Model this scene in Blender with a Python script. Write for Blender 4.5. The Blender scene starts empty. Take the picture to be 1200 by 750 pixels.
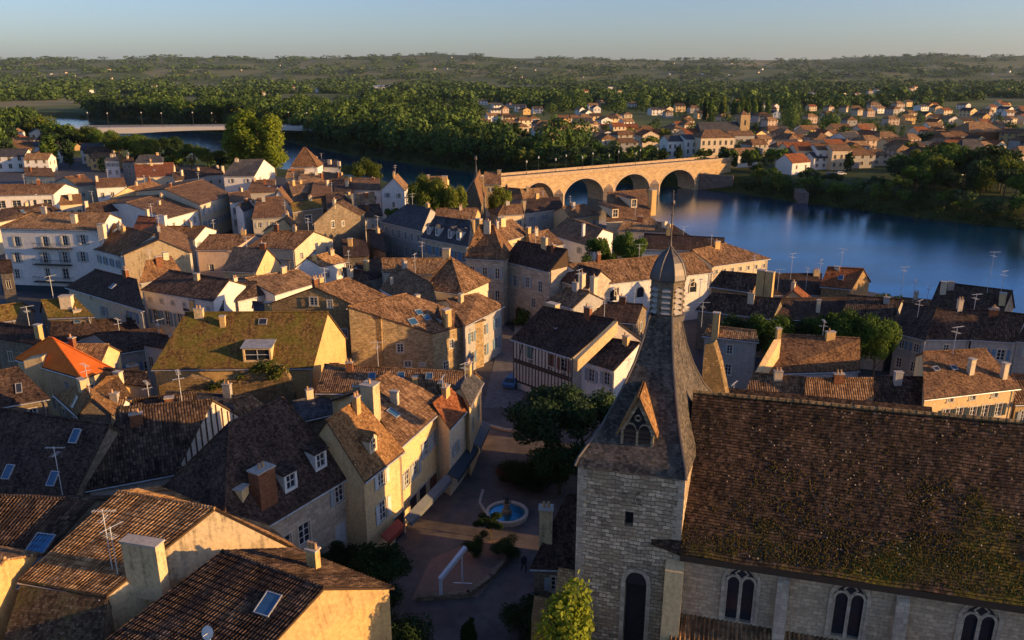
import bpy, math, random
from mathutils import Vector, Matrix, noise
random.seed(7)
R=math.radians
H=40.0; FPX=924.0; PITCH=math.atan((375-88)/FPX)
CP,SP=math.cos(PITCH),math.sin(PITCH)
V=Vector
# ---- survey helpers: a sight line of the photograph meets a real height, giving a real position
def ray(px,py):
    a=px-600; b=375-py
    return V((a,FPX*CP+b*SP,-FPX*SP+b*CP))
def at(px,py,z):
    d=ray(px,py); t=(z-H)/d.z
    return V((d.x*t,d.y*t,z))
def proj(p):
    z=p[2]-H; f=p[1]*CP-z*SP; u=p[1]*SP+z*CP
    return (600+FPX*p[0]/f,375-FPX*u/f)
def hitplane(px,py,p0,n):
    d=ray(px,py); o=V((0,0,H)); k=d.dot(n)
    if abs(k)<1e-9: return p0.copy()
    return o+d*((p0-o).dot(n)/k)
sc=bpy.context.scene
COL=sc.collection
sc.world=bpy.data.worlds.new("World"); sc.world.use_nodes=True

# ---------------------------------------------------------------- materials
MATS={}
def newmat(name):
    m=bpy.data.materials.new(name); m.use_nodes=True
    nt=m.node_tree; b=nt.nodes['Principled BSDF']; b.inputs['Specular IOR Level'].default_value=0.2
    b.inputs['Roughness'].default_value=0.85
    MATS[name]=m
    return m,nt,b
def N(nt,t,**k):
    n=nt.nodes.new(t)
    for a,v in k.items(): setattr(n,a,v)
    return n
def ramp(nt,stops,src):
    r=N(nt,'ShaderNodeValToRGB'); e=r.color_ramp.elements
    e[0].position=stops[0][0]; e[0].color=(*stops[0][1],1)
    e[1].position=stops[-1][0]; e[1].color=(*stops[-1][1],1)
    for p,c in stops[1:-1]:
        q=e.new(p); q.color=(*c,1)
    nt.links.new(src,r.inputs[0]); return r.outputs[0]
def noise_n(nt,vec,scale,detail=4,rough=.6):
    n=N(nt,'ShaderNodeTexNoise'); n.inputs['Scale'].default_value=scale; n.inputs['Detail'].default_value=detail; n.inputs['Roughness'].default_value=rough
    nt.links.new(vec,n.inputs['Vector']); return n.outputs['Fac']
def mapping(nt,vec,scale=(1,1,1),loc=(0,0,0)):
    m=N(nt,'ShaderNodeMapping'); m.inputs['Scale'].default_value=scale; m.inputs['Location'].default_value=loc
    nt.links.new(vec,m.inputs['Vector']); return m.outputs[0]
def mix(nt,fac,a,b,mode='MIX'):
    m=N(nt,'ShaderNodeMix',data_type='RGBA',blend_type=mode)
    if isinstance(fac,(int,float)): m.inputs[0].default_value=fac
    else: nt.links.new(fac,m.inputs[0])
    for i,s in ((6,a),(7,b)):
        if isinstance(s,tuple): m.inputs[i].default_value=(*s,1)
        else: nt.links.new(s,m.inputs[i])
    return m.outputs[2]
def math_n(nt,op,a,b=None,c=None):
    m=N(nt,'ShaderNodeMath',operation=op)
    for i,s in enumerate((a,b,c)):
        if s is None: continue
        if isinstance(s,(int,float)): m.inputs[i].default_value=s
        else: nt.links.new(s,m.inputs[i])
    return m.outputs[0]
def bump(nt,h,b,strength=.5,dist=.05):
    n=N(nt,'ShaderNodeBump'); n.inputs['Strength'].default_value=strength; n.inputs['Distance'].default_value=dist
    nt.links.new(h,n.inputs['Height']); nt.links.new(n.outputs[0],b.inputs['Normal'])
def coords(nt,uv=True):
    t=N(nt,'ShaderNodeTexCoord'); return t.outputs['UV' if uv else 'Object']
def posn(nt):
    return N(nt,'ShaderNodeNewGeometry').outputs['Position']
def flat(name,col,rough=.8,metal=0,spec=.2,var=.15,scale=3):
    m,nt,b=newmat(name)
    p=posn(nt); f=noise_n(nt,p,scale)
    c=ramp(nt,[(.3,tuple(x*(1-var) for x in col)),(.7,tuple(min(1,x*(1+var)) for x in col))],f)
    nt.links.new(c,b.inputs['Base Color']); b.inputs['Roughness'].default_value=rough; b.inputs['Metallic'].default_value=metal
    b.inputs['Specular IOR Level'].default_value=spec
    return m
def roofmat(name,c1,c2,c3,moss=(.10,.095,.02),mossamt=0.0,rib=True,tw=.24,th=.36,spot=None,spotamt=0,depth=.06,wet=False):
    m,nt,b=newmat(name)
    uv=coords(nt); pos=posn(nt)
    br=N(nt,'ShaderNodeTexBrick'); br.offset=0.0 if rib else .5
    nt.links.new(uv,br.inputs['Vector'])
    br.inputs['Scale'].default_value=1; br.inputs['Brick Width'].default_value=tw; br.inputs['Row Height'].default_value=th
    br.inputs['Mortar Size'].default_value=.03 if rib else .012; br.inputs['Mortar Smooth'].default_value=.5
    br.inputs['Color1'].default_value=(0,0,0,1); br.inputs['Color2'].default_value=(1,1,1,1); br.inputs['Mortar'].default_value=(.0,.0,.0,1); br.inputs['Bias'].default_value=0
    sep=N(nt,'ShaderNodeSeparateColor'); nt.links.new(br.outputs['Color'],sep.inputs[0])
    n1=noise_n(nt,pos,.55,5,.65); n2=noise_n(nt,pos,3.1,4,.7); n3=noise_n(nt,mapping(nt,uv,(1.8,.25,1)),1.2,3,.6)
    f=math_n(nt,'ADD',math_n(nt,'MULTIPLY',sep.outputs[0],.34),math_n(nt,'MULTIPLY',n2,.5))
    f=math_n(nt,'ADD',f,math_n(nt,'MULTIPLY',math_n(nt,'SUBTRACT',n3,.5),.5))
    f=math_n(nt,'ADD',f,math_n(nt,'MULTIPLY',math_n(nt,'SUBTRACT',n1,.5),.55))
    col=ramp(nt,[(.2,c1),(.43,c2),(.68,c3),(.82,tuple(min(1,x*1.35+.02) for x in c3))],f)
    if mossamt>0:
        mm=math_n(nt,'ADD',math_n(nt,'MULTIPLY',n1,.6),math_n(nt,'MULTIPLY',noise_n(nt,pos,5.,5,.75),.4))
        mf=N(nt,'ShaderNodeMapRange'); nt.links.new(mm,mf.inputs[0]); t=.68-.36*mossamt
        mf.inputs[1].default_value=t-.05; mf.inputs[2].default_value=t+.07
        mcol=ramp(nt,[(.3,tuple(x*.35 for x in moss)),(.5,moss),(.72,tuple(x*1.5 for x in moss))],n2)
        col=mix(nt,mf.outputs[0],col,mcol)
    if spotamt>0:
        v=N(nt,'ShaderNodeTexVoronoi'); v.inputs['Scale'].default_value=1.9; nt.links.new(pos,v.inputs['Vector'])
        s=N(nt,'ShaderNodeMapRange'); nt.links.new(v.outputs[0],s.inputs[0]); s.inputs[1].default_value=.2; s.inputs[2].default_value=.12
        s.inputs[3].default_value=0; s.inputs[4].default_value=spotamt
        col=mix(nt,s.outputs[0],col,spot or (.5,.42,.28))
    nt.links.new(col,b.inputs['Base Color'])
    sx=N(nt,'ShaderNodeSeparateXYZ'); nt.links.new(uv,sx.inputs[0])
    hv=math_n(nt,'MULTIPLY',math_n(nt,'FRACT',math_n(nt,'MULTIPLY',sx.outputs[1],-1/th)),.5)
    if rib:
        hw=math_n(nt,'ABSOLUTE',math_n(nt,'SINE',math_n(nt,'MULTIPLY',sx.outputs[0],math.pi/tw)))
        h=math_n(nt,'ADD',hw,math_n(nt,'MULTIPLY',hv,.5))
    else: h=math_n(nt,'ADD',hv,math_n(nt,'MULTIPLY',sep.outputs[0],.5))
    h=math_n(nt,'ADD',h,math_n(nt,'MULTIPLY',n2,.9))
    bump(nt,h,b,.75,depth)
    b.inputs['Roughness'].default_value=.9; b.inputs['Specular IOR Level'].default_value=.15
    return m
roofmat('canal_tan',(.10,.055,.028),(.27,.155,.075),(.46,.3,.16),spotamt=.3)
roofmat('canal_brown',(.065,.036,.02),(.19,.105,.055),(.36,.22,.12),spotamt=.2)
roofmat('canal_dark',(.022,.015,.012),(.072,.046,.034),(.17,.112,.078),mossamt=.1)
roofmat('flat_brown',(.06,.032,.018),(.17,.09,.045),(.3,.17,.085),rib=False,tw=.2,th=.16,depth=.03,spotamt=.12)
roofmat('flat_tan',(.10,.05,.022),(.24,.125,.05),(.36,.2,.085),rib=False,tw=.2,th=.16,depth=.03,spotamt=.55,spot=(.55,.42,.22))
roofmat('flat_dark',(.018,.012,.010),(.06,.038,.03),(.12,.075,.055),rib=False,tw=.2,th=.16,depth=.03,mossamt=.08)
roofmat('flat_rust',(.09,.028,.012),(.22,.075,.03),(.34,.14,.06),rib=False,tw=.2,th=.16,depth=.03)
roofmat('moss_roof',(.06,.035,.015),(.16,.09,.03),(.26,.16,.055),moss=(.12,.10,.018),mossamt=.5,rib=False,tw=.22,th=.2,depth=.05,spotamt=.2)
roofmat('nave_tiles',(.02,.013,.009),(.062,.037,.023),(.135,.08,.05),moss=(.085,.075,.012),mossamt=.0,rib=False,tw=.26,th=.2,depth=.09,spotamt=.22,spot=(.42,.33,.22))
roofmat('slate',(.03,.03,.033),(.06,.06,.066),(.11,.105,.11),rib=False,tw=.25,th=.2,depth=.015)
roofmat('spire_slate',(.035,.031,.028),(.085,.073,.062),(.16,.135,.11),rib=False,tw=.22,th=.16,depth=.02,mossamt=.12,moss=(.12,.09,.02))
roofmat('orange_sheet',(.62,.13,.02),(.72,.16,.022),(.8,.19,.03),rib=False,tw=3,th=1.2,depth=.01)
roofmat('tile_hung',(.03,.02,.014),(.09,.06,.035),(.17,.125,.08),moss=(.07,.07,.02),mossamt=.35,rib=False,tw=.2,th=.16,depth=.07,spotamt=.3,spot=(.35,.3,.22))
# moss that grows only on the lower right of the nave roof
def nave_extra():
    m=MATS['nave_tiles']; nt=m.node_tree; b=nt.nodes['Principled BSDF']
    src=b.inputs['Base Color'].links[0].from_socket
    uv=coords(nt); pos=posn(nt)
    sx=N(nt,'ShaderNodeSeparateXYZ'); nt.links.new(uv,sx.inputs[0])
    g=math_n(nt,'ADD',math_n(nt,'MULTIPLY',sx.outputs[0],.030),math_n(nt,'MULTIPLY',sx.outputs[1],-.10))
    n1=noise_n(nt,pos,.35,3,.5); n2=noise_n(nt,pos,3.0,5,.8); n3=noise_n(nt,pos,7,3,.7)
    s=math_n(nt,'ADD',math_n(nt,'ADD',g,math_n(nt,'MULTIPLY',n1,1.5)),math_n(nt,'MULTIPLY',n2,1.3))
    mr=N(nt,'ShaderNodeMapRange'); nt.links.new(s,mr.inputs[0]); mr.inputs[1].default_value=1.45; mr.inputs[2].default_value=1.85; mr.inputs[4].default_value=.85
    mc=ramp(nt,[(.36,(.022,.02,.004)),(.5,(.10,.082,.008)),(.62,(.20,.155,.014))],n3)
    nt.links.new(mix(nt,mr.outputs[0],src,mc),b.inputs['Base Color'])
nave_extra()
def wallmat(name,c,stain=.35,stone=0.0,sw=.6,sh=.3,rough=0,dark=None,patch=None,hi=1.12):
    m,nt,b=newmat(name); uv=coords(nt); pos=posn(nt)
    n1=noise_n(nt,pos,.5,5,.65); n2=noise_n(nt,pos,4,5,.7)
    n3=noise_n(nt,mapping(nt,uv,(2.5,.22,1)),1.3,4,.65)
    dk=dark or tuple(x*.45 for x in c)
    f=math_n(nt,'ADD',math_n(nt,'MULTIPLY',n1,.45),math_n(nt,'MULTIPLY',n3,.55))
    base=ramp(nt,[(.37,tuple(a*(1-min(1,stain*1.25))+d*min(1,stain*1.25) for a,d in zip(c,dk))),(.49,c),(.63,tuple(min(.85,x*1.12) for x in c))],f)
    base=mix(nt,.4,base,ramp(nt,[(.36,tuple(x*.55 for x in c)),(.64,tuple(min(.85,x*1.25) for x in c))],n2))
    h=n2
    if stone>0:
        br=N(nt,'ShaderNodeTexBrick'); wv=N(nt,'ShaderNodeVectorMath',operation='ADD')
        nn=N(nt,'ShaderNodeTexNoise'); nn.inputs['Scale'].default_value=1.5; nt.links.new(uv,nn.inputs['Vector'])
        sc_=N(nt,'ShaderNodeVectorMath',operation='SCALE'); sc_.inputs['Scale'].default_value=.28; nt.links.new(nn.outputs['Color'],sc_.inputs[0])
        nt.links.new(uv,wv.inputs[0]); nt.links.new(sc_.outputs[0],wv.inputs[1]); nt.links.new(wv.outputs[0],br.inputs['Vector'])
        br.inputs['Scale'].default_value=1; br.inputs['Brick Width'].default_value=sw; br.inputs['Row Height'].default_value=sh
        br.inputs['Mortar Size'].default_value=.02; br.inputs['Mortar Smooth'].default_value=.4
        br.inputs['Color1'].default_value=(.55,.52,.5,1); br.inputs['Color2'].default_value=(hi,hi*.985,hi*.96,1); br.inputs['Mortar'].default_value=(.5,.48,.44,1)
        base=mix(nt,stone,base,mix(nt,1.0,base,br.outputs['Color'],'MULTIPLY'))
        h=math_n(nt,'ADD',math_n(nt,'MULTIPLY',br.outputs['Fac'],-1.2),n2)
        if patch:
            pf=noise_n(nt,pos,.8,3,.6); mr=N(nt,'ShaderNodeMapRange'); nt.links.new(pf,mr.inputs[0]); mr.inputs[1].default_value=.5; mr.inputs[2].default_value=.6
            base=mix(nt,mr.outputs[0],base,patch)
    nt.links.new(base,b.inputs['Base Color']); bump(nt,h,b,.35+rough*.6,.03+rough*.06)
    b.inputs['Roughness'].default_value=.92; b.inputs['Specular IOR Level'].default_value=.1
    return m
wallmat('cream',(.62,.5,.34)); wallmat('white',(.68,.65,.6),.2); wallmat('ochre',(.55,.36,.15),.6,dark=(.2,.14,.06)); wallmat('grey',(.36,.34,.31),.4)
wallmat('pink',(.5,.38,.3),.3); wallmat('stained',(.55,.42,.24),.9,dark=(.12,.1,.06))
wallmat('stone',(.46,.34,.19),.4,.85,.45,.25,.6); wallmat('stone_dark',(.27,.22,.16),.5,.8,.4,.22,.6); wallmat('rubble',(.44,.3,.15),.6,.8,.35,.2,.9)
wallmat('ashlar',(.5,.42,.32),.3,.6,.8,.38,.2); wallmat('tower_stone',(.47,.38,.27),.6,.9,.5,.27,1.4,patch=(.4,.31,.2),hi=1.75); wallmat('nave_stone',(.56,.44,.3),.4,.6,.5,.26,.5)
wallmat('bridge_stone',(.5,.36,.2),.5,.6,1.2,.4,.4,dark=(.3,.15,.07)); wallmat('bridge_ring',(.46,.34,.22),.3,.5,.6,.6,.3); wallmat('quay',(.2,.16,.13),.6,.7,1.5,.6,.5)
wallmat('brick',(.3,.13,.07),.4,.9,.25,.09,.3); wallmat('yellow',(.66,.47,.24),.45,dark=(.3,.2,.1))
wallmat('capstone',(.4,.36,.31),.4); wallmat('slab_white',(.6,.58,.55),.1); wallmat('ruin',(.35,.24,.12),.7,.8,.3,.2,1.2,patch=(.2,.14,.07))
wallmat('plaster_timber',(.58,.5,.4),.3)
flat('timber',(.07,.045,.03)); flat('glass',(.02,.025,.035),.12,0,.6); flat('glass_blue',(.03,.09,.17),.15,0,.8)
flat('frame_white',(.55,.55,.52)); flat('shutter_blue',(.12,.22,.33)); flat('shutter_grey',(.3,.34,.36)); flat('shutter_green',(.12,.2,.17)); flat('shutter_dark',(.03,.045,.06)); flat('shutter_brown',(.16,.07,.045)); flat('shutter_white',(.55,.56,.56))
flat('surround',(.5,.44,.34)); flat('lead',(.10,.085,.078),.5,.3,.4,.2,1.5); flat('metal',(.5,.5,.5),.5,.1); flat('pot',(.42,.25,.13)); flat('zinc',(.4,.4,.4),.45,.4,.4,.3,2)
flat('tarp',(.05,.16,.3),.5); flat('dish',(.6,.58,.55),.5); flat('awning',(.12,.13,.14),.7); flat('awning_red',(.25,.05,.03),.7); flat('shop_dark',(.03,.03,.035),.3)
flat('bark',(.09,.065,.04)); flat('cast_iron',(.04,.045,.045),.5); flat('lamp_glass',(.6,.58,.5),.3,0,.5); flat('car_white',(.65,.66,.68),.25,0,.6); flat('car_dark',(.04,.045,.06),.25,0,.6); flat('car_blue',(.06,.13,.25),.25,0,.6); flat('tyre',(.02,.02,.02)); flat('cloth_dark',(.03,.03,.04)); flat('skin',(.4,.25,.17)); flat('sculpture_paint',(.6,.62,.64),.4,0,.4,.05)
flat('concrete',(.4,.38,.34)); flat('beam_concrete',(.55,.5,.42))
# ground
def paving():
    m,nt,b=newmat('paving'); p=posn(nt)
    br=N(nt,'ShaderNodeTexBrick'); nt.links.new(p,br.inputs['Vector']); br.inputs['Scale'].default_value=1; br.inputs['Brick Width'].default_value=.6; br.inputs['Row Height'].default_value=.35; br.inputs['Mortar Size'].default_value=.025
    br.inputs['Color1'].default_value=(.085,.074,.07,1); br.inputs['Color2'].default_value=(.125,.108,.1,1); br.inputs['Mortar'].default_value=(.1,.07,.065,1)
    c=mix(nt,.7,br.outputs['Color'],ramp(nt,[(.35,(.06,.053,.05)),(.65,(.14,.122,.112))],noise_n(nt,p,.4,5,.7)))
    nt.links.new(c,b.inputs['Base Color']); bump(nt,br.outputs['Fac'],b,.3,.02)
paving()
flat('asphalt',(.055,.055,.06),.8,0,.3,.25,.8); flat('cobble',(.13,.12,.12),.8,0,.3,.3,1.5); flat('forecourt',(.3,.27,.24),.85,0,.2,.2,.6); flat('grass_green',(.035,.055,.012),.95,0,.1,.4,.6); flat('hedge_red',(.13,.035,.02)); flat('gravel_path',(.2,.13,.1))
def groundmat():
    m,nt,b=newmat('ground'); p=posn(nt)
    v=N(nt,'ShaderNodeTexVoronoi'); v.inputs['Scale'].default_value=.0042; v.inputs['Randomness'].default_value=.9
    nt.links.new(mapping(nt,p,(1,.45,1)),v.inputs['Vector'])
    s=N(nt,'ShaderNodeSeparateColor'); nt.links.new(v.outputs['Color'],s.inputs[0])
    fields=ramp(nt,[(.0,(.06,.08,.02)),(.3,(.10,.13,.03)),(.5,(.2,.2,.07)),(.68,(.12,.14,.045)),(.85,(.3,.26,.13)),(1,(.08,.11,.03))],s.outputs[0])
    fields=mix(nt,.4,fields,ramp(nt,[(.35,(.02,.03,.01)),(.65,(.1,.105,.04))],noise_n(nt,p,.02,6,.7)))
    near=ramp(nt,[(.35,(.025,.04,.012)),(.5,(.055,.07,.022)),(.65,(.035,.05,.016))],noise_n(nt,p,.08,5,.7))
    sx=N(nt,'ShaderNodeSeparateXYZ'); nt.links.new(p,sx.inputs[0])
    mr=N(nt,'ShaderNodeMapRange'); nt.links.new(sx.outputs[1],mr.inputs[0]); mr.inputs[1].default_value=330; mr.inputs[2].default_value=420
    bank=N(nt,'ShaderNodeMapRange'); nt.links.new(sx.outputs[2],bank.inputs[0]); bank.inputs[1].default_value=-.3; bank.inputs[2].default_value=-1.5
    c=mix(nt,mr.outputs[0],near,fields)
    c=mix(nt,bank.outputs[0],c,ramp(nt,[(.3,(.02,.03,.008)),(.7,(.06,.07,.02))],noise_n(nt,p,.3,5,.7)))
    nt.links.new(c,b.inputs['Base Color']); b.inputs['Specular IOR Level'].default_value=.05
groundmat()
def watermat(name,deep,tint,rough,sc1):
    m,nt,b=newmat(name); p=posn(nt)
    b.inputs['Base Color'].default_value=(*tint,1); b.inputs['Metallic'].default_value=.85; b.inputs['Roughness'].default_value=rough
    n1=noise_n(nt,mapping(nt,p,(.35,1,1)),sc1,5,.7); n2=noise_n(nt,mapping(nt,p,(.02,.05,1)),1,4,.6)
    nt.links.new(ramp(nt,[(.36,tuple(x*.6 for x in tint)),(.62,tuple(x*1.25 for x in tint))],n2),b.inputs['Base Color'])
    bump(nt,n1,b,.6,.07)
watermat('river_water',(0,.05,.12),(.0,.14,.31),.12,.9)
watermat('pool_water',(0,.1,.2),(.06,.3,.5),.15,3)
def foliage(name,c,bright=1.8,trans=.25):
    m,nt,b=newmat(name)
    oi=N(nt,'ShaderNodeObjectInfo'); g=N(nt,'ShaderNodeNewGeometry')
    r=math_n(nt,'ADD',math_n(nt,'MULTIPLY',g.outputs['Random Per Island'],.5),math_n(nt,'MULTIPLY',oi.outputs['Random'],.5))
    r=math_n(nt,'ADD',math_n(nt,'MULTIPLY',r,.7),math_n(nt,'MULTIPLY',noise_n(nt,g.outputs['Position'],.35,2,.5),.35))
    r=math_n(nt,'ADD',r,math_n(nt,'MULTIPLY',math_n(nt,'SUBTRACT',noise_n(nt,g.outputs['Position'],.022,3,.6),.5),1.1 if name=='leaf_far' else .3))
    col=ramp(nt,[(.15,tuple(x*.45 for x in c)),(.5,c),(.85,(c[0]*bright*1.25,c[1]*bright,c[2]*bright))],r)
    nt.links.new(col,b.inputs['Base Color']); b.inputs['Specular IOR Level'].default_value=.12
    t=N(nt,'ShaderNodeBsdfTranslucent'); nt.links.new(col,t.inputs['Color'])
    ms=N(nt,'ShaderNodeMixShader'); ms.inputs[0].default_value=trans
    nt.links.new(b.outputs[0],ms.inputs[1]); nt.links.new(t.outputs[0],ms.inputs[2])
    nt.links.new(ms.outputs[0],nt.nodes['Material Output'].inputs[0])
foliage('leaf_mid',(.06,.11,.018)); foliage('leaf_yellow',(.14,.2,.022),1.6,.4); foliage('leaf_dark',(.02,.042,.012)); foliage('leaf_blue',(.032,.062,.024)); foliage('leaf_olive',(.105,.14,.022),1.8,.35); foliage('ivy',(.05,.07,.012))
foliage('leaf_far',(.036,.068,.015),2.3,.12)

# ---------------------------------------------------------------- mesh helpers
class MB:
    def __init__(s): s.v=[];s.f=[];s.uv=[];s.m=[]
    def face(s,pts,uv=None,mi=0):
        b=len(s.v); s.v+= [tuple(p) for p in pts]; s.f.append(tuple(range(b,b+len(pts))))
        if uv is None:
            a=V(pts[0]);n=(V(pts[1])-a).cross(V(pts[2])-a)
            if n.length<1e-9: n=V((0,0,1))
            n.normalize()
            if abs(n.z)>.95: ux,uy=V((1,0,0)),V((0,1,0))
            else:
                ux=V((-n.y,n.x,0)).normalized(); uy=n.cross(ux)
            uv=[(V(p).dot(ux),V(p).dot(uy)) for p in pts]
        s.uv.append(uv); s.m.append(mi)
    def hexa(s,c,mi=0):  # 8 corners bottom 0-3 ccw, top 4-7
        for q in ((3,2,1,0),(4,5,6,7),(0,1,5,4),(1,2,6,5),(2,3,7,6),(3,0,4,7)): s.face([c[i] for i in q],None,mi)
    def box(s,x0,x1,y0,y1,z0,z1,mi=0,M=None):
        c=[V((x0,y0,z0)),V((x1,y0,z0)),V((x1,y1,z0)),V((x0,y1,z0)),V((x0,y0,z1)),V((x1,y0,z1)),V((x1,y1,z1)),V((x0,y1,z1))]
        if M is not None: c=[M@p for p in c]
        s.hexa(c,mi)
    def tube(s,pts,rad,n=6,mi=0,cap=True):
        rings=[]
        for i,p in enumerate(pts):
            p=V(p); a=V(pts[max(i-1,0)]); c=V(pts[min(i+1,len(pts)-1)]); d=(c-a).normalized()
            x=d.cross(V((0,0,1)));
            if x.length<.1: x=V((1,0,0))
            x.normalize(); y=d.cross(x)
            r=rad[i] if isinstance(rad,(list,tuple)) else rad
            rings.append([p+x*(r*math.cos(2*math.pi*k/n))+y*(r*math.sin(2*math.pi*k/n)) for k in range(n)])
        for i in range(len(rings)-1):
            for k in range(n):
                q=(k+1)%n; s.face([rings[i][k],rings[i+1][k],rings[i+1][q],rings[i][q]],None,mi)
        if cap:
            s.face(rings[0],None,mi); s.face(rings[-1][::-1],None,mi)
    def lathe(s,prof,n=12,mi=0,c=(0,0,0),off=0):
        c=V(c)
        rings=[[c+V((r*math.cos(off+2*math.pi*k/n),r*math.sin(off+2*math.pi*k/n),z)) for k in range(n)] for r,z in prof]
        for i in range(len(rings)-1):
            for k in range(n):
                q=(k+1)%n; s.face([rings[i][k],rings[i][q],rings[i+1][q],rings[i+1][k]],None,mi)
        s.face(rings[-1],None,mi); s.face(rings[0][::-1],None,mi)
    def mesh(s,name,mats,org=None):
        me=bpy.data.meshes.new(name)
        vs=s.v if org is None else [(a-org[0],b-org[1],c-org[2]) for a,b,c in s.v]
        me.from_pydata(vs,[],s.f)
        ul=me.uv_layers.new(name='UVMap'); d=[]
        for u in s.uv:
            for p in u: d+= [p[0],p[1]]
        ul.data.foreach_set('uv',d)
        if isinstance(mats,str): mats=[mats]
        for m in mats: me.materials.append(MATS[m])
        me.polygons.foreach_set('material_index',s.m); me.update()
        return me
    def obj(s,name,mats,parent=None,org=None):
        if not s.f: return None
        if parent is not None and org is None: org=parent.location if parent.parent is None else None
        o=bpy.data.objects.new(name,s.mesh(name,mats,org)); COL.objects.link(o)
        if parent is not None: o.parent=parent
        return o
def empty(name,loc,label=None,cat=None,group=None,rz=0):
    o=bpy.data.objects.new(name,None); o.location=loc; o.rotation_euler=(0,0,rz); o.empty_display_size=.5; COL.objects.link(o)
    if label: tag(o,label,cat,group)
    return o
def tag(o,label,cat,group=None,kind=None):
    if label: o['label']=label
    if cat: o['category']=cat
    if group: o['group']=group
    if kind: o['kind']=kind
    return o
def copy_tree(o,parent=None):
    c=o.copy(); COL.objects.link(c); c.parent=parent
    for ch in list(o.children): copy_tree(ch,c)
    return c

# ---------------------------------------------------------------- houses
WCACHE={}
def window_obj(w,h,style,shutter,parent,loc,rz,far,arch=False,shut_open=True):
    key=(round(w,2),round(h,2),style,shutter,far,arch,shut_open)
    def setp(o,l,r):
        o.parent=parent; o.location=l; o.rotation_euler=(0,0,r)
    if key not in WCACHE:
        fr=MB(); t=.07
        # outside is -y ; wall face y=0 ; glass at y=.16
        if far:
            fr.face([(-w/2,.12,0),(w/2,.12,0),(w/2,.12,h),(-w/2,.12,h)],None,1)
            for (a,b) in ((-w/2-.06,-w/2+.04),(w/2-.04,w/2+.06),(-.04,.04)): fr.box(a,b,-.03,.1,0,h,0)
            fr.box(-w/2-.1,w/2+.1,-.07,.1,-.1,0,0); fr.box(-w/2-.06,w/2+.06,-.03,.1,h,h+.1,0)
            if shutter:
                for sgn in (-1,1):
                    x0=sgn*(w/2+.07); x1=sgn*(w+.02)
                    fr.box(min(x0,x1),max(x0,x1),-.08,-.02,0,h,2)
            WCACHE[key]=[('window',fr.mesh('window',['surround','glass']+([shutter] if shutter else [])))]
        else:
            for (a,b) in ((-w/2,-w/2+t),(w/2-t,w/2),(-t*.6,t*.6)): fr.box(a,b,.08,.15,0,h-(.25*w if arch and abs(a)>.1 else 0),0)
            fr.box(-w/2,w/2,.081,.149,0,t,0); fr.box(-w/2,w/2,.081,.149,h-t,h,0)
            for k in (1,2): fr.box(-w/2,w/2,.09,.14,h*k/3-.02,h*k/3+.02,0)
            parts=[('window',fr.mesh('window',['frame_white']))]
            g=MB(); g.face([(-w/2,.155,0),(w/2,.155,0),(w/2,.155,h),(-w/2,.155,h)]); parts.append(('pane',g.mesh('pane',['glass'])))
            su=MB()
            for a in (-1,1): su.box(min(a*w/2,a*(w/2+.14)),max(a*w/2,a*(w/2+.14)),-.035,.02,0,h,0)
            su.box(-w/2-.14,w/2+.14,-.035,.02,h,h+.16,0); su.box(-w/2-.2,w/2+.2,-.09,.05,-.12,0,0)
            parts.append(('surround',su.mesh('surround',['surround'])))
            if shutter:
                sh=MB(); pw=w/2
                sh.box(0,pw,-.09,-.045,.02,h-.02)
                for k in range(7): sh.box(.06,pw-.06,-.105,-.085,h*(k+.3)/7,h*(k+.75)/7)
                parts.append(('shutter',sh.mesh('shutter',[shutter])))
            WCACHE[key]=parts
    parts=WCACHE[key]
    o=bpy.data.objects.new('window',parts[0][1]); COL.objects.link(o); setp(o,loc,rz)
    for nm,me in parts[1:]:
        if nm=='shutter':
            for sgn in (-1,1):
                c=bpy.data.objects.new(nm,me); COL.objects.link(c); c.parent=o
                if shut_open: c.location=(w/2+.15 if sgn>0 else -w-.15,0,0)
                else: c.location=(0 if sgn>0 else -w/2,.06,0)
        else:
            c=bpy.data.objects.new(nm,me); COL.objects.link(c); c.parent=o
    return o
def wall_face(mb,a,b,z0,za,zb,apex,holes,depth=.2,mi=0,inward=None):
    """a,b: ground xy Vectors; holes (t0,t1,z0,z1) metres along"""
    d=V((b.x-a.x,b.y-a.y,0)); L=d.length; d.normalize()
    n=V((d.y,-d.x,0))   # outward (a->b counterclockwise seen from above)
    P=lambda t,z: V((a.x+d.x*t,a.y+d.y*t,z))
    zt=min(za,zb)
    hs=[h for h in holes if h[0]>.1 and h[1]<L-.1 and h[2]>z0+.02 and h[3]<zt-.1]
    us=sorted({0,L,*[h[0] for h in hs],*[h[1] for h in hs]}); zs=sorted({z0,zt,*[h[2] for h in hs],*[h[3] for h in hs]})
    for i in range(len(us)-1):
        for j in range(len(zs)-1):
            uc=(us[i]+us[i+1])/2; zc=(zs[j]+zs[j+1])/2
            if any(h[0]<uc<h[1] and h[2]<zc<h[3] for h in hs): continue
            u0,u1,w0,w1=us[i],us[i+1],zs[j],zs[j+1]
            mb.face([P(u0,w0),P(u1,w0),P(u1,w1),P(u0,w1)],[(u0,w0),(u1,w0),(u1,w1),(u0,w1)],mi)
    I=-n*depth
    for h in hs:
        q=[P(h[0],h[2]),P(h[1],h[2]),P(h[1],h[3]),P(h[0],h[3])]
        for k in range(4):
            p0,p1=q[k],q[(k+1)%4]; mb.face([p0,p1,p1+I,p0+I],None,mi)
    top=[(0,zt),(L,zt)]
    if zb>zt+.01: top.append((L,zb))
    if apex: top.append(apex)
    if za>zt+.01: top.append((0,za))
    if len(top)>2: mb.face([P(u,z) for u,z in top],[(u,z) for u,z in top],mi)
    return hs
HOUSES={}
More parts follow.
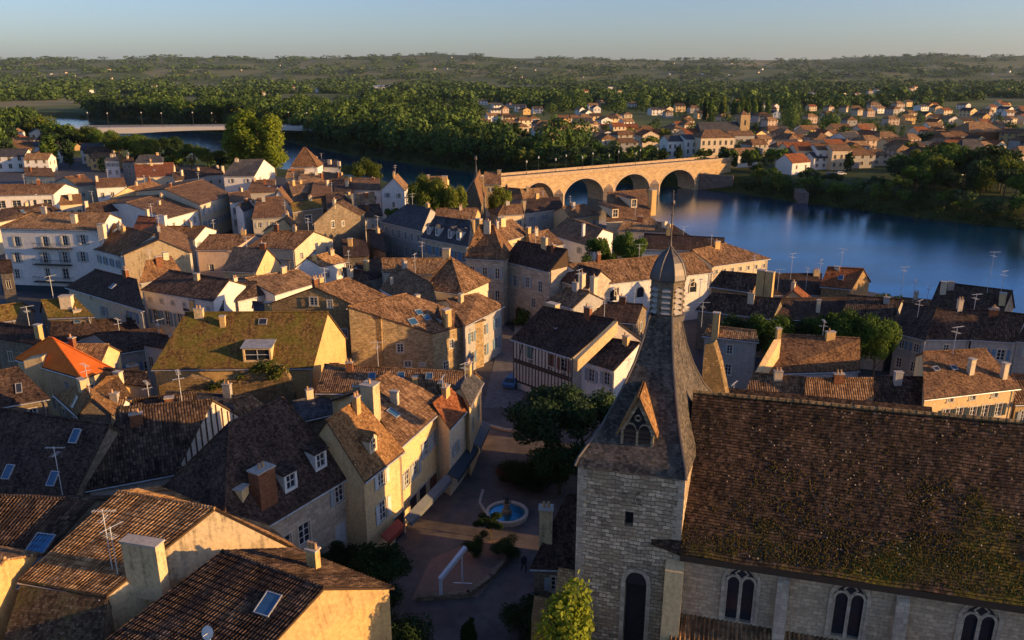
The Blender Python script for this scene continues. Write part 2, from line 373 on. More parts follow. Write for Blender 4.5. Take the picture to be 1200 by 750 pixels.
def build_house(name,label,cat,c,r,wall='cream',roof='canal_tan',hip=(0,0),shed=False,base=0.,group=None,win=None,wpx=None,chim=(),sky=(),dorm=(),ant=(),dish=(),ov=.35,gov=.18,far=False,corr=False,wallm=None,thick=.16,shutter=None,doors=(),parapet=(),timber=(),back=None,extra=None,auto=True):
    """c: four eave corners (front-left, front-right, back-right, back-left) with heights; r: two ridge points (over left end, right end)."""
    c=[V(x) for x in c]; r=[V(x) for x in r]
    ctr=sum(((V((x.x,x.y,0))) for x in c),V((0,0,0)))/4; ctr.z=base
    H0=empty(name,ctr,label,cat,group); HOUSES[label]=H0
    # --- walls
    xy=lambda p: V((p.x,p.y,0))
    segs=[(0,1,None),(1,2,None if hip[1] else r[1]),(2,3,None),(3,0,None if hip[0] else r[0])]
    if shed:
        segs=[(0,1,None),(1,2,None),(2,3,None),(3,0,None)]
    holes={i:[] for i in range(4)}; wins=[]
    def add(i,t,z,w,h,sh=None,arch=False,so=True):
        holes[i].append((t-w/2,t+w/2,z,z+h)); wins.append((i,t,z,w,h,sh,arch,so))
    key={'f':0,'r':1,'b':2,'l':3}
    if win is None and wpx is None and auto and not shed and not any(t_ in label for t_ in ('mossy','tile-hung','plain','ruin','long low ribbed','foreground')):
        rw=random.Random(len(label)*3); win=[]
        for sd,i_ in (('f',0),('r',1)):
            zz=min(c[segs[i_][0]].z,c[segs[i_][1]].z)
            if zz-2.3>base+.4: win.append((sd,zz-2.2,rw.choice([1,2,3]),.7,1.2,rw.choice([None,'shutter_grey','shutter_blue'])))
            if zz-5.2>base+.4: win.append((sd,zz-5.0,rw.choice([1,2]),.75,1.4,None))
    for w in (win or ()):   # (side, z, n, w, h, shutter)
        side,z,n,ww,hh=w[:5]; sh=w[5] if len(w)>5 else shutter
        i=key[side]; a,b=c[segs[i][0]],c[segs[i][1]]; L=(xy(b)-xy(a)).length
        k=min(n,max(1,int(L/(ww*1.7))))
        for j in range(k): add(i,L*(j+.5)/k,z,ww,hh,sh)
    for w in (wpx or ()):   # (side, px, py(centre), w, h, shutter)
        side,px,py,ww,hh=w[:5]; sh=w[5] if len(w)>5 else shutter; so=w[6] if len(w)>6 else True
        i=key[side]; a,b=xy(c[segs[i][0]]),xy(c[segs[i][1]]); d=(b-a).normalized()
        p=hitplane(px,py,a,V((d.y,-d.x,0))); t=(p-a).dot(d); add(i,t,p.z-hh/2,ww,hh,sh,False,so)
    mb=MB(); tri=[]
    for i,(ia,ib,ap) in enumerate(segs):
        a,b=c[ia],c[ib]; apex=None
        if ap is not None:
            d=(xy(b)-xy(a)); L=d.length; t=(xy(ap)-xy(a)).dot(d/L); apex=(max(.01,min(L-.01,t)),ap.z)
        keep=wall_face(mb,xy(a),xy(b),base,a.z,b.z,None,holes[i])
        if ap is not None:
            d_=(xy(b)-xy(a)).normalized(); U=lambda w_:((xy(w_)-xy(a)).dot(d_),w_.z)
            mb.face([a,b,ap],[U(a),U(b),U(ap)])
        for w in wins:
            if w[0]!=i: continue
            _,t,z,ww,hh,sh,arch,so=w
            offw=0
            if not any(abs(k[0]-(t-ww/2))<1e-6 and abs(k[2]-z)<1e-6 for k in keep):
                Lw=(xy(b)-xy(a)).length
                if ap is None or t<.6 or t>Lw-.6 or z<base+.3: continue
                zl=a.z+(apex[1]-a.z)*t/apex[0] if t<apex[0] else b.z+(apex[1]-b.z)*(Lw-t)/(Lw-apex[0])
                if z+hh>zl-.35: continue
                offw=.165
            d=(xy(b)-xy(a)).normalized()
            p=xy(a)+d*t+V((d.y,-d.x,0))*offw; window_obj(ww,hh,'',sh,H0,(p.x-ctr.x,p.y-ctr.y,z-base),math.atan2(d.y,d.x),far,arch,so)
    mb.obj('wall',wallm or wall,H0)
    # --- roof
    rd=(r[1]-r[0]); rl=rd.length
    rdir=rd.normalized() if rl>.3 else (c[1]-c[0]).normalized()
    def out(p,q,o_):
        d=(p-q); return p+d.normalized()*o_ if d.length>.01 else p
    C=[out(c[0],r[0],ov*(1.3 if hip[0] else 1)),out(c[1],r[1],ov*(1.3 if hip[1] else 1)),out(c[2],r[1],ov*(1.3 if hip[1] else 1)),out(c[3],r[0],ov*(1.3 if hip[0] else 1))]
    RR=[r[0].copy(),r[1].copy()]
    if not hip[0]: C[0]-=rdir*gov; C[3]-=rdir*gov; RR[0]-=rdir*gov
    if not hip[1]: C[1]+=rdir*gov; C[2]+=rdir*gov; RR[1]+=rdir*gov
    rb=MB(); up=V((0,0,thick))
    def slab(poly,cr=False):
        top=[p+up for p in poly]
        a=poly[0]; ux=(poly[1]-poly[0]).normalized(); nn=(poly[1]-poly[0]).cross(poly[2]-poly[1]).normalized(); uy=nn.cross(ux)
        uvs=[((p-a).dot(ux)+7,(p-a).dot(uy)+3) for p in poly]
        if cr and len(poly)==4:
            per=.26; LA=(poly[1]-poly[0]).length; nu=int(LA/per)*6; hv=(poly[3]-poly[0]).length; nv=max(3,int(hv/.42))
            def PT(s,t,lift):
                p=poly[0].lerp(poly[1],s).lerp(poly[3].lerp(poly[2],s),t)
                u=s*LA; x=(u/per)%1.0; hgt=.075*math.sin(math.pi*((x*2)%1.0)) if x<.5 else -.045*math.sin(math.pi*((x*2)%1.0))
                ci=int(u/per); jt=(math.sin(ci*12.9898+round(t*nv)*7.233)*43758.5453)%1.0-.5
                return p+up+nn*(hgt+lift+jt*.025)
            for j in range(nv):
                t0=j/nv; t1=(j+1)/nv
                row0=[PT(i/nu,t0,.05) for i in range(nu+1)]; row1=[PT(i/nu,t1,0) for i in range(nu+1)]
                for i in range(nu):
                    u0=i/nu*LA; u1=(i+1)/nu*LA
                    rb.face([row0[i],row0[i+1],row1[i+1],row1[i]],[(u0,t0*hv),(u1,t0*hv),(u1,t1*hv),(u0,t1*hv)])
                if j<nv-1:
                    n0=[PT(i/nu,t1,.05) for i in range(nu+1)]
                    for i in range(nu): rb.face([row1[i],row1[i+1],n0[i+1],n0[i]],[(0,0)]*4)
        else:
            rb.face(top[:3],uvs[:3])
            if len(top)==4: rb.face([top[0],top[2],top[3]],[uvs[0],uvs[2],uvs[3]])
        rb.face([poly[2],poly[1],poly[0]],None,1)
        if len(poly)==4: rb.face([poly[3],poly[2],poly[0]],None,1)
        k=len(poly)
        for i in range(k):
            j=(i+1)%k; rb.face([poly[i],poly[j],top[j],top[i]],None,1)
    if shed: slab([C[0],C[1],C[2],C[3]],corr)
    else:
        slab([C[0],C[1],RR[1],RR[0]] if rl>.3 else [C[0],C[1],RR[0]],corr)
        slab([C[2],C[3],RR[0],RR[1]] if rl>.3 else [C[2],C[3],RR[0]],corr)
        if hip[1]: slab([C[1],C[2],RR[1]])
        if hip[0]: slab([C[3],C[0],RR[0]])
        e=up+V((0,0,.02))
        if rl>.3: rb.tube([RR[0]+e,RR[1]+e],.13 if not far else .16,6,0)
        for k,(cc,rr) in enumerate(((C[0],RR[0]),(C[3],RR[0]),(C[1],RR[1]),(C[2],RR[1]))):
            if hip[0 if k<2 else 1]: rb.tube([cc+e,rr+e],.1,5,0)
    ro=rb.obj('roof',[roof,'timber' if not far else roof],H0)
    fn=(c[1]-c[0]).cross(r[1]-c[1] if not shed else c[2]-c[1]).normalized()
    if fn.z<0: fn=-fn
    bn=(c[3]-c[2]).cross(r[0]-c[3]).normalized() if not shed else fn
    if bn.z<0: bn=-bn
    def onroof(px,py,lift=0,side='f'):
        p0,n=(c[0],fn) if side=='f' else (c[2],bn)
        return hitplane(px,py,p0+V((0,0,lift+thick)),n)
    ax=xy(c[1]-c[0]).normalized(); ang=math.atan2(ax.y,ax.x)
    if not far:
        gn=V((ax.y,-ax.x,0)); q=MB(); q.tube([C[0]+gn*.07-V((0,0,.03)),C[1]+gn*.07-V((0,0,.03))],.075,6); q.obj('gutter','zinc',H0)
        q=MB(); e=c[1]+gn*.12-ax*.25; e2=c[1]+gn*.4-ax*.25; q.tube([V((e2.x,e2.y,c[1].z-.1)),V((e.x,e.y,c[1].z-.55)),V((e.x,e.y,base+.1))],.05,6); q.obj('downpipe','zinc',H0)
    if auto and not shed and not any(t_ in label for t_ in ('foreground','tile-hung','left edge','steep dark hipped','bottom left')):
        ra=random.Random(len(label)*7+int(abs(ctr.x)*3)); Lr_=(r[1]-r[0]).length
        for k in range(ra.choice([1,1,2]) if not chim else (ra.choice([0,1]) if Lr_>6 else 0)):
            if Lr_<2: break
            t=ra.uniform(.08,.92); pt=r[0].lerp(r[1],t); off=ra.uniform(.1,.5)*(1 if ra.random()<.6 else 0); pt=pt.lerp(c[0].lerp(c[1],t),off*.5); h=ra.uniform(.8,1.5); w=ra.uniform(.55,1.1); d=.5
            M=Matrix.Translation(pt)@Matrix.Rotation(ang,4,'Z'); q=MB(); q.box(-w/2,w/2,-d/2,d/2,-.6,h,0,M); q.box(-w/2-.06,w/2+.06,-d/2-.06,d/2+.06,h,h+.1,1,M)
            co=q.obj('chimney',[ra.choice(['cream','ochre','brick','stained','grey']),'capstone'],H0)
            for j in range(ra.choice([0,1,2,2])):
                t2=MB(); pp=M@V((-.18+j*.36,0,h+.1)); t2.lathe([(.12,0),(.09,.34),(.11,.38)],7,0,pp-ctr); t2.obj('chimney_pot','pot',co,V((0,0,0)))
        if not ant and ra.random()<.45 and Lr_>3:
            pt=r[0].lerp(r[1],ra.uniform(.1,.9)); antenna(H0,pt+V((0,0,.1)),ra.uniform(1.8,3.4),ra.uniform(0,3),ctr)
        if not sky and ra.random()<.08 and Lr_>5 and not dorm:
            cpx=proj(r[0].lerp(r[1],.5).lerp(c[0].lerp(c[1],.5),.5)); sky=[(cpx[0]+ra.uniform(-8,8),cpx[1],.8,1.0)]
    for k in chim:  # (px,py of top centre, height, w, d, pots, mat, side)
        px,py,h,w,d=k[:5]; pots=k[5] if len(k)>5 else 0; mt=k[6] if len(k)>6 else 'cream'; sd=k[7] if len(k)>7 else 'f'
        p=onroof(px,py,h,sd); p.z-=h
        M=Matrix.Translation(p)@Matrix.Rotation(ang,4,'Z')
        q=MB(); q.box(-w/2,w/2,-d/2,d/2,-1.6,h-.12,0,M); q.box(-w/2-.07,w/2+.07,-d/2-.07,d/2+.07,h-.12,h,1,M)
        co=q.obj('chimney',[mt,'capstone'],H0)
        for j in range(pots):
            t=MB(); cx=(j-(pots-1)/2)*min(.35,w/max(1,pots)); pp=M@V((cx,0,h)); t.lathe([(.12,0),(.09,.38),(.11,.42)],8,0,pp-ctr)
            t.obj('chimney_pot','pot',co,V((0,0,0)))
    for k in sky:  # (px,py centre,w,h)
        px,py,w,h=k[:4]; mt=k[4] if len(k)>4 else 'glass_blue'; sd=k[5] if len(k)>5 else 'f'
        p=onroof(px,py,.05,sd); n=fn if sd=='f' else bn; vv=n.cross(ax).normalized(); q=MB(); t=.06
        S=lambda x,y,z:p+ax*x+vv*y+n*z
        def bx(x0,x1,y0,y1,z0,z1,mi): q.hexa([S(x0,y0,z0),S(x1,y0,z0),S(x1,y1,z0),S(x0,y1,z0),S(x0,y0,z1),S(x1,y0,z1),S(x1,y1,z1),S(x0,y1,z1)],mi)
        bx(-w/2,-w/2+t,-h/2,h/2,-.05,.1,0); bx(w/2-t,w/2,-h/2,h/2,-.05,.1,0); bx(-w/2+t,w/2-t,-h/2,-h/2+t,-.05,.1,0); bx(-w/2+t,w/2-t,h/2-t,h/2,-.05,.1,0)
        so=q.obj('skylight','zinc',H0)
        q=MB(); q.face([S(-w/2+t,-h/2+t,.06),S(w/2-t,-h/2+t,.06),S(w/2-t,h/2-t,.06),S(-w/2+t,h/2-t,.06)]); q.obj('pane',mt,so,ctr)
    for k in dorm:  # (px,py of sill centre, w, h, type, roofmat, wallmat)
        px,py,w,h=k[:4]; ty=k[4] if len(k)>4 else 'g'; rm=k[5] if len(k)>5 else roof; wm=k[6] if len(k)>6 else 'cream'
        p=onroof(px,py,.05); slope=math.hypot(fn.x,fn.y)/fn.z; inn=V((-ax.y,ax.x,0)); M=Matrix.Translation(p)@Matrix.Rotation(ang,4,'Z')
        rise=.0 if ty!='g' else w*.42
        dp=(h+(0 if ty=='g' else .0))/max(.3,slope)+.2; dr=(h+rise)/max(.3,slope)+.3
        q=MB()
        hs=wall_face(q,V((-w/2,0,0)),V((w/2,0,0)),-.1,h,h,(w/2,h+rise) if ty=='g' else None,[(.22,w-.22,.18,h-.2)])
        for sgn in (-1,1): q.face([(sgn*w/2,0,-.1),(sgn*w/2,dp,h),(sgn*w/2,0,h)])
        q.v=[tuple(M@V(v)) for v in q.v]; do=q.obj('dormer',wm,H0)
        q=MB(); o=.18
        if ty=='g':
            for sgn in (-1,1):
                a=V((sgn*(w/2+o),-o,h-o*.8)); b=V((0,-o,h+rise+.02)); cc=V((0,dr,h+rise+.02)); dd=V((sgn*(w/2+o),dr-.1,h-o*.8))
                P=[a,b,cc,dd]; T=[x+V((0,0,.1)) for x in P]
                q.face(T); q.face(P); 
                for i in range(4): q.face([P[i],P[(i+1)%4],T[(i+1)%4],T[i]])
        else:
            lf=.35 if ty=='s' else .1
            q.hexa([V((-w/2-o,-o,h)),V((w/2+o,-o,h)),V((w/2+o,dp+.8,h+lf)),V((-w/2-o,dp+.8,h+lf)),V((-w/2-o,-o,h+.12)),V((w/2+o,-o,h+.12)),V((w/2+o,dp+.8,h+lf+.12)),V((-w/2-o,dp+.8,h+lf+.12))])
        q.v=[tuple(M@V(v)) for v in q.v]; q.obj('dormer_roof',rm,do,ctr)
        q=MB(); q.face([(-w/2+.22,.15,.18),(w/2-.22,.15,.18),(w/2-.22,.15,h-.2),(-w/2+.22,.15,h-.2)],None,0)
        q.box(-.03,.03,.08,.14,.18,h-.2,1); q.box(-w/2+.22,w/2-.22,.09,.13,h*.5-.03,h*.5+.03,1)
        q.v=[tuple(M@V(v)) for v in q.v]; q.obj('window',['glass','frame_white'],do,ctr)
    for k in ant:  # (px,py of foot, height, heading deg)
        px,py,h=k[:3]; hd=R(k[3]) if len(k)>3 else .3; p=onroof(px,py,0); antenna(H0,p,h,hd,ctr)
    for k in dish:
        px,py,rr=k[:3]; p=onroof(px,py,.6); sat_dish(H0,p,rr)
    for k in doors: # (side, px, w, h, material)
        side,px,w,h,mt=k[:5]; i=key[side]; a,b=xy(c[segs[i][0]]),xy(c[segs[i][1]]); d=(b-a).normalized(); n=V((d.y,-d.x,0))
        p=hitplane(px,500,a,n); 
        q=MB(); M=Matrix.Translation(V((p.x,p.y,base)))@Matrix.Rotation(math.atan2(d.y,d.x),4,'Z')
        q.box(-w/2,w/2,-.05,.03,0.02,h,0,M); q.box(-w/2-.15,-w/2,-.08,.03,0,h+.15,1,M); q.box(w/2,w/2+.15,-.08,.03,0,h+.15,1,M); q.box(-w/2,w/2,-.08,.03,h,h+.15,1,M)
        q.obj('door',[mt,'surround'],H0)
    if extra: extra(H0,c,r,ctr)
    return H0
def antenna(par,p,h,hd,ctr):
    q=MB(); q.tube([p-V((0,0,.4)),p+V((0,0,h))],.035,5)
    d=V((math.cos(hd),math.sin(hd),0)); n=V((-d.y,d.x,0)); t=p+V((0,0,h-.1))
    q.tube([t-d*.7,t+d*.9],.022,4)
    for k in range(8): q.tube([t+d*(-.6+k*.2)-n*.2,t+d*(-.6+k*.2)+n*.2],.012,4)
    t2=p+V((0,0,h-.7)); q.tube([t2-n*.45,t2+n*.55],.02,4)
    for k in range(5): q.tube([t2+n*(-.4+k*.22)-d*.3,t2+n*(-.4+k*.22)+d*.3],.012,4)
    return q.obj('antenna','metal',par)
def sat_dish(par,p,rr):
    q=MB(); prof=[(rr*k/5,.35*rr*(k/5)**2) for k in range(1,6)]
    q.lathe(prof,16,0); M=Matrix.Translation(p)@Matrix.Rotation(R(-20),4,'Z')@Matrix.Rotation(R(65),4,'X'); q.v=[tuple(M@V(v)) for v in q.v]
    q.tube([p,p-V((0,0,.65))],.04,5); q.tube([p,p+V((-.15,-.5,.1))],.02,4)
    return q.obj('satellite_dish','dish',par)
def Lh(label,E1,E2,R1,R2,ze,zr,wall='cream',roof='canal_tan',bk=None,name='house',cat='house',ze2=None,zr2=None,dfac=2.0,**k):
    """roof slope facing us: eave ends E1,E2 sighted at height ze, ridge ends R1,R2 at zr"""
    a=at(*E1,ze); b=at(*E2,ze2 or ze); p=at(*R1,zr); q=at(*R2,zr2 or zr)
    u=(b-a); u.z=0; LL=u.length; u.normalize(); n=V((-u.y,u.x,0)); dd=lambda w,o:(w-o).dot(n)
    d1,d2=dd(p,a),dd(q,b); pit=math.degrees(math.atan2(zr-ze,max(.05,(d1+d2)/2)))
    if not k.get('shed') and (pit>60 or (d1+d2)/2<1.0):
        tg=math.tan(R(58 if 'pyramid' in label or zr-ze>5 else 46)); best=(1e9,zr)
        for i in range(6,130):
            z=ze+i*.08; w1,w2=at(*R1,z),at(*R2,z); m=(dd(w1,a)+dd(w2,b))/2
            if m>.4: best=min(best,(abs(m*tg-(z-ze)),z))
        zr=best[1]; p=at(*R1,zr); q=at(*R2,zr); d1,d2=dd(p,a),dd(q,b)
    if min(d1,d2)<.9 or abs(d1-d2)>3.2:
        m=max(1.2,(d1+d2)/2); p=p+n*(m-d1)*.75; q=q+n*(m-d2)*.75
    hip=k.get('hip',(0,0))
    if bk: c3=at(*bk[0],bk[2]); c2=at(*bk[1],bk[2])
    elif hip[0] or hip[1]:
        u=(b-a); u.z=0; u.normalize(); n=V((-u.y,u.x,0)); m=((p+q)/2-a).dot(n)*dfac
        c3=a+n*m; c2=b+n*m
        if not hip[0]: c3=a+(p-a)*dfac; c3.z=a.z
        if not hip[1]: c2=b+(q-b)*dfac; c2.z=b.z
    else:
        c3=a+(p-a)*dfac; c2=b+(q-b)*dfac; c3.z=a.z; c2.z=b.z
    if k.get('shed'):
        c2=q; c3=p; 
    return build_house(name,label,cat,[a,b,c2,c3],[p,q],wall,roof,**k)
def Gh(label,E1,E2,A,RP,ze,wall='cream',roof='canal_tan',ze2=None,name='house',cat='house',depth=None,**k):
    """gable wall facing us: eave corners E1,E2, apex A, far ridge end RP (or depth in m)"""
    a=at(*E1,ze); b=at(*E2,ze2 if ze2 is not None else ze)
    d=V((b.x-a.x,b.y-a.y,0)).normalized(); n=V((d.y,-d.x,0))
    ap=hitplane(A[0],A[1],a,n)
    if depth: dv=-n*depth
    else:
        rp=at(RP[0],RP[1],ap.z); dv=rp-ap
    dv.z=0
    # roll so that the gable is the right-hand end: corners (front-left=a's far..)
    c=[a+dv,a,b,b+dv]   # front slope = left slope : c0 far-left, c1 near-left ; end wall (1->2) = gable
    # sides: 'r' is the gable that faces us, 'f' the left wall, 'b' the right wall
    return build_house(name,label,cat,c,[ap+dv,ap],wall,roof,**k)
def Sh(label,px,py,w,d,rot,zb,ze,rise,wall,roof,name='house',cat='house',hip=(0,0),**k):
    """small house: foot centre sighted at ground height zb; metres w,d; heading rot deg"""
    o=at(px,py,zb); u=V((math.cos(R(rot)),math.sin(R(rot)),0)); n=V((-u.y,u.x,0))
    c=[o-u*w/2-n*d/2,o+u*w/2-n*d/2,o+u*w/2+n*d/2,o-u*w/2+n*d/2]
    for q in c: q.z=zb+ze
    s=d*.35 if hip[0] else 0; s2=d*.35 if hip[1] else 0
    r=[o-u*(w/2-s),o+u*(w/2-s2)]
    for q in r: q.z=zb+ze+rise
    return build_house(name,label,cat,c,r,wall,roof,base=zb-.5 if zb<0 else zb,hip=hip,far=True,auto=False,**k)
# ================================================================ SETTING
def grid_noise(x,y,s,o=0): return noise.noise(V((x/s+o,y/s-o*1.7,o*.37)))
NEAR=[(900,20),(420,60),(260,95),(160,118),(112,130),(84,143),(66,165),(50,192),(36,222),(20,252),(2,275),(-50,335),(-130,396),(-230,478),(-350,600),(-520,780),(-900,1000),(-1600,1250)]
FARPX=[(1200,268),(1100,258),(1000,245),(940,238),(870,227),(820,222),(740,216),(660,212),(590,207),(530,199),(460,189),(400,180),(330,164),(240,155),(150,147),(92,139)]
FAR=[(1400,330),(700,290),(330,262)]+[tuple(at(x,y,-6)[:2]) for x,y in FARPX]+[(-900,1130),(-1600,1420)]
def insec(P,Q,x,y):
    pass
POLY=NEAR[::-1]+FAR[::1]
POLY=[V((a,b)) for a,b in NEAR]+[V((a,b)) for a,b in FAR[::-1]]
def inriver(x,y):
    c=False; n=len(POLY); j=n-1
    for i in range(n):
        a,b=POLY[i],POLY[j]
        if (a.y>y)!=(b.y>y) and x<(b.x-a.x)*(y-a.y)/(b.y-a.y)+a.x: c=not c
        j=i
    return c
def rivdist(x,y):
    best=1e9; n=len(POLY)
    for i in range(n):
        if i==len(NEAR)-1 or i==n-1: continue
        a,b=POLY[i],POLY[(i+1)%n]; ex,ey=b.x-a.x,b.y-a.y; L=ex*ex+ey*ey
        t=max(0,min(1,((x-a.x)*ex+(y-a.y)*ey)/L)); dx=x-a.x-t*ex; dy=y-a.y-t*ey
        d=dx*dx+dy*dy
        if d<best: best=d
    return math.sqrt(best)
SKY=[(-200,73),(0,73),(100,72),(180,71),(240,68.5),(330,70),(380,68.5),(440,66.5),(500,65),(560,65.5),(600,68),(700,70),(800,70),(900,71),(960,69.5),(1050,68),(1110,70),(1200,69),(1400,71)]
def hills(x,y):
    Rr=math.hypot(x,y)
    if Rr<3000: return 0
    px=600+FPX*x/max(y,1)/1.0*.955 if y>0 else 3000
    px=max(-200,min(1400,px))
    for i in range(len(SKY)-1):
        if SKY[i][0]<=px<=SKY[i+1][0]:
            t=(px-SKY[i][0])/(SKY[i+1][0]-SKY[i][0]); yy=SKY[i][1]*(1-t)+SKY[i+1][1]*t; break
    top=40+(88-yy-2.6)/FPX*7400*1.04
    def ss(a,b,v): v=max(0,min(1,(v-a)/(b-a))); return v*v*(3-2*v)
    nz=grid_noise(x,y,900,3)*.5+grid_noise(x,y,400,9)*.25
    h=top*.42*ss(3600,5200,Rr+nz*900)+top*.58*ss(5300,7400,Rr+nz*500)
    h*=1+.18*nz*(1 if Rr<7000 else .25)
    if Rr>7600: h*=max(.2,1-(Rr-7600)/6000)
    return h+ 0
def gz(x,y):
    Rr=math.hypot(x,y)
    z=0
    if Rr<1600 and y>90:
        d=rivdist(x,y)
        if inriver(x,y): z=-6-min(3,d*.4)
        else:
            z=0 if d>14 else -6*(1-d/14)**1.2
    return z+hills(x,y)
def build_ground():
    radii=[0,12,25,40,60,80,95,110,122]
    r=130
    while r<520: radii.append(r); r+=6
    while r<1700: radii.append(r); r*=1.028
    while r<13000: radii.append(r); r*=1.035
    radii+= [16000,22000,32000]
    angs=[]
    a=-180
    while a<180:
        angs.append(a); a+= .5 if -48<=a<48 else 6
    vs=[];fs=[];n=len(angs)
    for rr in radii:
        for an in angs:
            x=rr*math.sin(R(an)); y=rr*math.cos(R(an)); vs.append((x,y,gz(x,y)))
    for i in range(len(radii)-1):
        for k in range(n):
            q=(k+1)%n
            fs.append((i*n+k,i*n+q,(i+1)*n+q,(i+1)*n+k))
    me=bpy.data.meshes.new('ground'); me.from_pydata(vs,[],[f[::-1] for f in fs]); me.materials.append(MATS['ground'])
    me.polygons.foreach_set('use_smooth',[True]*len(fs)); me.update()
    o=bpy.data.objects.new('ground',me); COL.objects.link(o); o['kind']='structure'
build_ground()
w=MB(); w.face([(-1700,80,-6),(1500,80,-6),(1500,1500,-6),(-1700,1500,-6)])
o=w.obj('river','river_water'); o['kind']='structure'
def sheet(name,pts,mat,z):
    q=MB(); q.face([(p[0],p[1],z) for p in pts]); o=q.obj(name,mat); o['kind']='structure'; return o
def sheet_px(name,pts,mat,z): return sheet(name,[at(x,y,z) for x,y in pts],mat,z)
sheet('town_ground',[(-160,20),(120,20),(100,125),(75,140),(52,168),(28,215),(5,250),(-60,300),(-150,370),(-300,450)],'asphalt',.03)
sheet('square_paving',[(-18,38),(16,38),(14,80),(6,108),(-6,108),(-10,70)],'paving',.06)
sheet_px('street',[(566,478),(612,478),(616,400),(590,380)],'cobble',.09)
sheet_px('forecourt',[(603,420),(603,372),(640,372),(640,420)],'forecourt',.12)
sheet_px('parterre',[(482,703),(560,700),(600,652),(585,632),(540,640),(505,655)],'gravel_path',.1)

# -------------------------------------------------- bridges
def stone_bridge():
    p0=at(592,210.5,5.2); p1=at(797,192.5,5.2); d=(p1-p0); d.z=0; L=d.length; d.normalize(); n=V((d.y,-d.x,0))
    H0=empty('stone_bridge',V(((p0.x+p1.x)/2,(p0.y+p1.y)/2,-6)),'long stone bridge with golden round arches crossing the blue river','bridge')
    def tx(px,z=0): 
        q=hitplane(px,215,p0,n); return (q-p0).dot(d)
    arches=[(tx(612),tx(650),tx(631)),(tx(661),tx(708),0),(tx(720),tx(762),0),(tx(773),tx(814),0)]
    L2=tx(855)
    W=9.5; zt=5.2; zb=-8.5; zs=-4.5
    P=lambda t,z,w=0: p0+d*t-n*w+V((0,0,z-p0.z))
    for side in (0,1):
        pass
    mb=MB(); ring=MB()
    # spandrel faces as strips
    cuts=[]
    tcur=-4
    def solid(t0,t1):
        c=[P(t0,zb),P(t1,zb),P(t1,zb,W),P(t0,zb,W),P(t0,zt),P(t1,zt),P(t1,zt,W),P(t0,zt,W)]
        mb.hexa(c)
    for a,b,_ in arches:
        solid(tcur,a); S=20; hw=(b-a)/2; crown=3.0; rise=crown-zs; m=(a+b)/2
        solid_low=None
        def Z(t): 
            x=(t-m)/hw; return zs+rise*math.sqrt(max(0,1-x*x))
        for k in range(S):
            t0=m-hw*math.cos(math.pi*k/S); t1=m-hw*math.cos(math.pi*(k+1)/S)
            for w_,fl in ((0,0),(W,1)):
                q=[P(t0,Z(t0),w_),P(t1,Z(t1),w_),P(t1,zt,w_),P(t0,zt,w_)]
                uv=[(t0,Z(t0)),(t1,Z(t1)),(t1,zt),(t0,zt)]
                mb.face(q if not fl else q[::-1],uv if not fl else uv[::-1])
            mb.face([P(t0,Z(t0),0),P(t0,Z(t0),W),P(t1,Z(t1),W),P(t1,Z(t1),0)])
            mb.face([P(t0,zt,0),P(t1,zt,0),P(t1,zt,W),P(t0,zt,W)])
            # ring
            def rad(t,e): 
                x=(t-m)/hw; zz=Z(t); return (m+(t-m)*(1+e/hw),zs+(zz-zs)*(1+e/rise))
            i0,i1=rad(t0,0),rad(t1,0); o0,o1=rad(t0,.7),rad(t1,.7)
            ring.hexa([P(i0[0],i0[1],-.08),P(i1[0],i1[1],-.08),P(i1[0],i1[1],.02),P(i0[0],i0[1],.02),P(o0[0],o0[1],-.08),P(o1[0],o1[1],-.08),P(o1[0],o1[1],.02),P(o0[0],o0[1],.02)])
        tcur=b
    solid(tcur,L2)
    mb.obj('bridge_body','bridge_stone',H0); ring.obj('arch_ring','bridge_ring',H0)
    q=MB()
    for w_ in (-.12,W-.38):
        q.hexa([P(-4,zt+.01,w_),P(L2+1,zt+.01,w_),P(L2+1,zt+.01,w_+.5),P(-4,zt+.01,w_+.5),P(-4,zt+1.0,w_),P(L2+1,zt+1.0,w_),P(L2+1,zt+1.0,w_+.5),P(-4,zt+1.0,w_+.5)])
    q.obj('parapet','bridge_ring',H0)
    q=MB(); q.hexa([P(-4,zt-.5,-.3),P(L2+1,zt-.5,-.3),P(L2+1,zt-.5,-.02),P(-4,zt-.5,-.02),P(-4,zt-.2,-.3),P(L2+1,zt-.2,-.3),P(L2+1,zt-.2,-.02),P(-4,zt-.2,-.02)]); q.obj('cornice','bridge_ring',H0)
    q=MB(); q.hexa([P(-4,zt+.02,.4),P(L2+1,zt+.02,.4),P(L2+1,zt+.02,W-.4),P(-4,zt+.02,W-.4),P(-4,zt+.12,.4),P(L2+1,zt+.12,.4),P(L2+1,zt+.12,W-.4),P(-4,zt+.12,W-.4)]); q.obj('roadway','asphalt',H0)
    # cutwaters
    for (a,b,_),(a2,b2,_) in zip(arches,arches[1:]):
        q=MB(); t0=b-.3; t1=a2+.3; m=(t0+t1)/2
        lo=[P(t0,-8.5,-.0),P(m,-8.5,-2.4),P(t1,-8.5,0)]; hi=[P(t0,-1.5,0),P(m,-1.5,-2.4),P(t1,-1.5,0)]; tip=P(m,.2,0)
        q.face([lo[0],lo[1],hi[1],hi[0]]); q.face([lo[1],lo[2],hi[2],hi[1]]); q.face([hi[0],hi[1],tip]); q.face([hi[1],hi[2],tip]); q.obj('cutwater','bridge_ring',H0)
    return p0,d,n,tx,W,P
BR=stone_bridge()
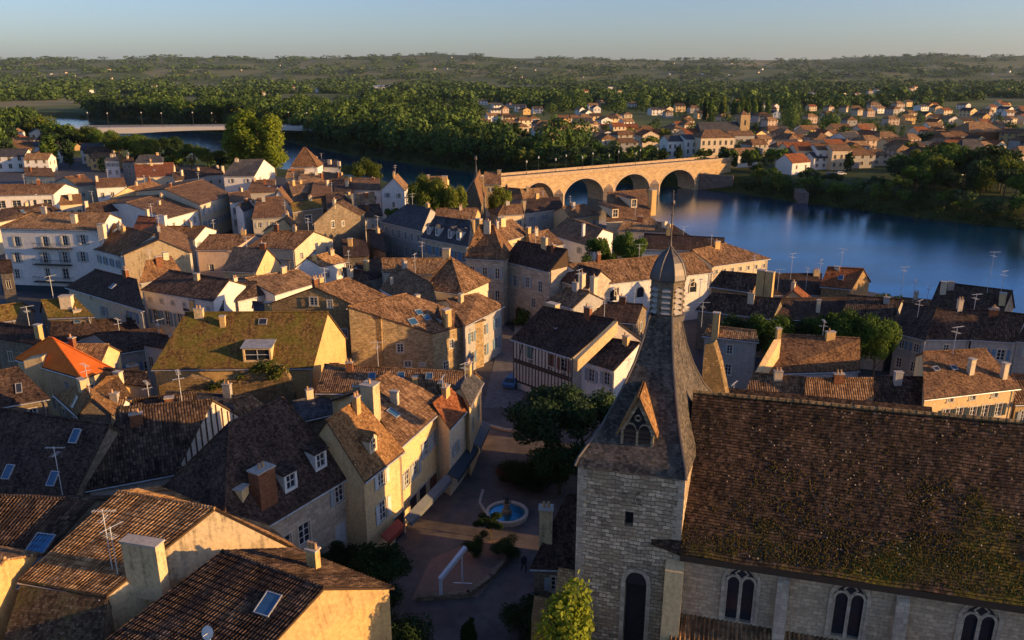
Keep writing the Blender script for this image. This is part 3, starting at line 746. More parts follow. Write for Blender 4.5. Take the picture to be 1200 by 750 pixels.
def street_lamp(h,double=False,name='street_lamp'):
    t=empty(name,(0,0,0)); q=MB(); q.lathe([(.16,0),(.16,.5),(.07,.6),(.05,h-.5),(.08,h-.4)],8); q.obj('post','cast_iron',t)
    q=MB(); q.lathe([(.14,h-.4),(.3,h+.1),(.32,h+.15),(.1,h+.4),(.03,h+.6)],8); q.obj('lantern','lamp_glass',t)
    return t
ORD=['leftmost','second from the left','third from the left','fourth from the left','fifth from the left','sixth from the left','seventh from the left','eighth from the left','ninth from the left','tenth from the left','eleventh from the left','twelfth from the left','thirteenth from the left','fourteenth from the left']
def ordw(i,n):
    if i==n-1 and n>1: return 'rightmost'
    if i<len(ORD): return ORD[i]
    k=n-i
    m=i+1
    suf='th' if 10<=m%100<=20 else {1:'st',2:'nd',3:'rd'}.get(m%10,'th')
    return '%d%s from the left'%(m,suf)
L0=street_lamp(4.6)
lx=[(617,0),(631,1),(651,0),(663,1),(682,0),(694,1),(713,0),(724,1),(744,0),(749,1),(769,1)]
for i,(px,far) in enumerate(lx):
    o=L0 if i==0 else copy_tree(L0)
    p0,d,n,tx,W,P=BR
    base=p0-n*(W-.15) if far else p0+n*(-.13)
    q=hitplane(px,205,base,n); t=(q-p0).dot(d); p=P(t,6.2,(W-.13) if far else .13)
    o.location=p; tag(o,'lamp post with glass lantern on the stone bridge, %s of its row'%ordw(i,len(lx)),'street lamp','lamp posts on the stone bridge')
# distant slender bridge
def beam_bridge():
    p0=at(60,150,5); p1=at(470,148.5,5); d=p1-p0; d.z=0; L=d.length; d.normalize(); n=V((d.y,-d.x,0))
    H0=empty('beam_bridge',V((0,0,-6))+V(((p0.x+p1.x)/2,(p0.y+p1.y)/2,0)),'slender pale concrete bridge arching over the far river bend','bridge')
    P=lambda t,z,w=0:p0+d*t-n*w+V((0,0,z-p0.z))
    tA=(hitplane(160,150,p0,n)-p0).dot(d); tB=(hitplane(392,150,p0,n)-p0).dot(d); m=(tA+tB)/2; hw=(tB-tA)/2
    q=MB(); S=30
    for k in range(S):
        a=L*k/S; b=L*(k+1)/S
        def zb(t):
            x=abs(t-m)/hw
            return 4.6-(1.3+2.2*min(1,x)**2.2) if x<1 else 1.1
        def zt(t): return 5.4-1.2*((t-m)/hw)**2*.3
        q.hexa([P(a,zb(a)),P(b,zb(b)),P(b,zb(b),11),P(a,zb(a),11),P(a,zt(a)),P(b,zt(b)),P(b,zt(b),11),P(a,zt(a),11)])
    q.obj('deck','beam_concrete',H0)
    q=MB()
    for w_ in (-.1,10.9):
        q.tube([P(0,5.9,w_),P(m,6.4,w_),P(L,5.9,w_)],.09,4); q.tube([P(0,5.4,w_),P(m,5.9,w_),P(L,5.4,w_)],.06,4)
    q.obj('railing','metal',H0)
    q=MB()
    for t in (tA-40,): q.hexa([P(t-1.5,-9,1),P(t+1.5,-9,1),P(t+1.5,-9,10),P(t-1.5,-9,10),P(t-1.5,2,1),P(t+1.5,2,1),P(t+1.5,2,10),P(t-1.5,2,10)])
    q.obj('pier','beam_concrete',H0)
    Lm=street_lamp(9.5); xs=[96,127,160,190,221,249,335,360,385]
    for i,px in enumerate(xs):
        o=Lm if i==0 else copy_tree(Lm); t=(hitplane(px,145,p0,n)-p0).dot(d); o.location=P(t,5.2,.4 if i%2 else 10.4)
        o.scale=(1.8,1.8,1); tag(o,'tall mast lamp on the far concrete bridge, %s of its row'%ordw(i,len(xs)),'street lamp','mast lamps on the far bridge')
beam_bridge()

# -------------------------------------------------- trees
def leafcloud(clumps,nleaf,size,seed,inner=.35):
    rnd=random.Random(seed); q=MB(); tot=sum(c[3]**2 for c in clumps)
    for (x,y,z,r,sz) in clumps:
        k=int(nleaf*r*r/tot)
        for _ in range(k):
            u=V((rnd.gauss(0,1),rnd.gauss(0,1),rnd.gauss(0,1))).normalized()
            rr=r*(inner+(1-inner)*rnd.random()**.45)*(1+.12*rnd.gauss(0,1))
            p=V((x+u.x*rr,y+u.y*rr,z+u.z*rr*sz))
            nrm=(u+V((rnd.gauss(0,.55),rnd.gauss(0,.55),rnd.gauss(0,.55)))).normalized()
            t=nrm.cross(V((rnd.gauss(0,1),rnd.gauss(0,1),rnd.gauss(0,1)))).normalized(); b=nrm.cross(t); s=size*rnd.uniform(.6,1.4)
            q.face([p+t*s,p+b*s*.6,p-t*s,p-b*s*.6],[(0,0)]*4)
    return q
def crown_clumps(kind,seed):
    rnd=random.Random(seed*31+5); c=[]
    if kind=='round':
        c.append((0,0,.62,.24,.9))
        for k in range(15):
            a=rnd.random()*6.28; e=rnd.uniform(-.35,1.0); rr=.29*math.cos(e*.9); c.append((rr*math.cos(a),rr*math.sin(a),.58+.28*math.sin(e),rnd.uniform(.10,.17),.85))
    elif kind=='tall':
        for k in range(17):
            h=k/16; a=rnd.random()*6.28; rr=.17*math.sin(math.pi*(.15+.8*h))*rnd.uniform(.5,1.1); c.append((rr*math.cos(a),rr*math.sin(a),.22+.68*h,rnd.uniform(.09,.14),1.1))
    elif kind=='poplar':
        for k in range(12):
            h=k/11; a=rnd.random()*6.28; rr=.03; c.append((rr*math.cos(a),rr*math.sin(a),.14+.78*h,.11*math.sin(math.pi*(.2+.72*h))+.02,1.3))
    elif kind=='bush':
        for k in range(12):
            a=rnd.random()*6.28; rr=rnd.uniform(.1,.38); c.append((rr*math.cos(a),rr*math.sin(a),rnd.uniform(.25,.72),rnd.uniform(.16,.27),.8))
    elif kind=='spread':
        for k in range(18):
            a=rnd.random()*6.28; rr=rnd.uniform(.08,.5); c.append((rr*math.cos(a),rr*math.sin(a),.62+.22*(1-(rr/.5)**2)+rnd.uniform(-.14,.08),rnd.uniform(.11,.18),.7))
    elif kind=='wild':
        for k in range(22):
            a=rnd.random()*6.28; h=rnd.random(); rr=rnd.uniform(.03,.26)*(1.15-h*.75); c.append((rr*math.cos(a),rr*math.sin(a),.18+.72*h,rnd.uniform(.06,.11),1.4))
    return c
TC={}
def crown_mesh(kind,lod,var):
    k=(kind,lod,var)
    if k not in TC:
        cl=crown_clumps(kind,var+1)
        n,s={'near':(9000,.018),'mid':(1500,.04),'far':(420,.07)}[lod]
        if kind=='wild' and lod=='near': n,s=7500,.016
        TC[k]=leafcloud(cl,n,s,var*7+3)
    return TC[k]
TM={}
def trunk_mb(kind,rnd):
    q=MB(); top={'bush':.5,'poplar':.8,'tall':.75,'wild':.8}.get(kind,.62)
    pts=[V((0,0,-.02))]; x=y=0
    for k in range(1,6): x+=rnd.uniform(-.012,.012); y+=rnd.uniform(-.012,.012); pts.append(V((x,y,top*k/5)))
    q.tube(pts,[.028,.022,.018,.014,.009,.004],7)
    for k in range(7):
        a=k*2.4+rnd.random(); h=rnd.uniform(.25,.5)*(top/.62); b=V((x*h,y*h,h)); r=rnd.uniform(.15,.28)*(.35 if kind in ('poplar','wild') else 1)
        q.tube([b,b+V((math.cos(a)*r*.5,math.sin(a)*r*.5,.1)),b+V((math.cos(a)*r,math.sin(a)*r,.24))],[.011,.007,.003],5)
    return q
def tree(px,py,h,kind,leaf,label=None,cat='tree',z=0.,wid=1.,lod='near',var=0,name='tree',group=None,pos=None,rot=None):
    p=V(pos) if pos is not None else at(px,py,z)
    key=(kind,leaf,lod,var)
    rnd=random.Random(var*13+1)
    rz=rot if rot is not None else (px*1.3+py)%6.28
    if lod=='near' or lod=='mid':
        if key not in TM:
            TM[key]=(trunk_mb(kind,rnd).mesh('trunk','bark'),crown_mesh(kind,lod,var).mesh('crown',leaf))
        t=empty(name,p,label,cat,group,rz); t.scale=(h*wid,h*wid,h)
        for nm,me in zip(('trunk','crown'),TM[key]):
            o=bpy.data.objects.new(nm,me); COL.objects.link(o); o.parent=t
        return t
    if key not in TM:
        q=crown_mesh(kind,lod,var); n=len(q.f); b=MB(); b.v=list(q.v);b.f=list(q.f);b.uv=list(q.uv);b.m=list(q.m)
        b.tube([V((0,0,-.03)),V((0,0,.6))],[.025,.01],5,1); TM[key]=b.mesh('tree',[leaf,'bark'])
    o=bpy.data.objects.new(name,TM[key]); COL.objects.link(o); o.location=p; o.rotation_euler=(0,0,rz); o.scale=(h*wid,h*wid,h)
    if label: tag(o,label,cat,group)
    return o
# ================================================================ CHURCH
flat('moss_tuft',(.062,.045,.012),.95,0,.05,.6,4); flat('lichen',(.28,.22,.15))
def church():
    FL=at(678,541,17); FR=at(803,557.5,17); BR=at(838,470,17); BL=FL+(BR-FR)
    C0=(FL+BR)/2; C0.z=0
    H0=empty('church',V((C0.x,C0.y,0)),'medieval stone church with slate spire, lantern turret and mossy brown nave roof','church')
    u=(FR-FL).normalized(); n=V((-u.y,u.x,0)); out_=-n
    g=lambda p,z: V((p.x,p.y,z))
    # tower walls with tall pointed arch and little window
    hs=[]
    def T(px,py):
        p=hitplane(px,py,FL,n); return (p-FL).dot(u),p.z
    t1,z1=T(744,745); tw0,_=T(732,700); tw1,_=T(757,700); _,za=T(744,670)
    ws,wz=T(737,608)
    mb=MB()
    W=(FR-FL).length
    arch=(tw0,tw1,1.0,za-.9)
    wall_face(mb,g(FL,0),g(FR,0),0,17,17,None,[arch,(ws-.27,ws+.27,wz-.55,wz+.5)],.7)
    wall_face(mb,g(FR,0),g(BR,0),0,17,17,None,[]); wall_face(mb,g(BR,0),g(BL,0),0,17,17,None,[]); wall_face(mb,g(BL,0),g(FL,0),0,17,17,None,[])
    mb.obj('tower_wall','tower_stone',H0)
    # pointed head of the arch: dark opening recessed + stone moulding
    q=MB(); cx=(tw0+tw1)/2; hw=(tw1-tw0)/2; zb=za-.9
    P=lambda t,z,o=0: FL+u*t+V((0,0,z-17))-n*o
    S=7; arc=[]
    for k in range(S+1): arc.append((cx-hw+hw*(1-math.cos(k/S*math.pi/2*.9))*1.0, zb+.9*math.sin(k/S*math.pi/2)))
    arcR=[(2*cx-t,z) for t,z in arc[::-1]]
    prof=arc+arcR
    q.face([P(t,z,.012) for t,z in prof],None); q.obj('arch_opening','shop_dark',H0)
    q=MB()
    path=[(cx-hw,1.0)]+prof+[(cx+hw,1.0)]
    for (a,b) in zip(path,path[1:]):
        def ex(t,z):
            return (cx+(t-cx)*(1+.28/hw), z+(.22 if z>zb+.3 else 0))
        a2,b2=ex(*a),ex(*b)
        q.hexa([P(*a,.02),P(*b,.02),P(*b2,.02),P(*a2,.02),P(*a,.09),P(*b,.09),P(*b2,.09),P(*a2,.09)])
    q.obj('arch_moulding','ashlar',H0)
    q=MB(); q.face([P(tw0,1.0,-.65),P(tw1,1.0,-.65),P(tw1,zb,-.65),P(tw0,zb,-.65)]); q.face([P(ws-.27,wz-.55,-.5),P(ws+.27,wz-.55,-.5),P(ws+.27,wz+.5,-.5),P(ws-.27,wz+.5,-.5)]); q.obj('opening_dark','shop_dark',H0)
    # missing stones under the eaves
    rnd=random.Random(4)
    for k in range(15):
        q=MB(); t,z=T(725+rnd.random()*24,577+rnd.random()*18); s=rnd.uniform(.12,.3); q.hexa([P(t,z,.0),P(t+s,z,.0),P(t+s,z+.13,.0),P(t,z+.13,.0),P(t,z,.03),P(t+s,z,.03),P(t+s,z+.13,.03),P(t,z+.13,.03)])
        q.obj('putlog_hole','stone_dark',H0)
    # quoins right
    q=MB()
    for k in range(30):
        z=16.6-.45*k; l=.55 if k%2 else .35; q.hexa([P(W-l,z,0),P(W+.03,z,0),P(W+.03,z+.42,0),P(W-l,z+.42,0),P(W-l,z,.03),P(W+.03,z,.03),P(W+.03,z+.42,.03),P(W-l,z+.42,.03)])
        q.hexa([P(-.03,z,0),P(l,z,0),P(l,z+.42,0),P(-.03,z+.42,0),P(-.03,z,.03),P(l,z,.03),P(l,z+.42,.03),P(-.03,z+.42,.03)])
    q.obj('quoin','ashlar',H0)
    # spire
    ax=(FL+BR)/2; a0=hitplane(781,366,ax,V((0,1,0))); ax=V((a0.x,ax.y,0)); zl=a0.z
    q=MB(); cs=[FL,FR,BR,BL]; cc=sum(cs,V((0,0,0)))/4
    def ringp(f,z): 
        return [V((ax.x*(1-f)+c.x*f+0,ax.y*(1-f)+c.y*f,z)) for c in cs]
    levels=[(1.04,16.8),(1.0,17.3),(.75,18.8),(.52,20.8),(.37,22.5),(.265,24.2),(.215,zl+.1)]
    rings=[ringp(f,z) for f,z in levels]
    for a,b in zip(rings,rings[1:]):
        for k in range(4):
            j=(k+1)%4; q.face([a[k],a[j],b[j],b[k]])
    q.face(rings[0][::-1]); q.obj('spire_roof','spire_slate',H0)
    for k in range(4):
        q=MB(); q.tube([r[k]+V((0,0,.02)) for r in rings],.09,6); q.obj('hip_lead','lead',H0)
    # lantern
    zc=hitplane(781,326,ax,V((0,1,0))).z; zt=hitplane(781,291,ax,V((0,1,0))).z; ztip=hitplane(780,236,ax,V((0,1,0))).z
    r8=1.08; q=MB(); off=R(-16+22.5)
    q.lathe([(r8+.18,zl-.35),(r8+.18,zl),(r8+.02,zl+.05)],8,0,(ax.x,ax.y,0),off)
    q.lathe([(r8*.72,zl),(r8*.72,zc)],8,1,(ax.x,ax.y,0),off)
    q.obj('lantern_base',['lead','shop_dark'],H0)
    ang=[off+k*math.pi/4 for k in range(8)]; cor=[V((ax.x+r8*math.cos(a),ax.y+r8*math.sin(a),0)) for a in ang]
    fr=MB()
    for k in range(8):
        a,b=cor[k],cor[(k+1)%8]; d=(b-a).normalized(); nn=V((d.y,-d.x,0)); Lk=(b-a).length
        B=lambda t,z,o:a+d*t+nn*o+V((0,0,z))
        fr.hexa([B(-.03,zl,-.1),B(.15,zl,-.1),B(.15,zl,.04),B(-.03,zl,.04),B(-.03,zc,-.1),B(.15,zc,-.1),B(.15,zc,.04),B(-.03,zc,.04)])
        fr.hexa([B(Lk-.15,zl,-.1),B(Lk+.03,zl,-.1),B(Lk+.03,zl,.04),B(Lk-.15,zl,.04),B(Lk-.15,zc,-.1),B(Lk+.03,zc,-.1),B(Lk+.03,zc,.04),B(Lk-.15,zc,.04)])
        # arched head
        zz=zc-.62
        for i in range(6):
            a0_=math.pi*i/6; a1_=math.pi*(i+1)/6; hw_=Lk/2-.15; m=Lk/2
            x0,x1=m-hw_*math.cos(a0_),m-hw_*math.cos(a1_); y0,y1=zz+hw_*math.sin(a0_),zz+hw_*math.sin(a1_)
            fr.face([B(x0,y0,.03),B(x1,y1,.03),B(x1,zc,.03),B(x0,zc,.03)])
    fr.obj('lantern_frame','stone_dark',H0)
    lv=MB()
    for k in range(8):
        a,b=cor[k],cor[(k+1)%8]; d=(b-a).normalized(); nn=V((d.y,-d.x,0)); Lk=(b-a).length
        B=lambda t,z,o:a+d*t+nn*o+V((0,0,z))
        for i in range(5):
            z=zl+.12+i*(zc-zl-.45)/5
            lv.hexa([B(.15,z,.12),B(Lk-.15,z,.12),B(Lk-.15,z+.3,-.2),B(.15,z+.3,-.2),B(.15,z+.05,.14),B(Lk-.15,z+.05,.14),B(Lk-.15,z+.35,-.18),B(.15,z+.35,-.18)])
    lv.obj('louvre','capstone',H0)
    q=MB(); hh=zt-zc
    q.lathe([(r8+.12,zc-.05),(r8+.14,zc+.08),(r8+.08,zc+hh*.2),(r8*.98,zc+hh*.38),(r8*.82,zc+hh*.58),(r8*.55,zc+hh*.78),(r8*.25,zc+hh*.93),(.09,zt+.12)],8,0,(ax.x,ax.y,0),off)
    q.obj('dome','lead',H0)
    q=MB()
    prof=[(r8+.14,zc+.08),(r8+.08,zc+hh*.2),(r8*.98,zc+hh*.38),(r8*.82,zc+hh*.58),(r8*.55,zc+hh*.78),(r8*.25,zc+hh*.93),(.09,zt+.12)]
    for a in ang: q.tube([V((ax.x+r*math.cos(a),ax.y+r*math.sin(a),z)) for r,z in prof],.045,5)
    q.obj('dome_rib','lead',H0)
    q=MB(); q.lathe([(.11,zt),(.06,zt+.5),(.045,ztip-.9),(.1,ztip-.85),(.04,ztip-.75),(.03,ztip-.25)],8,0,(ax.x,ax.y,0)); q.lathe([(.02,ztip-.3),(.12,ztip-.18),(.14,ztip-.06),(.1,ztip+.06),(.02,ztip+.12)],8,0,(ax.x,ax.y,0))
    q.tube([(ax.x,ax.y,ztip),(ax.x,ax.y,ztip+.7)],.02,4); q.tube([(ax.x-.22,ax.y,ztip+.4),(ax.x+.22,ax.y,ztip+.4)],.02,4)
    q.obj('finial','lead',H0)
    # lucarne on the front slope
    f=at(745,529,17.9); cx,cyy=f.x,f.y
    M=Matrix.Translation(f+n*.35)@Matrix.Rotation(math.atan2(u.y,u.x),4,'Z')
    q=MB(); w=2.0; h=1.25; rise=2.1
    for hx in (-1,1):
        q.face([(hx*w/2,0,-.4),(hx*w/2,3.,-.4),(hx*w/2,3.,h),(hx*w/2,0,h)])
    q.face([(-w/2,.12,-.3),(w/2,.12,-.3),(w/2,.12,h),(0,.12,h+rise),(-w/2,.12,h)],None,1)
    for (x0,x1) in ((-w/2,-w/2+.16),(w/2-.16,w/2),(-.07,.07)): q.box(x0,x1,-.05,.1,-.3,h)
    q.box(-w/2,w/2,-.06,.1,-.42,-.3)
    S=6
    for s in (-1,1):   # two lancet heads + rakes
        q.hexa([(s*w/2,-.05,h),(s*(w/2-.2),-.05,h),(s*(w/2-.2),.1,h),(s*w/2,.1,h),(0,-.05,h+rise),(0,-.05,h+rise-.45),(0,.1,h+rise-.45),(0,.1,h+rise)])
        m=s*.45
        for k in range(S):
            a,b=math.pi*k/S,math.pi*(k+1)/S; x0,x1=m-.38*math.cos(a),m-.38*math.cos(b); z0,z1=h-.1+.38*1.3*math.sin(a),h-.1+.38*1.3*math.sin(b)
            q.hexa([(x0,-.04,z0),(x1,-.04,z1),(x1,.1,z1),(x0,.1,z0),(x0*1.08,-.04,z0+.1),(x1*1.08,-.04,z1+.1),(x1*1.08,.1,z1+.1),(x0*1.08,.1,z0+.1)])
    for k in range(5):
        a,b=2*math.pi*k/5,2*math.pi*(k+1)/5; q.tube([(.2*math.cos(a),0,h+.82+.2*math.sin(a)),(.2*math.cos(b),0,h+.82+.2*math.sin(b))],.05,4)
    q.v=[tuple(M@V(v)) for v in q.v]; do=q.obj('dormer',['tower_stone','shop_dark'],H0)
    q=MB()
    for k in range(5):
        z=-.15+k*.3; q.hexa([(-w/2+.16,.0,z),(w/2-.16,.0,z),(w/2-.16,.11,z+.16),(-w/2+.16,.11,z+.16),(-w/2+.16,.0,z+.05),(w/2-.16,.0,z+.05),(w/2-.16,.11,z+.2),(-w/2+.16,.11,z+.2)])
    q.v=[tuple(M@V(v)) for v in q.v]; q.obj('louvre','timber',do,H0.location)
    q=MB()
    for s in (-1,1):
        a=V((s*(w/2+.2),-.25,h-.35)); b=V((0,-.25,h+rise+.12)); c=V((0,4.2,h+rise+.12)); d=V((s*(w/2+.2),3.0,h-.35)); P4=[a,b,c,d]; T4=[x+V((s*.06,0,.1)) for x in P4]
        q.face(T4);q.face(P4)
        for i in range(4): q.face([P4[i],P4[(i+1)%4],T4[(i+1)%4],T4[i]])
    q.v=[tuple(M@V(v)) for v in q.v]; q.obj('dormer_roof','flat_tan',do,H0.location)
    # nave
    ze=12.0; zr=19.9
    E1=at(797,645.5,ze); E2=at(1200,706,ze); R1=at(812,463,zr); R2=at(1200,499,zr)
    un=(E2-E1).normalized(); E2=E2+un*16; R2=R2+(R2-R1).normalized()*18; nn=V((-un.y,un.x,0))
    B1=E1+(R1-E1)*2; B1.z=ze; B2=E2+(R2-E2)*2; B2.z=ze
    q=MB()
    NU,NV=150,56
    def slab(a,b,c,d,sg,fine=False):
        th=V((0,0,.2)); Lu=(b-a).length; Lv=(d-a).length
        rnd=random.Random(8)
        if fine:
            # individually uneven courses of flat tiles
            rows=[]
            for j in range(NV+1):
                rows.append([a.lerp(b,i/NU).lerp(d.lerp(c,i/NU),j/NV)+th+V((0,0,.09*noise.noise(V((i*.09,j*.1,0)))+rnd.uniform(-.014,.014)-.12*math.sin(math.pi*i/NU)*math.sin(math.pi*j/NV))) for i in range(NU+1)])
            for j in range(NV):
                for i in range(NU):
                    up=V((0,-.012,.03)) 
                    q.face([rows[j][i]+up,rows[j][i+1]+up,rows[j+1][i+1],rows[j+1][i]],[(Lu*i/NU,Lv*j/NV),(Lu*(i+1)/NU,Lv*j/NV),(Lu*(i+1)/NU,Lv*(j+1)/NV),(Lu*i/NU,Lv*(j+1)/NV)])
                    if j: q.face([rows[j][i],rows[j][i+1],rows[j][i+1]+up,rows[j][i]+up],[(0,0)]*4)
        else: q.face([a+th,b+th,c+th,d+th],[(0,0),(Lu,0),(Lu,Lv),(0,Lv)])
        lo_=V((0,0,-.25)) if fine else V((0,0,0)); q.face([d+lo_,c+lo_,b+lo_,a+lo_],None,1)
        for x,y in ((a,b),(b,c),(c,d),(d,a)): q.face([x+lo_,y+lo_,y+th,x+th],None,1)
    dr=(E1-R1).normalized()
    slab(E1+dr*.4,E2+dr*.4,R2,R1,1,True)
    dr2=(B1-R1).normalized(); slab(B2+dr2*.4,B1+dr2*.4,R1,R2,1)
    q.obj('nave_roof',['nave_tiles','timber'],H0)
    # moss cushions and slipped tile chips lying on the roof
    rm=random.Random(12)
    for nm,mt,cnt,ex in (('roof_moss','moss_tuft',12000,1),('roof_lichen','lichen',260,0)):
        q=MB(); k=0
        while k<cnt:
            u_,v_=rm.random(),rm.random()
            dn_=grid_noise(u_*30,v_*12,3.2,4)+.9*grid_noise(u_*30,v_*12,.8,8)
            if ex and rm.random()>max(.03,min(1,(u_*1.0+(1-v_)*1.1-.85)+dn_*.9)): continue
            k+=1; p=E1.lerp(E2,u_).lerp(R1.lerp(R2,u_),v_)+V((0,0,.2-.12*math.sin(math.pi*u_)*math.sin(math.pi*v_)+.045)); s=rm.uniform(.025,.065) if ex else rm.uniform(.03,.06)
            a0=rm.random()*6.28
            ring_=[p+V((math.cos(a0+j*1.571)*s*1.3,math.sin(a0+j*1.571)*s*.8,math.sin(a0+j*1.571)*s*.9)) for j in range(4)]; top=p+V((0,-.25,.45))*s
            for j in range(4): q.face([ring_[j],ring_[(j+1)%4],top],[(0,0)]*3)
        o_=q.obj(nm,mt,H0); o_['kind']='stuff'
    q=MB(); k=0; Lr=(R2-R1).length; dd=(R2-R1).normalized(); rnd=random.Random(2)
    while k*.45<Lr:
        s=R1+dd*(k*.45)+V((0,0,.22+rnd.uniform(-.02,.02))); q.tube([s,s+dd*.44],[.15,.13],6); k+=1
    q.obj('ridge_tiles','ruin',H0)
    # little roof that wraps the tower corner
    q=MB(); a=at(763,638,12.0); b=E1+dr*.3; c=b+(R1-E1)*.2; d=a+(R1-E1)*.2; th=V((0,0,.2)); q.face([a+th,b+th,c+th,d+th]); q.face([d,c,b,a])
    for x,y in ((a,b),(b,c),(c,d),(d,a)): q.face([x,y,y+th,x+th])
    q.obj('roof_corner','nave_tiles',H0)
    # nave walls
    wo=E1+nn*.45; we=E2+nn*.45; Ln=(we-wo).length
    def TN(px,py):
        p=hitplane(px,py,wo,nn); return (p-wo).dot(un),p.z
    wins=[]
    for px,yb,yt in ((864,728,664),(989,747,682),(1138,775,706)):
        t,zb_=TN(px,yb); _,zt_=TN(px,yt); wins.append((t,zb_,zt_))
    holes=[]
    mb=MB()
    for t,b_,t_ in wins: holes.append((t-.95,t+.95,b_,t_-.75))
    wall_face(mb,g(wo,0),g(we,0),0,ze,ze,None,holes,.35); L1=g(B1,0)-nn*.45; L2=g(B2,0)-nn*.45
    wall_face(mb,g(we,0),L2,0,ze,ze,((L2-g(we,0)).length/2,zr-.1),[]); wall_face(mb,L2,L1,0,ze,ze,None,[]); wall_face(mb,L1,g(wo,0),0,ze,ze,((L1-g(wo,0)).length/2,zr-.1),[])
    mb.obj('nave_wall','nave_stone',H0)
    Q=lambda t,z,o=0: V((wo.x,wo.y,0))+un*t-nn*o+V((0,0,z))
    q=MB(); q.hexa([Q(-.5,ze-.25,0),Q(Ln,ze-.25,0),Q(Ln,ze-.25,.2),Q(-.5,ze-.25,.2),Q(-.5,ze,0),Q(Ln,ze,0),Q(Ln,ze,.25),Q(-.5,ze,.25)]); q.obj('cornice','ashlar',H0)
    for t,b_,t_ in wins:
        wn=MB(); hw=.95; zs=t_-.95; S=8
        # glass behind tracery
        gl=MB()
        out=[]
        for k in range(S+1): a=k/S*math.pi/2; out.append((t-hw*math.cos(a)**.9,zs+.95*math.sin(a)**1.0))
        out2=[(2*t-x,z) for x,z in out[::-1]][1:]
        allp=out+out2
        # outer moulding
        path=[(t-hw,b_)]+allp+[(t+hw,b_)]
        for (a,b) in zip(path,path[1:]):
            ex=lambda x,z:(t+(x-t)*1.22,z+(.2*max(0,(z-zs)/.95)))
            a2,b2=ex(*a),ex(*b); wn.hexa([Q(*a,.01),Q(*b,.01),Q(*b2,.01),Q(*a2,.01),Q(*a,.12),Q(*b,.12),Q(*b2,.12),Q(*a2,.12)])
        gl.face([Q(x,z,.02) for x,z in [(t-hw+.18,zs)]+[(t+(x-t)*.82,zs+(z-zs)*.86) for x,z in allp]+[(t+hw-.18,zs)]],None)
        gl.face([Q(t-hw,b_,-.28),Q(t+hw,b_,-.28),Q(t+hw,zs+.1,-.28),Q(t-hw,zs+.1,-.28)])
        # tracery: stone plate around the two lancets, the mullion, quatrefoil
        wn.hexa([Q(t-.1,b_,0),Q(t+.1,b_,0),Q(t+.1,b_,.05),Q(t-.1,b_,.05),Q(t-.1,zs+.2,0),Q(t+.1,zs+.2,0),Q(t+.1,zs+.2,.05),Q(t-.1,zs+.2,.05)])
        for s in (-1,1):
            wn.hexa([Q(t+s*.95,b_,0),Q(t+s*.78,b_,0),Q(t+s*.78,b_,.05),Q(t+s*.95,b_,.05),Q(t+s*.95,zs,0),Q(t+s*.78,zs,0),Q(t+s*.78,zs,.05),Q(t+s*.95,zs,.05)])
            m=t+s*.44
            for k in range(7):
                a,b=math.pi*k/7,math.pi*(k+1)/7; x0,x1=m-.36*math.cos(a),m-.36*math.cos(b); z0,z1=zs-.25+.5*math.sin(a),zs-.25+.5*math.sin(b)
                wn.hexa([Q(x0,z0,.021),Q(x1,z1,.021),Q(m+(x1-m)*1.4,z1+.14,.021),Q(m+(x0-m)*1.4,z0+.14,.021),Q(x0,z0,.07),Q(x1,z1,.07),Q(m+(x1-m)*1.4,z1+.14,.07),Q(m+(x0-m)*1.4,z0+.14,.07)])
        for k in range(12):
            a,b=2*math.pi*k/12,2*math.pi*(k+1)/12
            r0=.27+.07*math.cos(4*a); r1=.27+.07*math.cos(4*b)
            wn.hexa([Q(t+r0*math.cos(a),zs+.52+r0*math.sin(a),.021),Q(t+r1*math.cos(b),zs+.52+r1*math.sin(b),.021),Q(t+(r1+.09)*math.cos(b),zs+.52+(r1+.09)*math.sin(b),.021),Q(t+(r0+.09)*math.cos(a),zs+.52+(r0+.09)*math.sin(a),.021),
                     Q(t+r0*math.cos(a),zs+.52+r0*math.sin(a),.07),Q(t+r1*math.cos(b),zs+.52+r1*math.sin(b),.07),Q(t+(r1+.09)*math.cos(b),zs+.52+(r1+.09)*math.sin(b),.07),Q(t+(r0+.09)*math.cos(a),zs+.52+(r0+.09)*math.sin(a),.07)])
        wo_=wn.obj('window','ashlar',H0); gl.obj('pane','glass',wo_,H0.location)
    for px,wd in ((790,1.1),(918,.7),(1061,.7)):
        t,_=TN(px,680); top=ze-.75; q=MB(); dp=.55 if px!=790 else 1.3
        q.hexa([Q(t-wd/2,0,-.1),Q(t+wd/2,0,-.1),Q(t+wd/2,0,dp+.5),Q(t-wd/2,0,dp+.5),Q(t-wd/2,5,-.1),Q(t+wd/2,5,-.1),Q(t+wd/2,5,dp+.5),Q(t-wd/2,5,dp+.5)])
        q.hexa([Q(t-wd/2,5,-.1),Q(t+wd/2,5,-.1),Q(t+wd/2,5,dp+.5),Q(t-wd/2,5,dp+.5),Q(t-wd/2,top,-.1),Q(t+wd/2,top,-.1),Q(t+wd/2,top-.5,dp*.7),Q(t-wd/2,top-.5,dp*.7)])
        q.obj('buttress','yellow' if px==790 else 'ashlar',H0)
    # lean-to roof below the windows (ribbed tiles)
    q=MB(); a=hitplane(788,716,wo,nn); b=hitplane(1200,783,wo,nn); a.z=b.z=wins[0][1]-.12
    aa=a-nn*.1; bb=b+un*8; t0=(a-wo).dot(un); t1=Ln; per=.28; nu=int((t1-t0)/per)*6; zt=a.z
    nv=12; wdt=5.5; slope=.42
    def PP(i,j,l):
        uu=t0+(t1-t0)*i/nu; x=((uu-t0)/per)%1.0; hh=.08*math.sin(math.pi*((x*2)%1)) if x<.5 else -.04*math.sin(math.pi*((x*2)%1))
        w_=wdt*(1-j/nv); return Q(uu,zt-slope*w_+hh+l,w_)
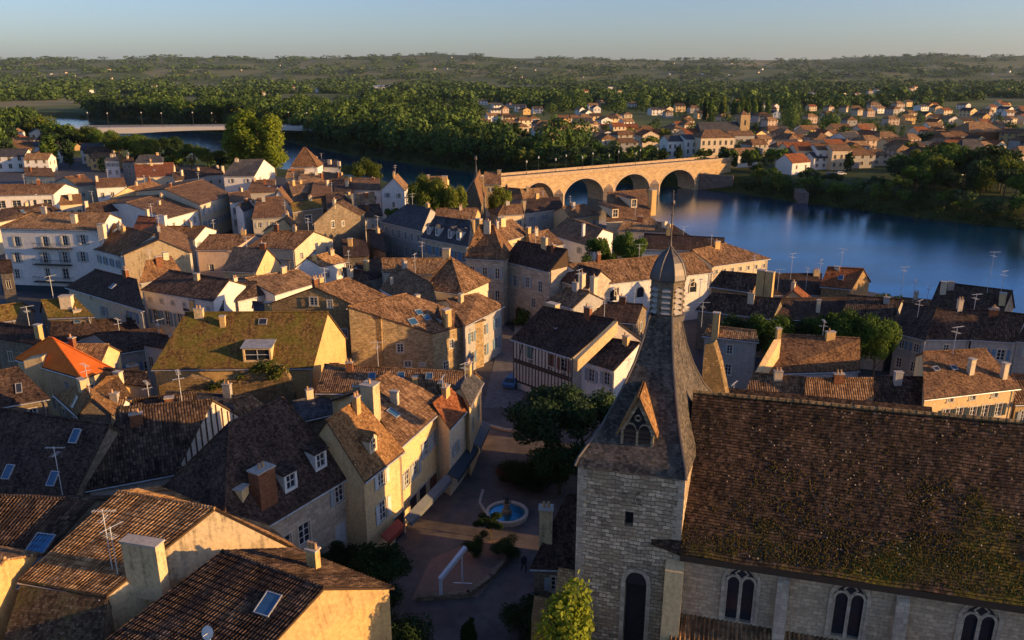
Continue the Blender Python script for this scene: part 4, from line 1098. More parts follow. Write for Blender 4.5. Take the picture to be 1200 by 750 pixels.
    for j in range(nv):
        for i in range(nu):
            q.face([PP(i,j,.05),PP(i+1,j,.05),PP(i+1,j+1,0),PP(i,j+1,0)],[(i*per/6,j*.45),((i+1)*per/6,j*.45),((i+1)*per/6,(j+1)*.45),(i*per/6,(j+1)*.45)])
    q.obj('aisle_roof','canal_tan',H0)
    q=MB(); q.hexa([Q(t0,0,0),Q(t1,0,0),Q(t1,0,wdt-.3),Q(t0,0,wdt-.3),Q(t0,zt-.15,0),Q(t1,zt-.15,0),Q(t1,zt-slope*wdt-.1,wdt-.3),Q(t0,zt-slope*wdt-.1,wdt-.3)]); q.obj('aisle_wall','nave_stone',H0)
    # weathered buttresses to the left of the tower
    for (t,w_,top,dp) in ((-.6,1.2,9.0,1.4),(-2.0,1.6,6.5,1.0)):
        q=MB(); q.hexa([P(t-w_/2,0,-.2),P(t+w_/2,0,-.2),P(t+w_/2,0,dp),P(t-w_/2,0,dp),P(t-w_/2,top,-.2),P(t+w_/2,top,-.2),P(t+w_/2,top-1.2,dp*.5),P(t-w_/2,top-1.2,dp*.5)]); q.obj('buttress','ruin',H0)
    # hidden gabled block behind the nave, added to cast shade on the street
    q=MB(); o_=V((26,63,0)); hd=R(-15); a_=V((math.cos(hd),math.sin(hd),0)); b_=V((-a_.y,a_.x,0))
    def TT(x,y,z): return o_+a_*x+b_*y+V((0,0,z))
    q.hexa([TT(-9,-6,0),TT(9,-6,0),TT(9,6,0),TT(-9,6,0),TT(-9,-6,9.5),TT(9,-6,9.5),TT(9,6,9.5),TT(-9,6,9.5)]); q.face([TT(-9,6,9.5),TT(-9,-6,9.5),TT(-9,0,13.4)]); q.face([TT(9,-6,9.5),TT(9,6,9.5),TT(9,0,13.4)]); q.obj('shade_block_wall','nave_stone',H0)
    q=MB()
    for s in (-1,1):
        q.face([TT(-9.3,s*6.4,9.3),TT(9.3,s*6.4,9.3),TT(9.3,0,13.6),TT(-9.3,0,13.6)])
    q.obj('shade_block_roof','nave_tiles',H0)
    # ruined gable wall of the old choir behind the spire
    q=MB(); pts=[(828,405),(834,408),(840,430),(846,445),(851,468)]
    base=at(848,470,14); W_=.9
    pr=[hitplane(x,y,base,V((0,1,0))) for x,y in ((826,404),(836,402),(843,425),(852,470),(820,470))]
    q.face(pr); q.face([p+V((.5,W_,0)) for p in pr][::-1])
    for i in range(5):
        a,b=pr[i],pr[(i+1)%5]; q.face([a,b,b+V((.5,W_,0)),a+V((.5,W_,0))])
    q.obj('stair_gable','ruin',H0)
church()

# ================================================================ SQUARE
def fountain():
    c=at(594,605,0); H0=empty('fountain',c,'round stone fountain basin with blue water and dark central statue','fountain')
    q=MB(); n=28
    prof=[(2.0,.0),(1.98,.4),(2.05,.45),(2.05,.52),(1.72,.52),(1.72,.12)]
    q.lathe(prof,n,0,c); q.obj('basin','capstone',H0)
    q=MB(); q.lathe([(1.71,.32),(1.7,.36)],n,0,c); q.obj('water','pool_water',H0)
    q=MB(); q.lathe([(.5,.15),(.45,.7),(.28,.8),(.25,1.2),(.4,1.3),(.42,1.38)],10,0,c); q.obj('pedestal','stone_dark',H0)
    q=MB(); q.lathe([(.2,1.38),(.24,1.6),(.16,1.85),(.22,2.05),(.1,2.2),(.12,2.32),(.03,2.45)],10,0,c); q.tube([c+V((.15,0,2.0)),c+V((.38,-.1,1.8)),c+V((.3,-.2,1.6))],.05,5); q.tube([c+V((-.15,0,2.0)),c+V((-.36,-.1,2.1)),c+V((-.4,-.1,2.3))],.05,5); q.obj('statue','cast_iron',H0)
fountain()
def sculpture():
    a=at(517,702,0); b=at(542,684,0); ta=a+V((0,0,hitplane(517,678,a,V((0,1,0))).z)); tb=b+V((0,0,hitplane(541,647,b,V((0,1,0))).z))
    H0=empty('sculpture',a,'white painted frame sculpture with a slanting beam on two posts','sculpture')
    def bar(p,q_,w): 
        m=MB(); d=(q_-p).normalized(); x=d.cross(V((0,0,1)))
        if x.length<.1:x=V((1,0,0))
        x.normalize(); y=d.cross(x); m.hexa([p-x*w-y*w,p+x*w-y*w,p+x*w+y*w,p-x*w+y*w,q_-x*w-y*w,q_+x*w-y*w,q_+x*w+y*w,q_-x*w+y*w]); return m
    bar(a,ta,.13).obj('post','sculpture_paint',H0); bar(b,tb,.06).obj('post','sculpture_paint',H0)
    d=(tb-ta).normalized(); bar(ta-d*.1,tb+d*.5,.16).obj('beam','sculpture_paint',H0)
    bar(b+V((-.75,0,.05)),b+V((.8,-.1,.05)),.06).obj('foot_bar','sculpture_paint',H0)
sculpture()
def lowwall(label,pts,h,w,mat,name='low_wall',cat='wall'):
    ps=[at(x,y,0) for x,y in pts]; H0=None; q=MB()
    for a,b in zip(ps,ps[1:]):
        d=(b-a).normalized(); n=V((-d.y,d.x,0))*w/2; up=V((0,0,h)); b2=b+d*w*.4
        q.hexa([a-n,b2-n,b2+n,a+n,a-n+up,b2-n+up,b2+n+up,a+n+up])
    o=q.obj(name,mat); tag(o,label,cat); return o
lowwall('low dark stone wall curving round the gravel parterre beside the white frame',[(488,704),(548,700),(575,680),(598,652)],.5,.4,'stone_dark')
lowwall('curved stone kerb on the paving left of the round fountain',[(566,575),(562,590),(570,603),(582,612)],.18,.25,'capstone','kerb','kerb')
lowwall('row of low stone blocks at the far end of the square paving',[(560,497),(590,505),(612,508)],.35,.3,'capstone')
def car(loc,rz,mat,label,group=None):
    H0=empty('parked_car',loc,label,'car',group,rz)
    q=MB(); prof=[(-2.1,.35),(2.1,.35),(2.15,.75),(1.2,.9),(.6,1.4),(-1.2,1.45),(-1.95,1.0),(-2.15,.8)]
    for s in (-.82,.82):
        pass
    a=[V((x,-.85,z)) for x,z in prof]; b=[V((x,.85,z)) for x,z in prof]
    for v in (a,b):
        for i in (4,5): v[i].y*=.8
    q.face(a[::-1]); q.face(b)
    for i in range(8): q.face([a[i],a[(i+1)%8],b[(i+1)%8],b[i]])
    q.obj('body',mat,H0,V((0,0,0)))
    g=MB()
    g.face([V((1.17,-.72,.93)),V((1.17,.72,.93)),V((.66,.6,1.36)),V((.66,-.6,1.36))]); g.face([V((-1.3,-.6,1.42)),V((-1.3,.6,1.42)),V((-1.9,.72,1.05)),V((-1.9,-.72,1.05))])
    for s in (-1,1): g.face([V((1.0,s*.85,.95)),V((.5,s*.71,1.35)),V((-1.1,s*.71,1.38)),V((-1.6,s*.85,.98))])
    for i in range(len(g.v)):
        v=V(g.v[i]); g.v[i]=(v.x*1.01,v.y*1.02,v.z+.02)
    g.obj('car_window','glass',H0,V((0,0,0)))
    for x in (-1.3,1.3):
        for s in (-1,1):
            w_=MB(); w_.tube([V((x,s*.62,.33)),V((x,s*.88,.33))],.33,12); w_.obj('wheel','tyre',H0,V((0,0,0)))
car(at(602,451,0),R(70),'car_blue','small blue car parked in the dark street beside the half-timbered house')
def person(loc,rz,label):
    import bmesh
    j=[(0,0,.95),(0,.02,1.2),(0,.02,1.42),(0,0,1.52),(0,-.02,1.66),(.1,.02,.9),(.12,-.18,.5),(.12,-.05,.06),(.12,-.2,.03),(-.1,.02,.9),(-.12,.15,.5),(-.12,.32,.1),(-.12,.2,.03),(.2,.02,1.4),(.25,.1,1.12),(.24,-.05,.9),(-.2,.02,1.4),(-.25,-.08,1.12),(-.22,-.25,.95)]
    e=[(0,1),(1,2),(2,3),(3,4),(0,5),(5,6),(6,7),(7,8),(0,9),(9,10),(10,11),(11,12),(2,13),(13,14),(14,15),(2,16),(16,17),(17,18)]
    rad=[.15,.14,.13,.06,.11,.1,.07,.045,.04,.1,.07,.045,.04,.07,.05,.035,.07,.05,.035]
    me=bpy.data.meshes.new('person'); me.from_pydata(j,e,[]); o=bpy.data.objects.new('person',me); COL.objects.link(o)
    o.location=loc; o.rotation_euler=(0,0,rz)
    m=o.modifiers.new('Skin','SKIN'); me.skin_vertices or None
    if not me.skin_vertices:
        bm=bmesh.new(); bm.from_mesh(me); bm.verts.layers.skin.verify(); bm.to_mesh(me); bm.free()
    for i,r in enumerate(rad): me.skin_vertices[0].data[i].radius=(r,r)
    me.skin_vertices[0].data[0].use_root=True
    s=o.modifiers.new('S','SUBSURF'); s.levels=1; s.render_levels=1
    me.materials.append(MATS['cloth_dark']); tag(o,label,'person')
person(at(614,671,0),R(20),'person in dark clothes walking on the paving between fountain and tower')

for i,(x,y,h) in enumerate([(98,80,17),(99,90,18),(97,99,17),(96,108,18),(101,117,18)]):  # trees added out of view to throw shade over the right-hand roofs
    tree(0,0,h,'round','leaf_dark','tall added shade tree unseen beyond the right edge, %s of five from the camera'%['first','second','third','fourth','fifth'][i],wid=1.0,var=i%4,pos=(x,y,0),lod='mid',group='added unseen shade trees')
# trees of the square and streets
tree(640,548,9.5,'round','leaf_blue','broad dark green tree in the square below the half-timbered house',wid=1.15,var=0)
tree(682,545,9.5,'round','leaf_blue','broad green tree standing between the square and the spire',wid=.95,var=1)
tree(655,580,6.5,'round','leaf_dark','low dark tree in the shade in front of the two broad square trees',wid=1.2,var=2)
tree(612,566,3.2,'bush','leaf_dark','dark rounded shrub on the planted bed behind the fountain',wid=1.6,cat='shrub',name='shrub',var=3)
tree(632,576,3.6,'bush','leaf_dark','dark spreading shrub at the right end of the planted bed behind the fountain',wid=1.4,cat='shrub',name='shrub',var=4)
tree(598,563,1.6,'bush','hedge_red','low reddish hedge at the left end of the bed behind the fountain',wid=2.2,cat='hedge',name='hedge',var=5)
tree(575,632,2.6,'spread','leaf_dark','small flat-topped clipped tree just in front of the fountain',wid=1.1,var=6)
tree(557,655,2.2,'bush','leaf_dark','round clipped bush left of two in front of the fountain',wid=1.0,cat='shrub',name='shrub',var=7)
tree(593,655,2.4,'bush','leaf_dark','round clipped bush right of two in front of the fountain',wid=1.15,cat='shrub',name='shrub',var=8)
tree(614,383,3.6,'bush','leaf_mid','small rounded sunlit tree in front of the pale mansion doorway',wid=1.0,var=1,lod='mid')
tree(668,788,10.8,'wild','leaf_yellow','bright yellow-green young tree at the foot of the church tower',wid=.9,var=0,pos=(3.0,40.0,0))
tree(618,752,3.6,'bush','leaf_dark','dark tree in shade left of the bright yellow-green young tree',wid=1.3,var=10)
tree(445,722,6.0,'round','leaf_dark','dark leafy tree against the shaded wall at the near end of the street',wid=1.15,var=11)
tree(402,690,4.6,'round','leaf_dark','smaller dark tree between the near ochre gable and the street wall',wid=1.0,var=12)
tree(472,775,5.0,'bush','leaf_dark','dark bush at the bottom of the square beside the ochre gable',wid=1.1,var=13,cat='shrub',name='shrub')
tree(551,770,3.4,'poplar','leaf_dark','narrow dark cypress at the bottom edge of the square',wid=1.3,var=14)
def tt(px,ytop,D,wpx,kind,leaf,label,cw,**k):
    """tree whose crown top is sighted at (px,ytop) standing D metres away on flat ground; cw = crown width / height of that kind"""
    p=hitplane(px,ytop,V((0,D,0)),V((0,1,0))); h=p.z*1.04; w=wpx*D*1.02/FPX
    return tree(0,0,h,kind,leaf,label,pos=(p.x,D,0),wid=w/(h*cw),**k)
for i,(x,y,D,w_,lf,lb) in enumerate([(868,374,103,42,'leaf_dark','dark garden tree nearest the spire behind the church'),(903,370,102,44,'leaf_mid','green garden tree behind the grey stained wall'),(938,372,104,44,'leaf_dark','dark tree above the brown roof with the raking parapet'),(972,368,103,44,'leaf_mid','green tree in the middle of the garden row right of the spire'),(1008,368,100,46,'leaf_mid','leafy tree near the right end of the garden row'),(1034,374,98,38,'leaf_mid','tall leafy tree beside the roof of the yellow house')]):
    tt(x,y-4,D,w_*1.4,'round',lf,lb,.85,var=i%4)
tt(738,267,143,48,'spread','leaf_mid','dark green courtyard tree with lit top behind the convent roof',1.15,var=2)
tt(702,275,141,46,'spread','leaf_mid','low courtyard tree with lit leaves left of the taller courtyard tree',1.15,var=3)
tt(500,204,186,50,'round','leaf_olive','large sunlit olive-green tree in the middle of the old town roofs',.85,var=0)
tt(531,212,184,32,'round','leaf_olive','sunlit tree at the right of the large olive-green tree',.85,var=1)
tt(586,211,200,30,'round','leaf_olive','sunlit tree between the steep gabled house and the bridge',.85,var=2)
for i,(x,y) in enumerate([(100,147),(118,150),(136,152),(154,155),(170,160)]):
    tt(x,y,400-i*12,34,'round','leaf_mid' if i%2 else 'leaf_olive','%s leafy tree from the left hiding the near end of the concrete bridge'%['first','second','third','fourth','fifth'][i],.85,var=i%4,group='trees at the near end of the concrete bridge')
for i,(x,y) in enumerate([(198,160),(222,170),(244,172)]):
    tt(x,y,360-i*10,40,'spread','leaf_dark' if i==0 else 'leaf_olive',['dark rounded riverside tree left of two olive ones by the barn','olive riverside tree behind the orange-brown barn roof','olive riverside tree touching the foot of the tall bright tree'][i],1.15,var=i)
tt(425,187,262,54,'spread','leaf_olive','rounded tree standing on the river bank beside the pyramid roof',1.15,var=4)
tree(298,205,27,'tall','leaf_yellow','tall bright tree standing by the river left of the pyramid roof',wid=1.35,var=0,lod='near')
tree(322,206,25,'tall','leaf_yellow','slightly shorter bright tree touching the tall riverside tree',wid=1.1,var=1,lod='near')
tree(278,204,22,'tall','leaf_yellow','bright tree on the left flank of the tall riverside tree',wid=1.0,var=2,lod='near')
tree(1040,370,4.5,'bush','leaf_olive','small sunlit palm-like shrub beside the orange roofed riverside house',wid=1.0,var=5,cat='shrub',name='shrub',lod='mid')
tree(461,262,5,'round','leaf_mid','small round tree at the left foot of the large olive-green tree',wid=1.2,var=5,lod='mid')
# ================================================================ OLD TOWN, near bank
# --- foreground left
Lh('ribbed tile roofed house with stained ochre gable in the lower left foreground',(27,680),(125,698),(140,579),(250,598),8,11.2,'stained','canal_tan',corr=True,ov=.2,gov=.15,bk=((243,565),(345,645),8.0),wpx=[('r',316,627,1.0,1.1)],
   chim=[(166,633,2.6,2.6,.8,0,'stained'),(275,569,2.4,1.7,.9,0,'yellow','b')],ant=[(132,668,4.5,0),(138,672,3.5,60)],name='ochre_gable_house')
def big_chim():
    pass
Lh('dark ribbed roof with blue glazed panel at the far left edge of the foreground',(-75,672),(22,686),(0,583),(112,588),7.2,10.2,'stone_dark','canal_dark',corr=True,ov=.2,gov=0,sky=[(34,657,1.5,4.2,'tarp')],name='house')
Lh('tile roofed house with skylight and round dish at the bottom of the foreground',(118,760),(262,815),(263,649),(377,691),7,9.9,'ochre','canal_dark',corr=True,ov=.2,gov=.2,bk=((345,646),(456,690),8.6),sky=[(314,708,1.15,1.5)],dish=[(245,741,.42)],chim=[(366,642,1.5,.75,.5,3,'ochre','b')],name='ochre_gable_house')
Sh('low lean-to with sunlit ochre wall at the bottom left corner',-6,790,6,5,-15,0,8.5,1.2,'ochre','canal_tan',name='outbuilding')
# tile hung wall below the big ribbed roof : its own slope
Lh('dark tile-hung steep slope below the ribbed roof in the lower left corner',(-10,800),(112,812),(27,683),(126,702),4.0,7.9,'stone_dark','tile_hung',name='house',ov=.1,gov=.05,dfac=1.3)
# --- street block
Lh('steep dark hipped roof house with two dormers and grey stone street wall',(262,641),(409,553),(268,499),(331,468),8.2,14.5,'stone_dark','flat_dark',hip=(1,1),dorm=[(342,574,1.3,1.5,'s','flat_dark','frame_white'),(377,549,1.3,1.5,'s','flat_dark','frame_white')],
   chim=[(306,548,2.4,1.6,1.1,2,'brick')],wpx=[('f',398,578,1.0,1.7,'shutter_grey'),('f',357,625,1.2,1.8),('f',399,626,1.1,2.0,'shutter_white',False),('f',343,585,.4,.9),('f',335,640,1.2,1.7)],name='street_house',wallm='ashlar')
Lh('street house with steep orange-brown roof and little gabled dormer',(426,561),(470,527),(384,494),(420,470),8.4,12.8,'yellow','flat_tan',dorm=[(438,529,1.1,1.3,'g','flat_tan','cream')],wpx=[('f',447,560,.95,1.5,'shutter_white'),('f',449,598,1.0,1.9,'shutter_white')],doors=[('f',462,1.6,2.4,'shop_dark')],name='street_house')
Lh('long yellow street facade house with brown tile roof and tall chimney stack',(467,522),(524,471),(424,458),(455,438),8.6,11.6,'yellow','canal_brown',chim=[(433,449,3.2,1.2,1.3,1,'stained'),(462,458,1.2,.5,.7,0,'cream')],sky=[(461,484,.9,1.2)],
   doors=[('f',480,1.4,2.3,'shop_dark'),('f',492,1.4,2.3,'shop_dark'),('f',505,1.6,2.3,'shutter_brown'),('f',516,1.2,2.3,'shutter_grey')],wpx=[('f',477,560,.9,1.6,'shutter_grey'),('f',487,549,.9,1.6,'shutter_grey'),('f',499,525,.9,1.6,'shutter_grey'),('f',510,513,.9,1.6,'shutter_grey')],name='street_house')
Lh('small street house with lit cream wall between the long yellow facade and the corner house',(526,500),(549,474),(508,474),(528,458),7.6,9.2,'cream','flat_rust',wpx=[('f',534,525,.8,1.3,'shutter_grey')],name='street_house')
Lh('narrow corner house with stepped party walls at the end of the street row',(550,474),(563,447),(540,455),(553,437),8.2,9.2,'yellow','slate',win=[('f',4.6,2,.8,1.5)],name='street_house')
Lh('long low ribbed roof across the town behind the yellow street houses',(372,459),(549,460),(382,429),(556,438),6.8,8.2,'ochre','canal_brown',chim=[(486,441,1.6,.5,.5,0,'ochre'),(517,447,.8,.4,.4,0,'ochre')],sky=[(470,440,.8,.9),(503,441,.8,.9),(436,441,.8,.9)],name='long_house')
def awn(label,p,q,z,dep,mat):
    a=at(*p,z); b=at(*q,z); d=(b-a).normalized(); n=V((d.y,-d.x,0)); m=MB(); up=V((0,0,.1)); lo=V((0,0,-.45))
    m.hexa([a+n*dep+lo,b+n*dep+lo,b,a,a+n*dep+lo+up,b+n*dep+lo+up,b+up,a+up]); m.hexa([a+n*dep+lo-V((0,0,.35)),b+n*dep+lo-V((0,0,.35)),b+n*(dep-.04)+lo-V((0,0,.35)),a+n*(dep-.04)+lo-V((0,0,.35)),a+n*dep+lo,b+n*dep+lo,b+n*(dep-.04)+lo,a+n*(dep-.04)+lo])
    tag(m.obj('awning',mat),label,'awning','shop awnings along the street')
awn('pale blue-grey shop awning under the long yellow facade',(474,607),(523,556),2.9,.6,'awning')
awn('short dark red shop awning beside the dark street tree',(446,628),(466,609),2.9,.7,'awning_red')
awn('dark shop awning under the small cream street house',(524,556),(549,520),2.9,1.1,'shutter_dark')
awn('pale awning at the far corner of the street row',(553,520),(566,493),3.0,.9,'awning')
# --- upper street side
Gh('great rubble stone house with wide shallow gable and round-headed windows',(318,356),(446,372),(370,337),(408,327),10.8,'rubble','canal_brown',ze2=9.5,wpx=[('r',387,356,.6,1.0),('r',404,391,.7,1.2),('r',434,391,.7,1.3),('r',404,424,1.0,1.2),('r',429,425,1.0,1.1),('r',417,416,.4,.8),('r',368,353,1.0,1.1),('r',387,386,.01,.01)],name='stone_house')
_A=at(446,372,9.3); _B=at(507,391,7.0)
build_house('stone_house','ashlar ochre wing with one square window on the right of the rubble stone house','house',
   [at(446,372,9.3)+(at(543,382,7)-at(507,391,7))*1.7,_A,_B,at(566,376,7.0)],[at(400,329,12.6),at(446,372,9.3)+V((0,0,.0))],'stone','canal_brown')if False else None
def asym():
    # asymmetrical long slope: gable wall facing us, white wall facing the street
    a=at(446,372,9.45); b=at(507,391,7.0); e=at(545,381,7.0); dv=(e-b); dv.z=0; dv=dv*1.6
    top=a+V((0,0,0))
    l=a-(b-a)*.6; l.z=9.45+.6*2.45
    c=[l+dv,l,b,b+dv]
    build_house('stone_house','ochre stone house with square window and white wall on the street side','house',c,[l+dv+V((.05,0,.05)),l+V((.05,0,.05))],'stone','canal_brown',wpx=[('r',469,408,.85,1.2),('r',478,427,.9,.9),('r',495,427,.7,.4),('b',529,403,.7,1.2),('b',523,430,.9,1.6),('b',545,420,.7,1.6)],sky=[(484,377,1.2,1.2,'glass_blue','b'),(500,372,1.,1.,'glass_blue','b'),(491,366,1.,1.,'glass_blue','b')],chim=[(523,362,2.2,1.0,.9,0,'ochre','b')],wallm='stone',ov=.25)
asym()
Lh('blue-shaded street facade house at the far bend of the street',(545,381),(588,358),(524,352),(560,345),7.4,9.2,'grey','canal_brown',win=[('f',4.4,3,.8,1.5,'shutter_blue'),('f',1.2,3,.9,1.7,'shutter_blue')],chim=[],name='street_house')
Lh('tile roof with hipped end behind the ochre stone house',(447,338),(517,374),(466,311),(506,333),8.4,10.8,'white','canal_brown',chim=[(459,325,1.0,.4,.4,0,'cream'),(489,345,1.6,.6,.6,0,'cream')],name='house')
Lh('hexagonal-looking hipped brown roof with sunlit right wall in the town centre',(498,337),(541,343),(524,304),(529,303),9.2,13.0,'cream','canal_brown',hip=(1,1),win=[('r',6,2,.7,1.3)],name='hipped_house')
Lh('long tan roof with shaded slope left of the hipped brown roof',(450,318),(512,321),(448,304),(525,304),9.2,10.8,'cream','canal_tan',chim=[(523,291,1.6,1.2,.8,0,'yellow')],name='long_house')
# --- mossy roof group
Lh('long house with yellow-green mossy roof, big lead roofed dormer and golden front wall',(181,431),(366,429),(219,368),(383,367),7.2,12.2,'yellow','moss_roof',dorm=[(302,424,3.3,1.7,'s','zinc','yellow')],sky=[(308,377,1.0,.8,'glass')],wallm='ochre',name='mossy_house')
Lh('low house with ribbed tile slope leaning on the right gable of the mossy house',(374,458),(384,458),(388,428),(396,428),6.5,8.3,'ochre','canal_brown')
def ruin():
    q=MB(); base=at(240,478,0); pts=[(180,470),(186,452),(200,447),(222,441),(243,446),(250,452),(262,448),(280,441),(298,430),(308,423),(330,430),(342,447),(345,462),(330,470)]
    a=V((-35,83.4,0))
    pr=[hitplane(x,y,a,V((0,1,0))) for x,y in pts]; lo=[V((p.x,p.y,0)) for p in pr]
    rr=pr; W_=.8
    top=pr[1:-1]; 
    for i in range(len(top)-1):
        p,r_=top[i],top[i+1]; o=V((0,W_,0)); p0,r0=V((p.x,p.y,0)),V((r_.x,r_.y,0))
        q.face([p0,r0,r_,p]); q.face([r0+o,p0+o,p+o,r_+o]); q.face([p,r_,r_+o,p+o])
    h=q.obj('ruined_wall','ruin'); tag(h,'ruined ragged stone wall with ivy in front of the mossy house','wall')
    cl=[]; rnd=random.Random(3)
    c=leafcloud([(hitplane(x,y,a,V((0,1,0))).x,a.y-.15,hitplane(x,y,a,V((0,1,0))).z,r,.6) for x,y,r in ((250,452,.8),(262,449,.9),(300,432,.8),(312,427,1.3),(328,432,1.2),(282,441,.6),(322,440,1.0))],1500,.13,9,.1)
    o=c.obj('ivy_plant','ivy'); tag(o,'dark green ivy hanging over the top of the ruined wall','ivy')
ruin()
Lh('grey lean-to roof in shade between the ruined wall and the dark steep roof',(352,492),(415,478),(345,472),(425,452),5.2,6.2,'stone_dark','slate')
Lh('small roof with sunlit tip beside the timber gable',(277,497),(310,478),(268,468),(300,465),7.2,8.8,'stone_dark','canal_brown',name='house')
Lh('low slate lean-to in front of the ruined wall',(190,474),(290,480),(195,462),(285,468),5.4,6.2,'stone_dark','slate')
# --- left dark roofs
def gtimber(H0,c,r,ctr):
    a,b=c[1].copy(),c[2].copy(); zt=a.z; ap=r[1].z; a.z=b.z=0; d=(b-a).normalized(); n=V((d.y,-d.x,0)); L=(b-a).length; m=MB()
    B=lambda t,z,o:a+d*t+n*o+V((0,0,z)); ta=(V((r[1].x,r[1].y,0))-a).dot(d)
    for i in range(1,int(L/.7)):
        t=.7*i; z1=zt+(ap-zt)*(t/ta if t<ta else (L-t)/(L-ta)); m.hexa([B(t-.08,zt-2,0),B(t+.08,zt-2,0),B(t+.08,z1-.1,0),B(t-.08,z1-.1,0),B(t-.08,zt-2,.05),B(t+.08,zt-2,.05),B(t+.08,z1-.1,.05),B(t-.08,z1-.1,.05)])
    m.hexa([B(0,zt-.1,0),B(L,zt-.1,0),B(L,zt+.1,0),B(0,zt+.1,0),B(0,zt-.1,.06),B(L,zt-.1,.06),B(L,zt+.1,.06),B(0,zt+.1,.06)])
    m.obj('timber_frame','timber',H0)
Lh('dark ribbed roofed house with blue-white half-timbered gable',(104,572),(205,553),(144,470),(250,480),7.0,11.6,'plaster_timber','canal_dark',name='timbered_house',ov=.3,extra=gtimber)
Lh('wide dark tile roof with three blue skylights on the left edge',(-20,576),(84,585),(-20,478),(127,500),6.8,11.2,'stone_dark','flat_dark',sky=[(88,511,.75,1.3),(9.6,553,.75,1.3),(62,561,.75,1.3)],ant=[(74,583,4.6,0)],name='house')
Lh('lit ochre tile slope with a white framed skylight among the left roofs',(66,463),(93,485),(98,451),(108,467),8.6,10.2,'stone_dark','flat_tan',sky=[(88,471,.6,1.2,'glass')],name='house')
Lh('mottled sunlit ochre roof beside the grooved roof on the left',(105,462),(152,465),(122,446),(141,440),8.0,10.4,'ochre','flat_tan',name='house')
Lh('small grooved tile roof with pale blue wall below on the left',(93,487),(137,488),(109,466),(146,468),7.6,9.2,'slab_white','canal_tan',corr=False,name='house')
Lh('house with bright orange underlay roof under repair',(20,421),(96,444),(57,397),(63,398),8.2,11.2,'stained','orange_sheet',hip=(1,1),name='house',ov=.15,dfac=1.5)
Lh('ribbed tan roof with lit corner right of the orange roof',(97,426),(116,428),(75,405),(126,405),8.0,9.6,'yellow','canal_tan',name='house')
def bastion():
    a=at(34,456,5.5); b=at(56,456,5.5); q=MB(); M=None; zt=hitplane(45,423,a,V((0,1,0))).z
    q.hexa([V((a.x,a.y,0)),V((b.x,b.y,0)),V((b.x,b.y+1.6,0)),V((a.x,a.y+1.6,0)),V((a.x,a.y,zt)),V((b.x,b.y,zt+.5)),V((b.x,b.y+1.6,zt+.5)),V((a.x,a.y+1.6,zt))])
    tag(q.obj('stone_stub_wall','stained'),'tall stained plaster stub wall standing in front of the orange roof','wall')
bastion()
Lh('dark tile roof below the orange roof at the left edge',(-20,478),(54,466),(-20,440),(20,432),7.2,9.8,'stone_dark','flat_dark',sky=[(22,455,.6,1.2,'glass')],name='house')
Lh('yellow-green mossy gable roof with square chimney on the left',(57,371),(107,370),(45,356),(92,348),9.2,11.4,'stone_dark','moss_roof',chim=[(77,346,1.4,1.5,.9,0,'cream')],win=[('l',6,1,.8,1.2)],name='house')
Lh('mossy lit roof end at the left edge beside a shaded wall',(-20,378),(18,373),(-20,362),(26,356),8.6,10.6,'stone_dark','moss_roof',name='house')
Lh('dark roofed wing with small skylight under the mossy gable roof',(60,400),(118,396),(62,373),(108,371),6.6,8.8,'stone_dark','flat_dark',sky=[(91,376,.9,.8,'glass_blue')],name='house')
Lh('dark hipped roof above a bluish wall left of the mossy house',(141,413),(199,402),(112,392),(188,386),6.4,8.0,'grey','flat_dark',chim=[(155,428,2.8,1.3,.8,2,'ochre')],win=[('f',3,3,.9,1.6,'shutter_blue')],name='house')
Lh('dark shaded roof in the hollow left of the mossy house',(100,392),(165,388),(95,376),(160,375),5.6,7.0,'stone_dark','flat_dark',name='house')
Lh('grey plaster house with two shuttered windows and dark roof on the left',(80,336),(168,363),(112,317),(160,329),9.0,11.2,'pink','flat_dark',wpx=[('f',122,365,.9,1.5,'shutter_grey'),('f',150,370,.8,1.5),('f',158,372,.9,1.5,'shutter_blue'),('f',107,349,.3,.6)],wallm='cream',name='house')
Lh('long cornice house with ragged tile roof and blue shaded front',(168,339),(250,352),(199,318),(268,329),9.6,11.4,'slab_white','canal_dark',wpx=[('f',182,371,1.0,2.2,'shutter_blue'),('f',196,373,1.0,2.2,'shutter_blue'),('f',211,376,1.0,2.2,'shutter_blue')],win=[('f',7.9,6,.6,.6)],name='cornice_house')
Lh('small lit gabled wing with a dark roof between cornice house and stone house',(279,352),(318,342),(268,332),(300,331),8.2,9.6,'slab_white','canal_dark',win=[('l',5.5,1,.8,1.3)],name='house')
Lh('shallow tan tile roofs in the hollow left of the rubble stone house',(322,345),(372,330),(288,327),(350,317),8.6,9.8,'white','canal_tan',sky=[],name='house')
Lh('pale blue sheet roofed outbuilding among the tan roofs',(270,330),(305,320),(266,324),(296,316),8.6,9.1,'slab_white','tarp_roof',name='outbuilding')if 'tarp_roof' in MATS else None
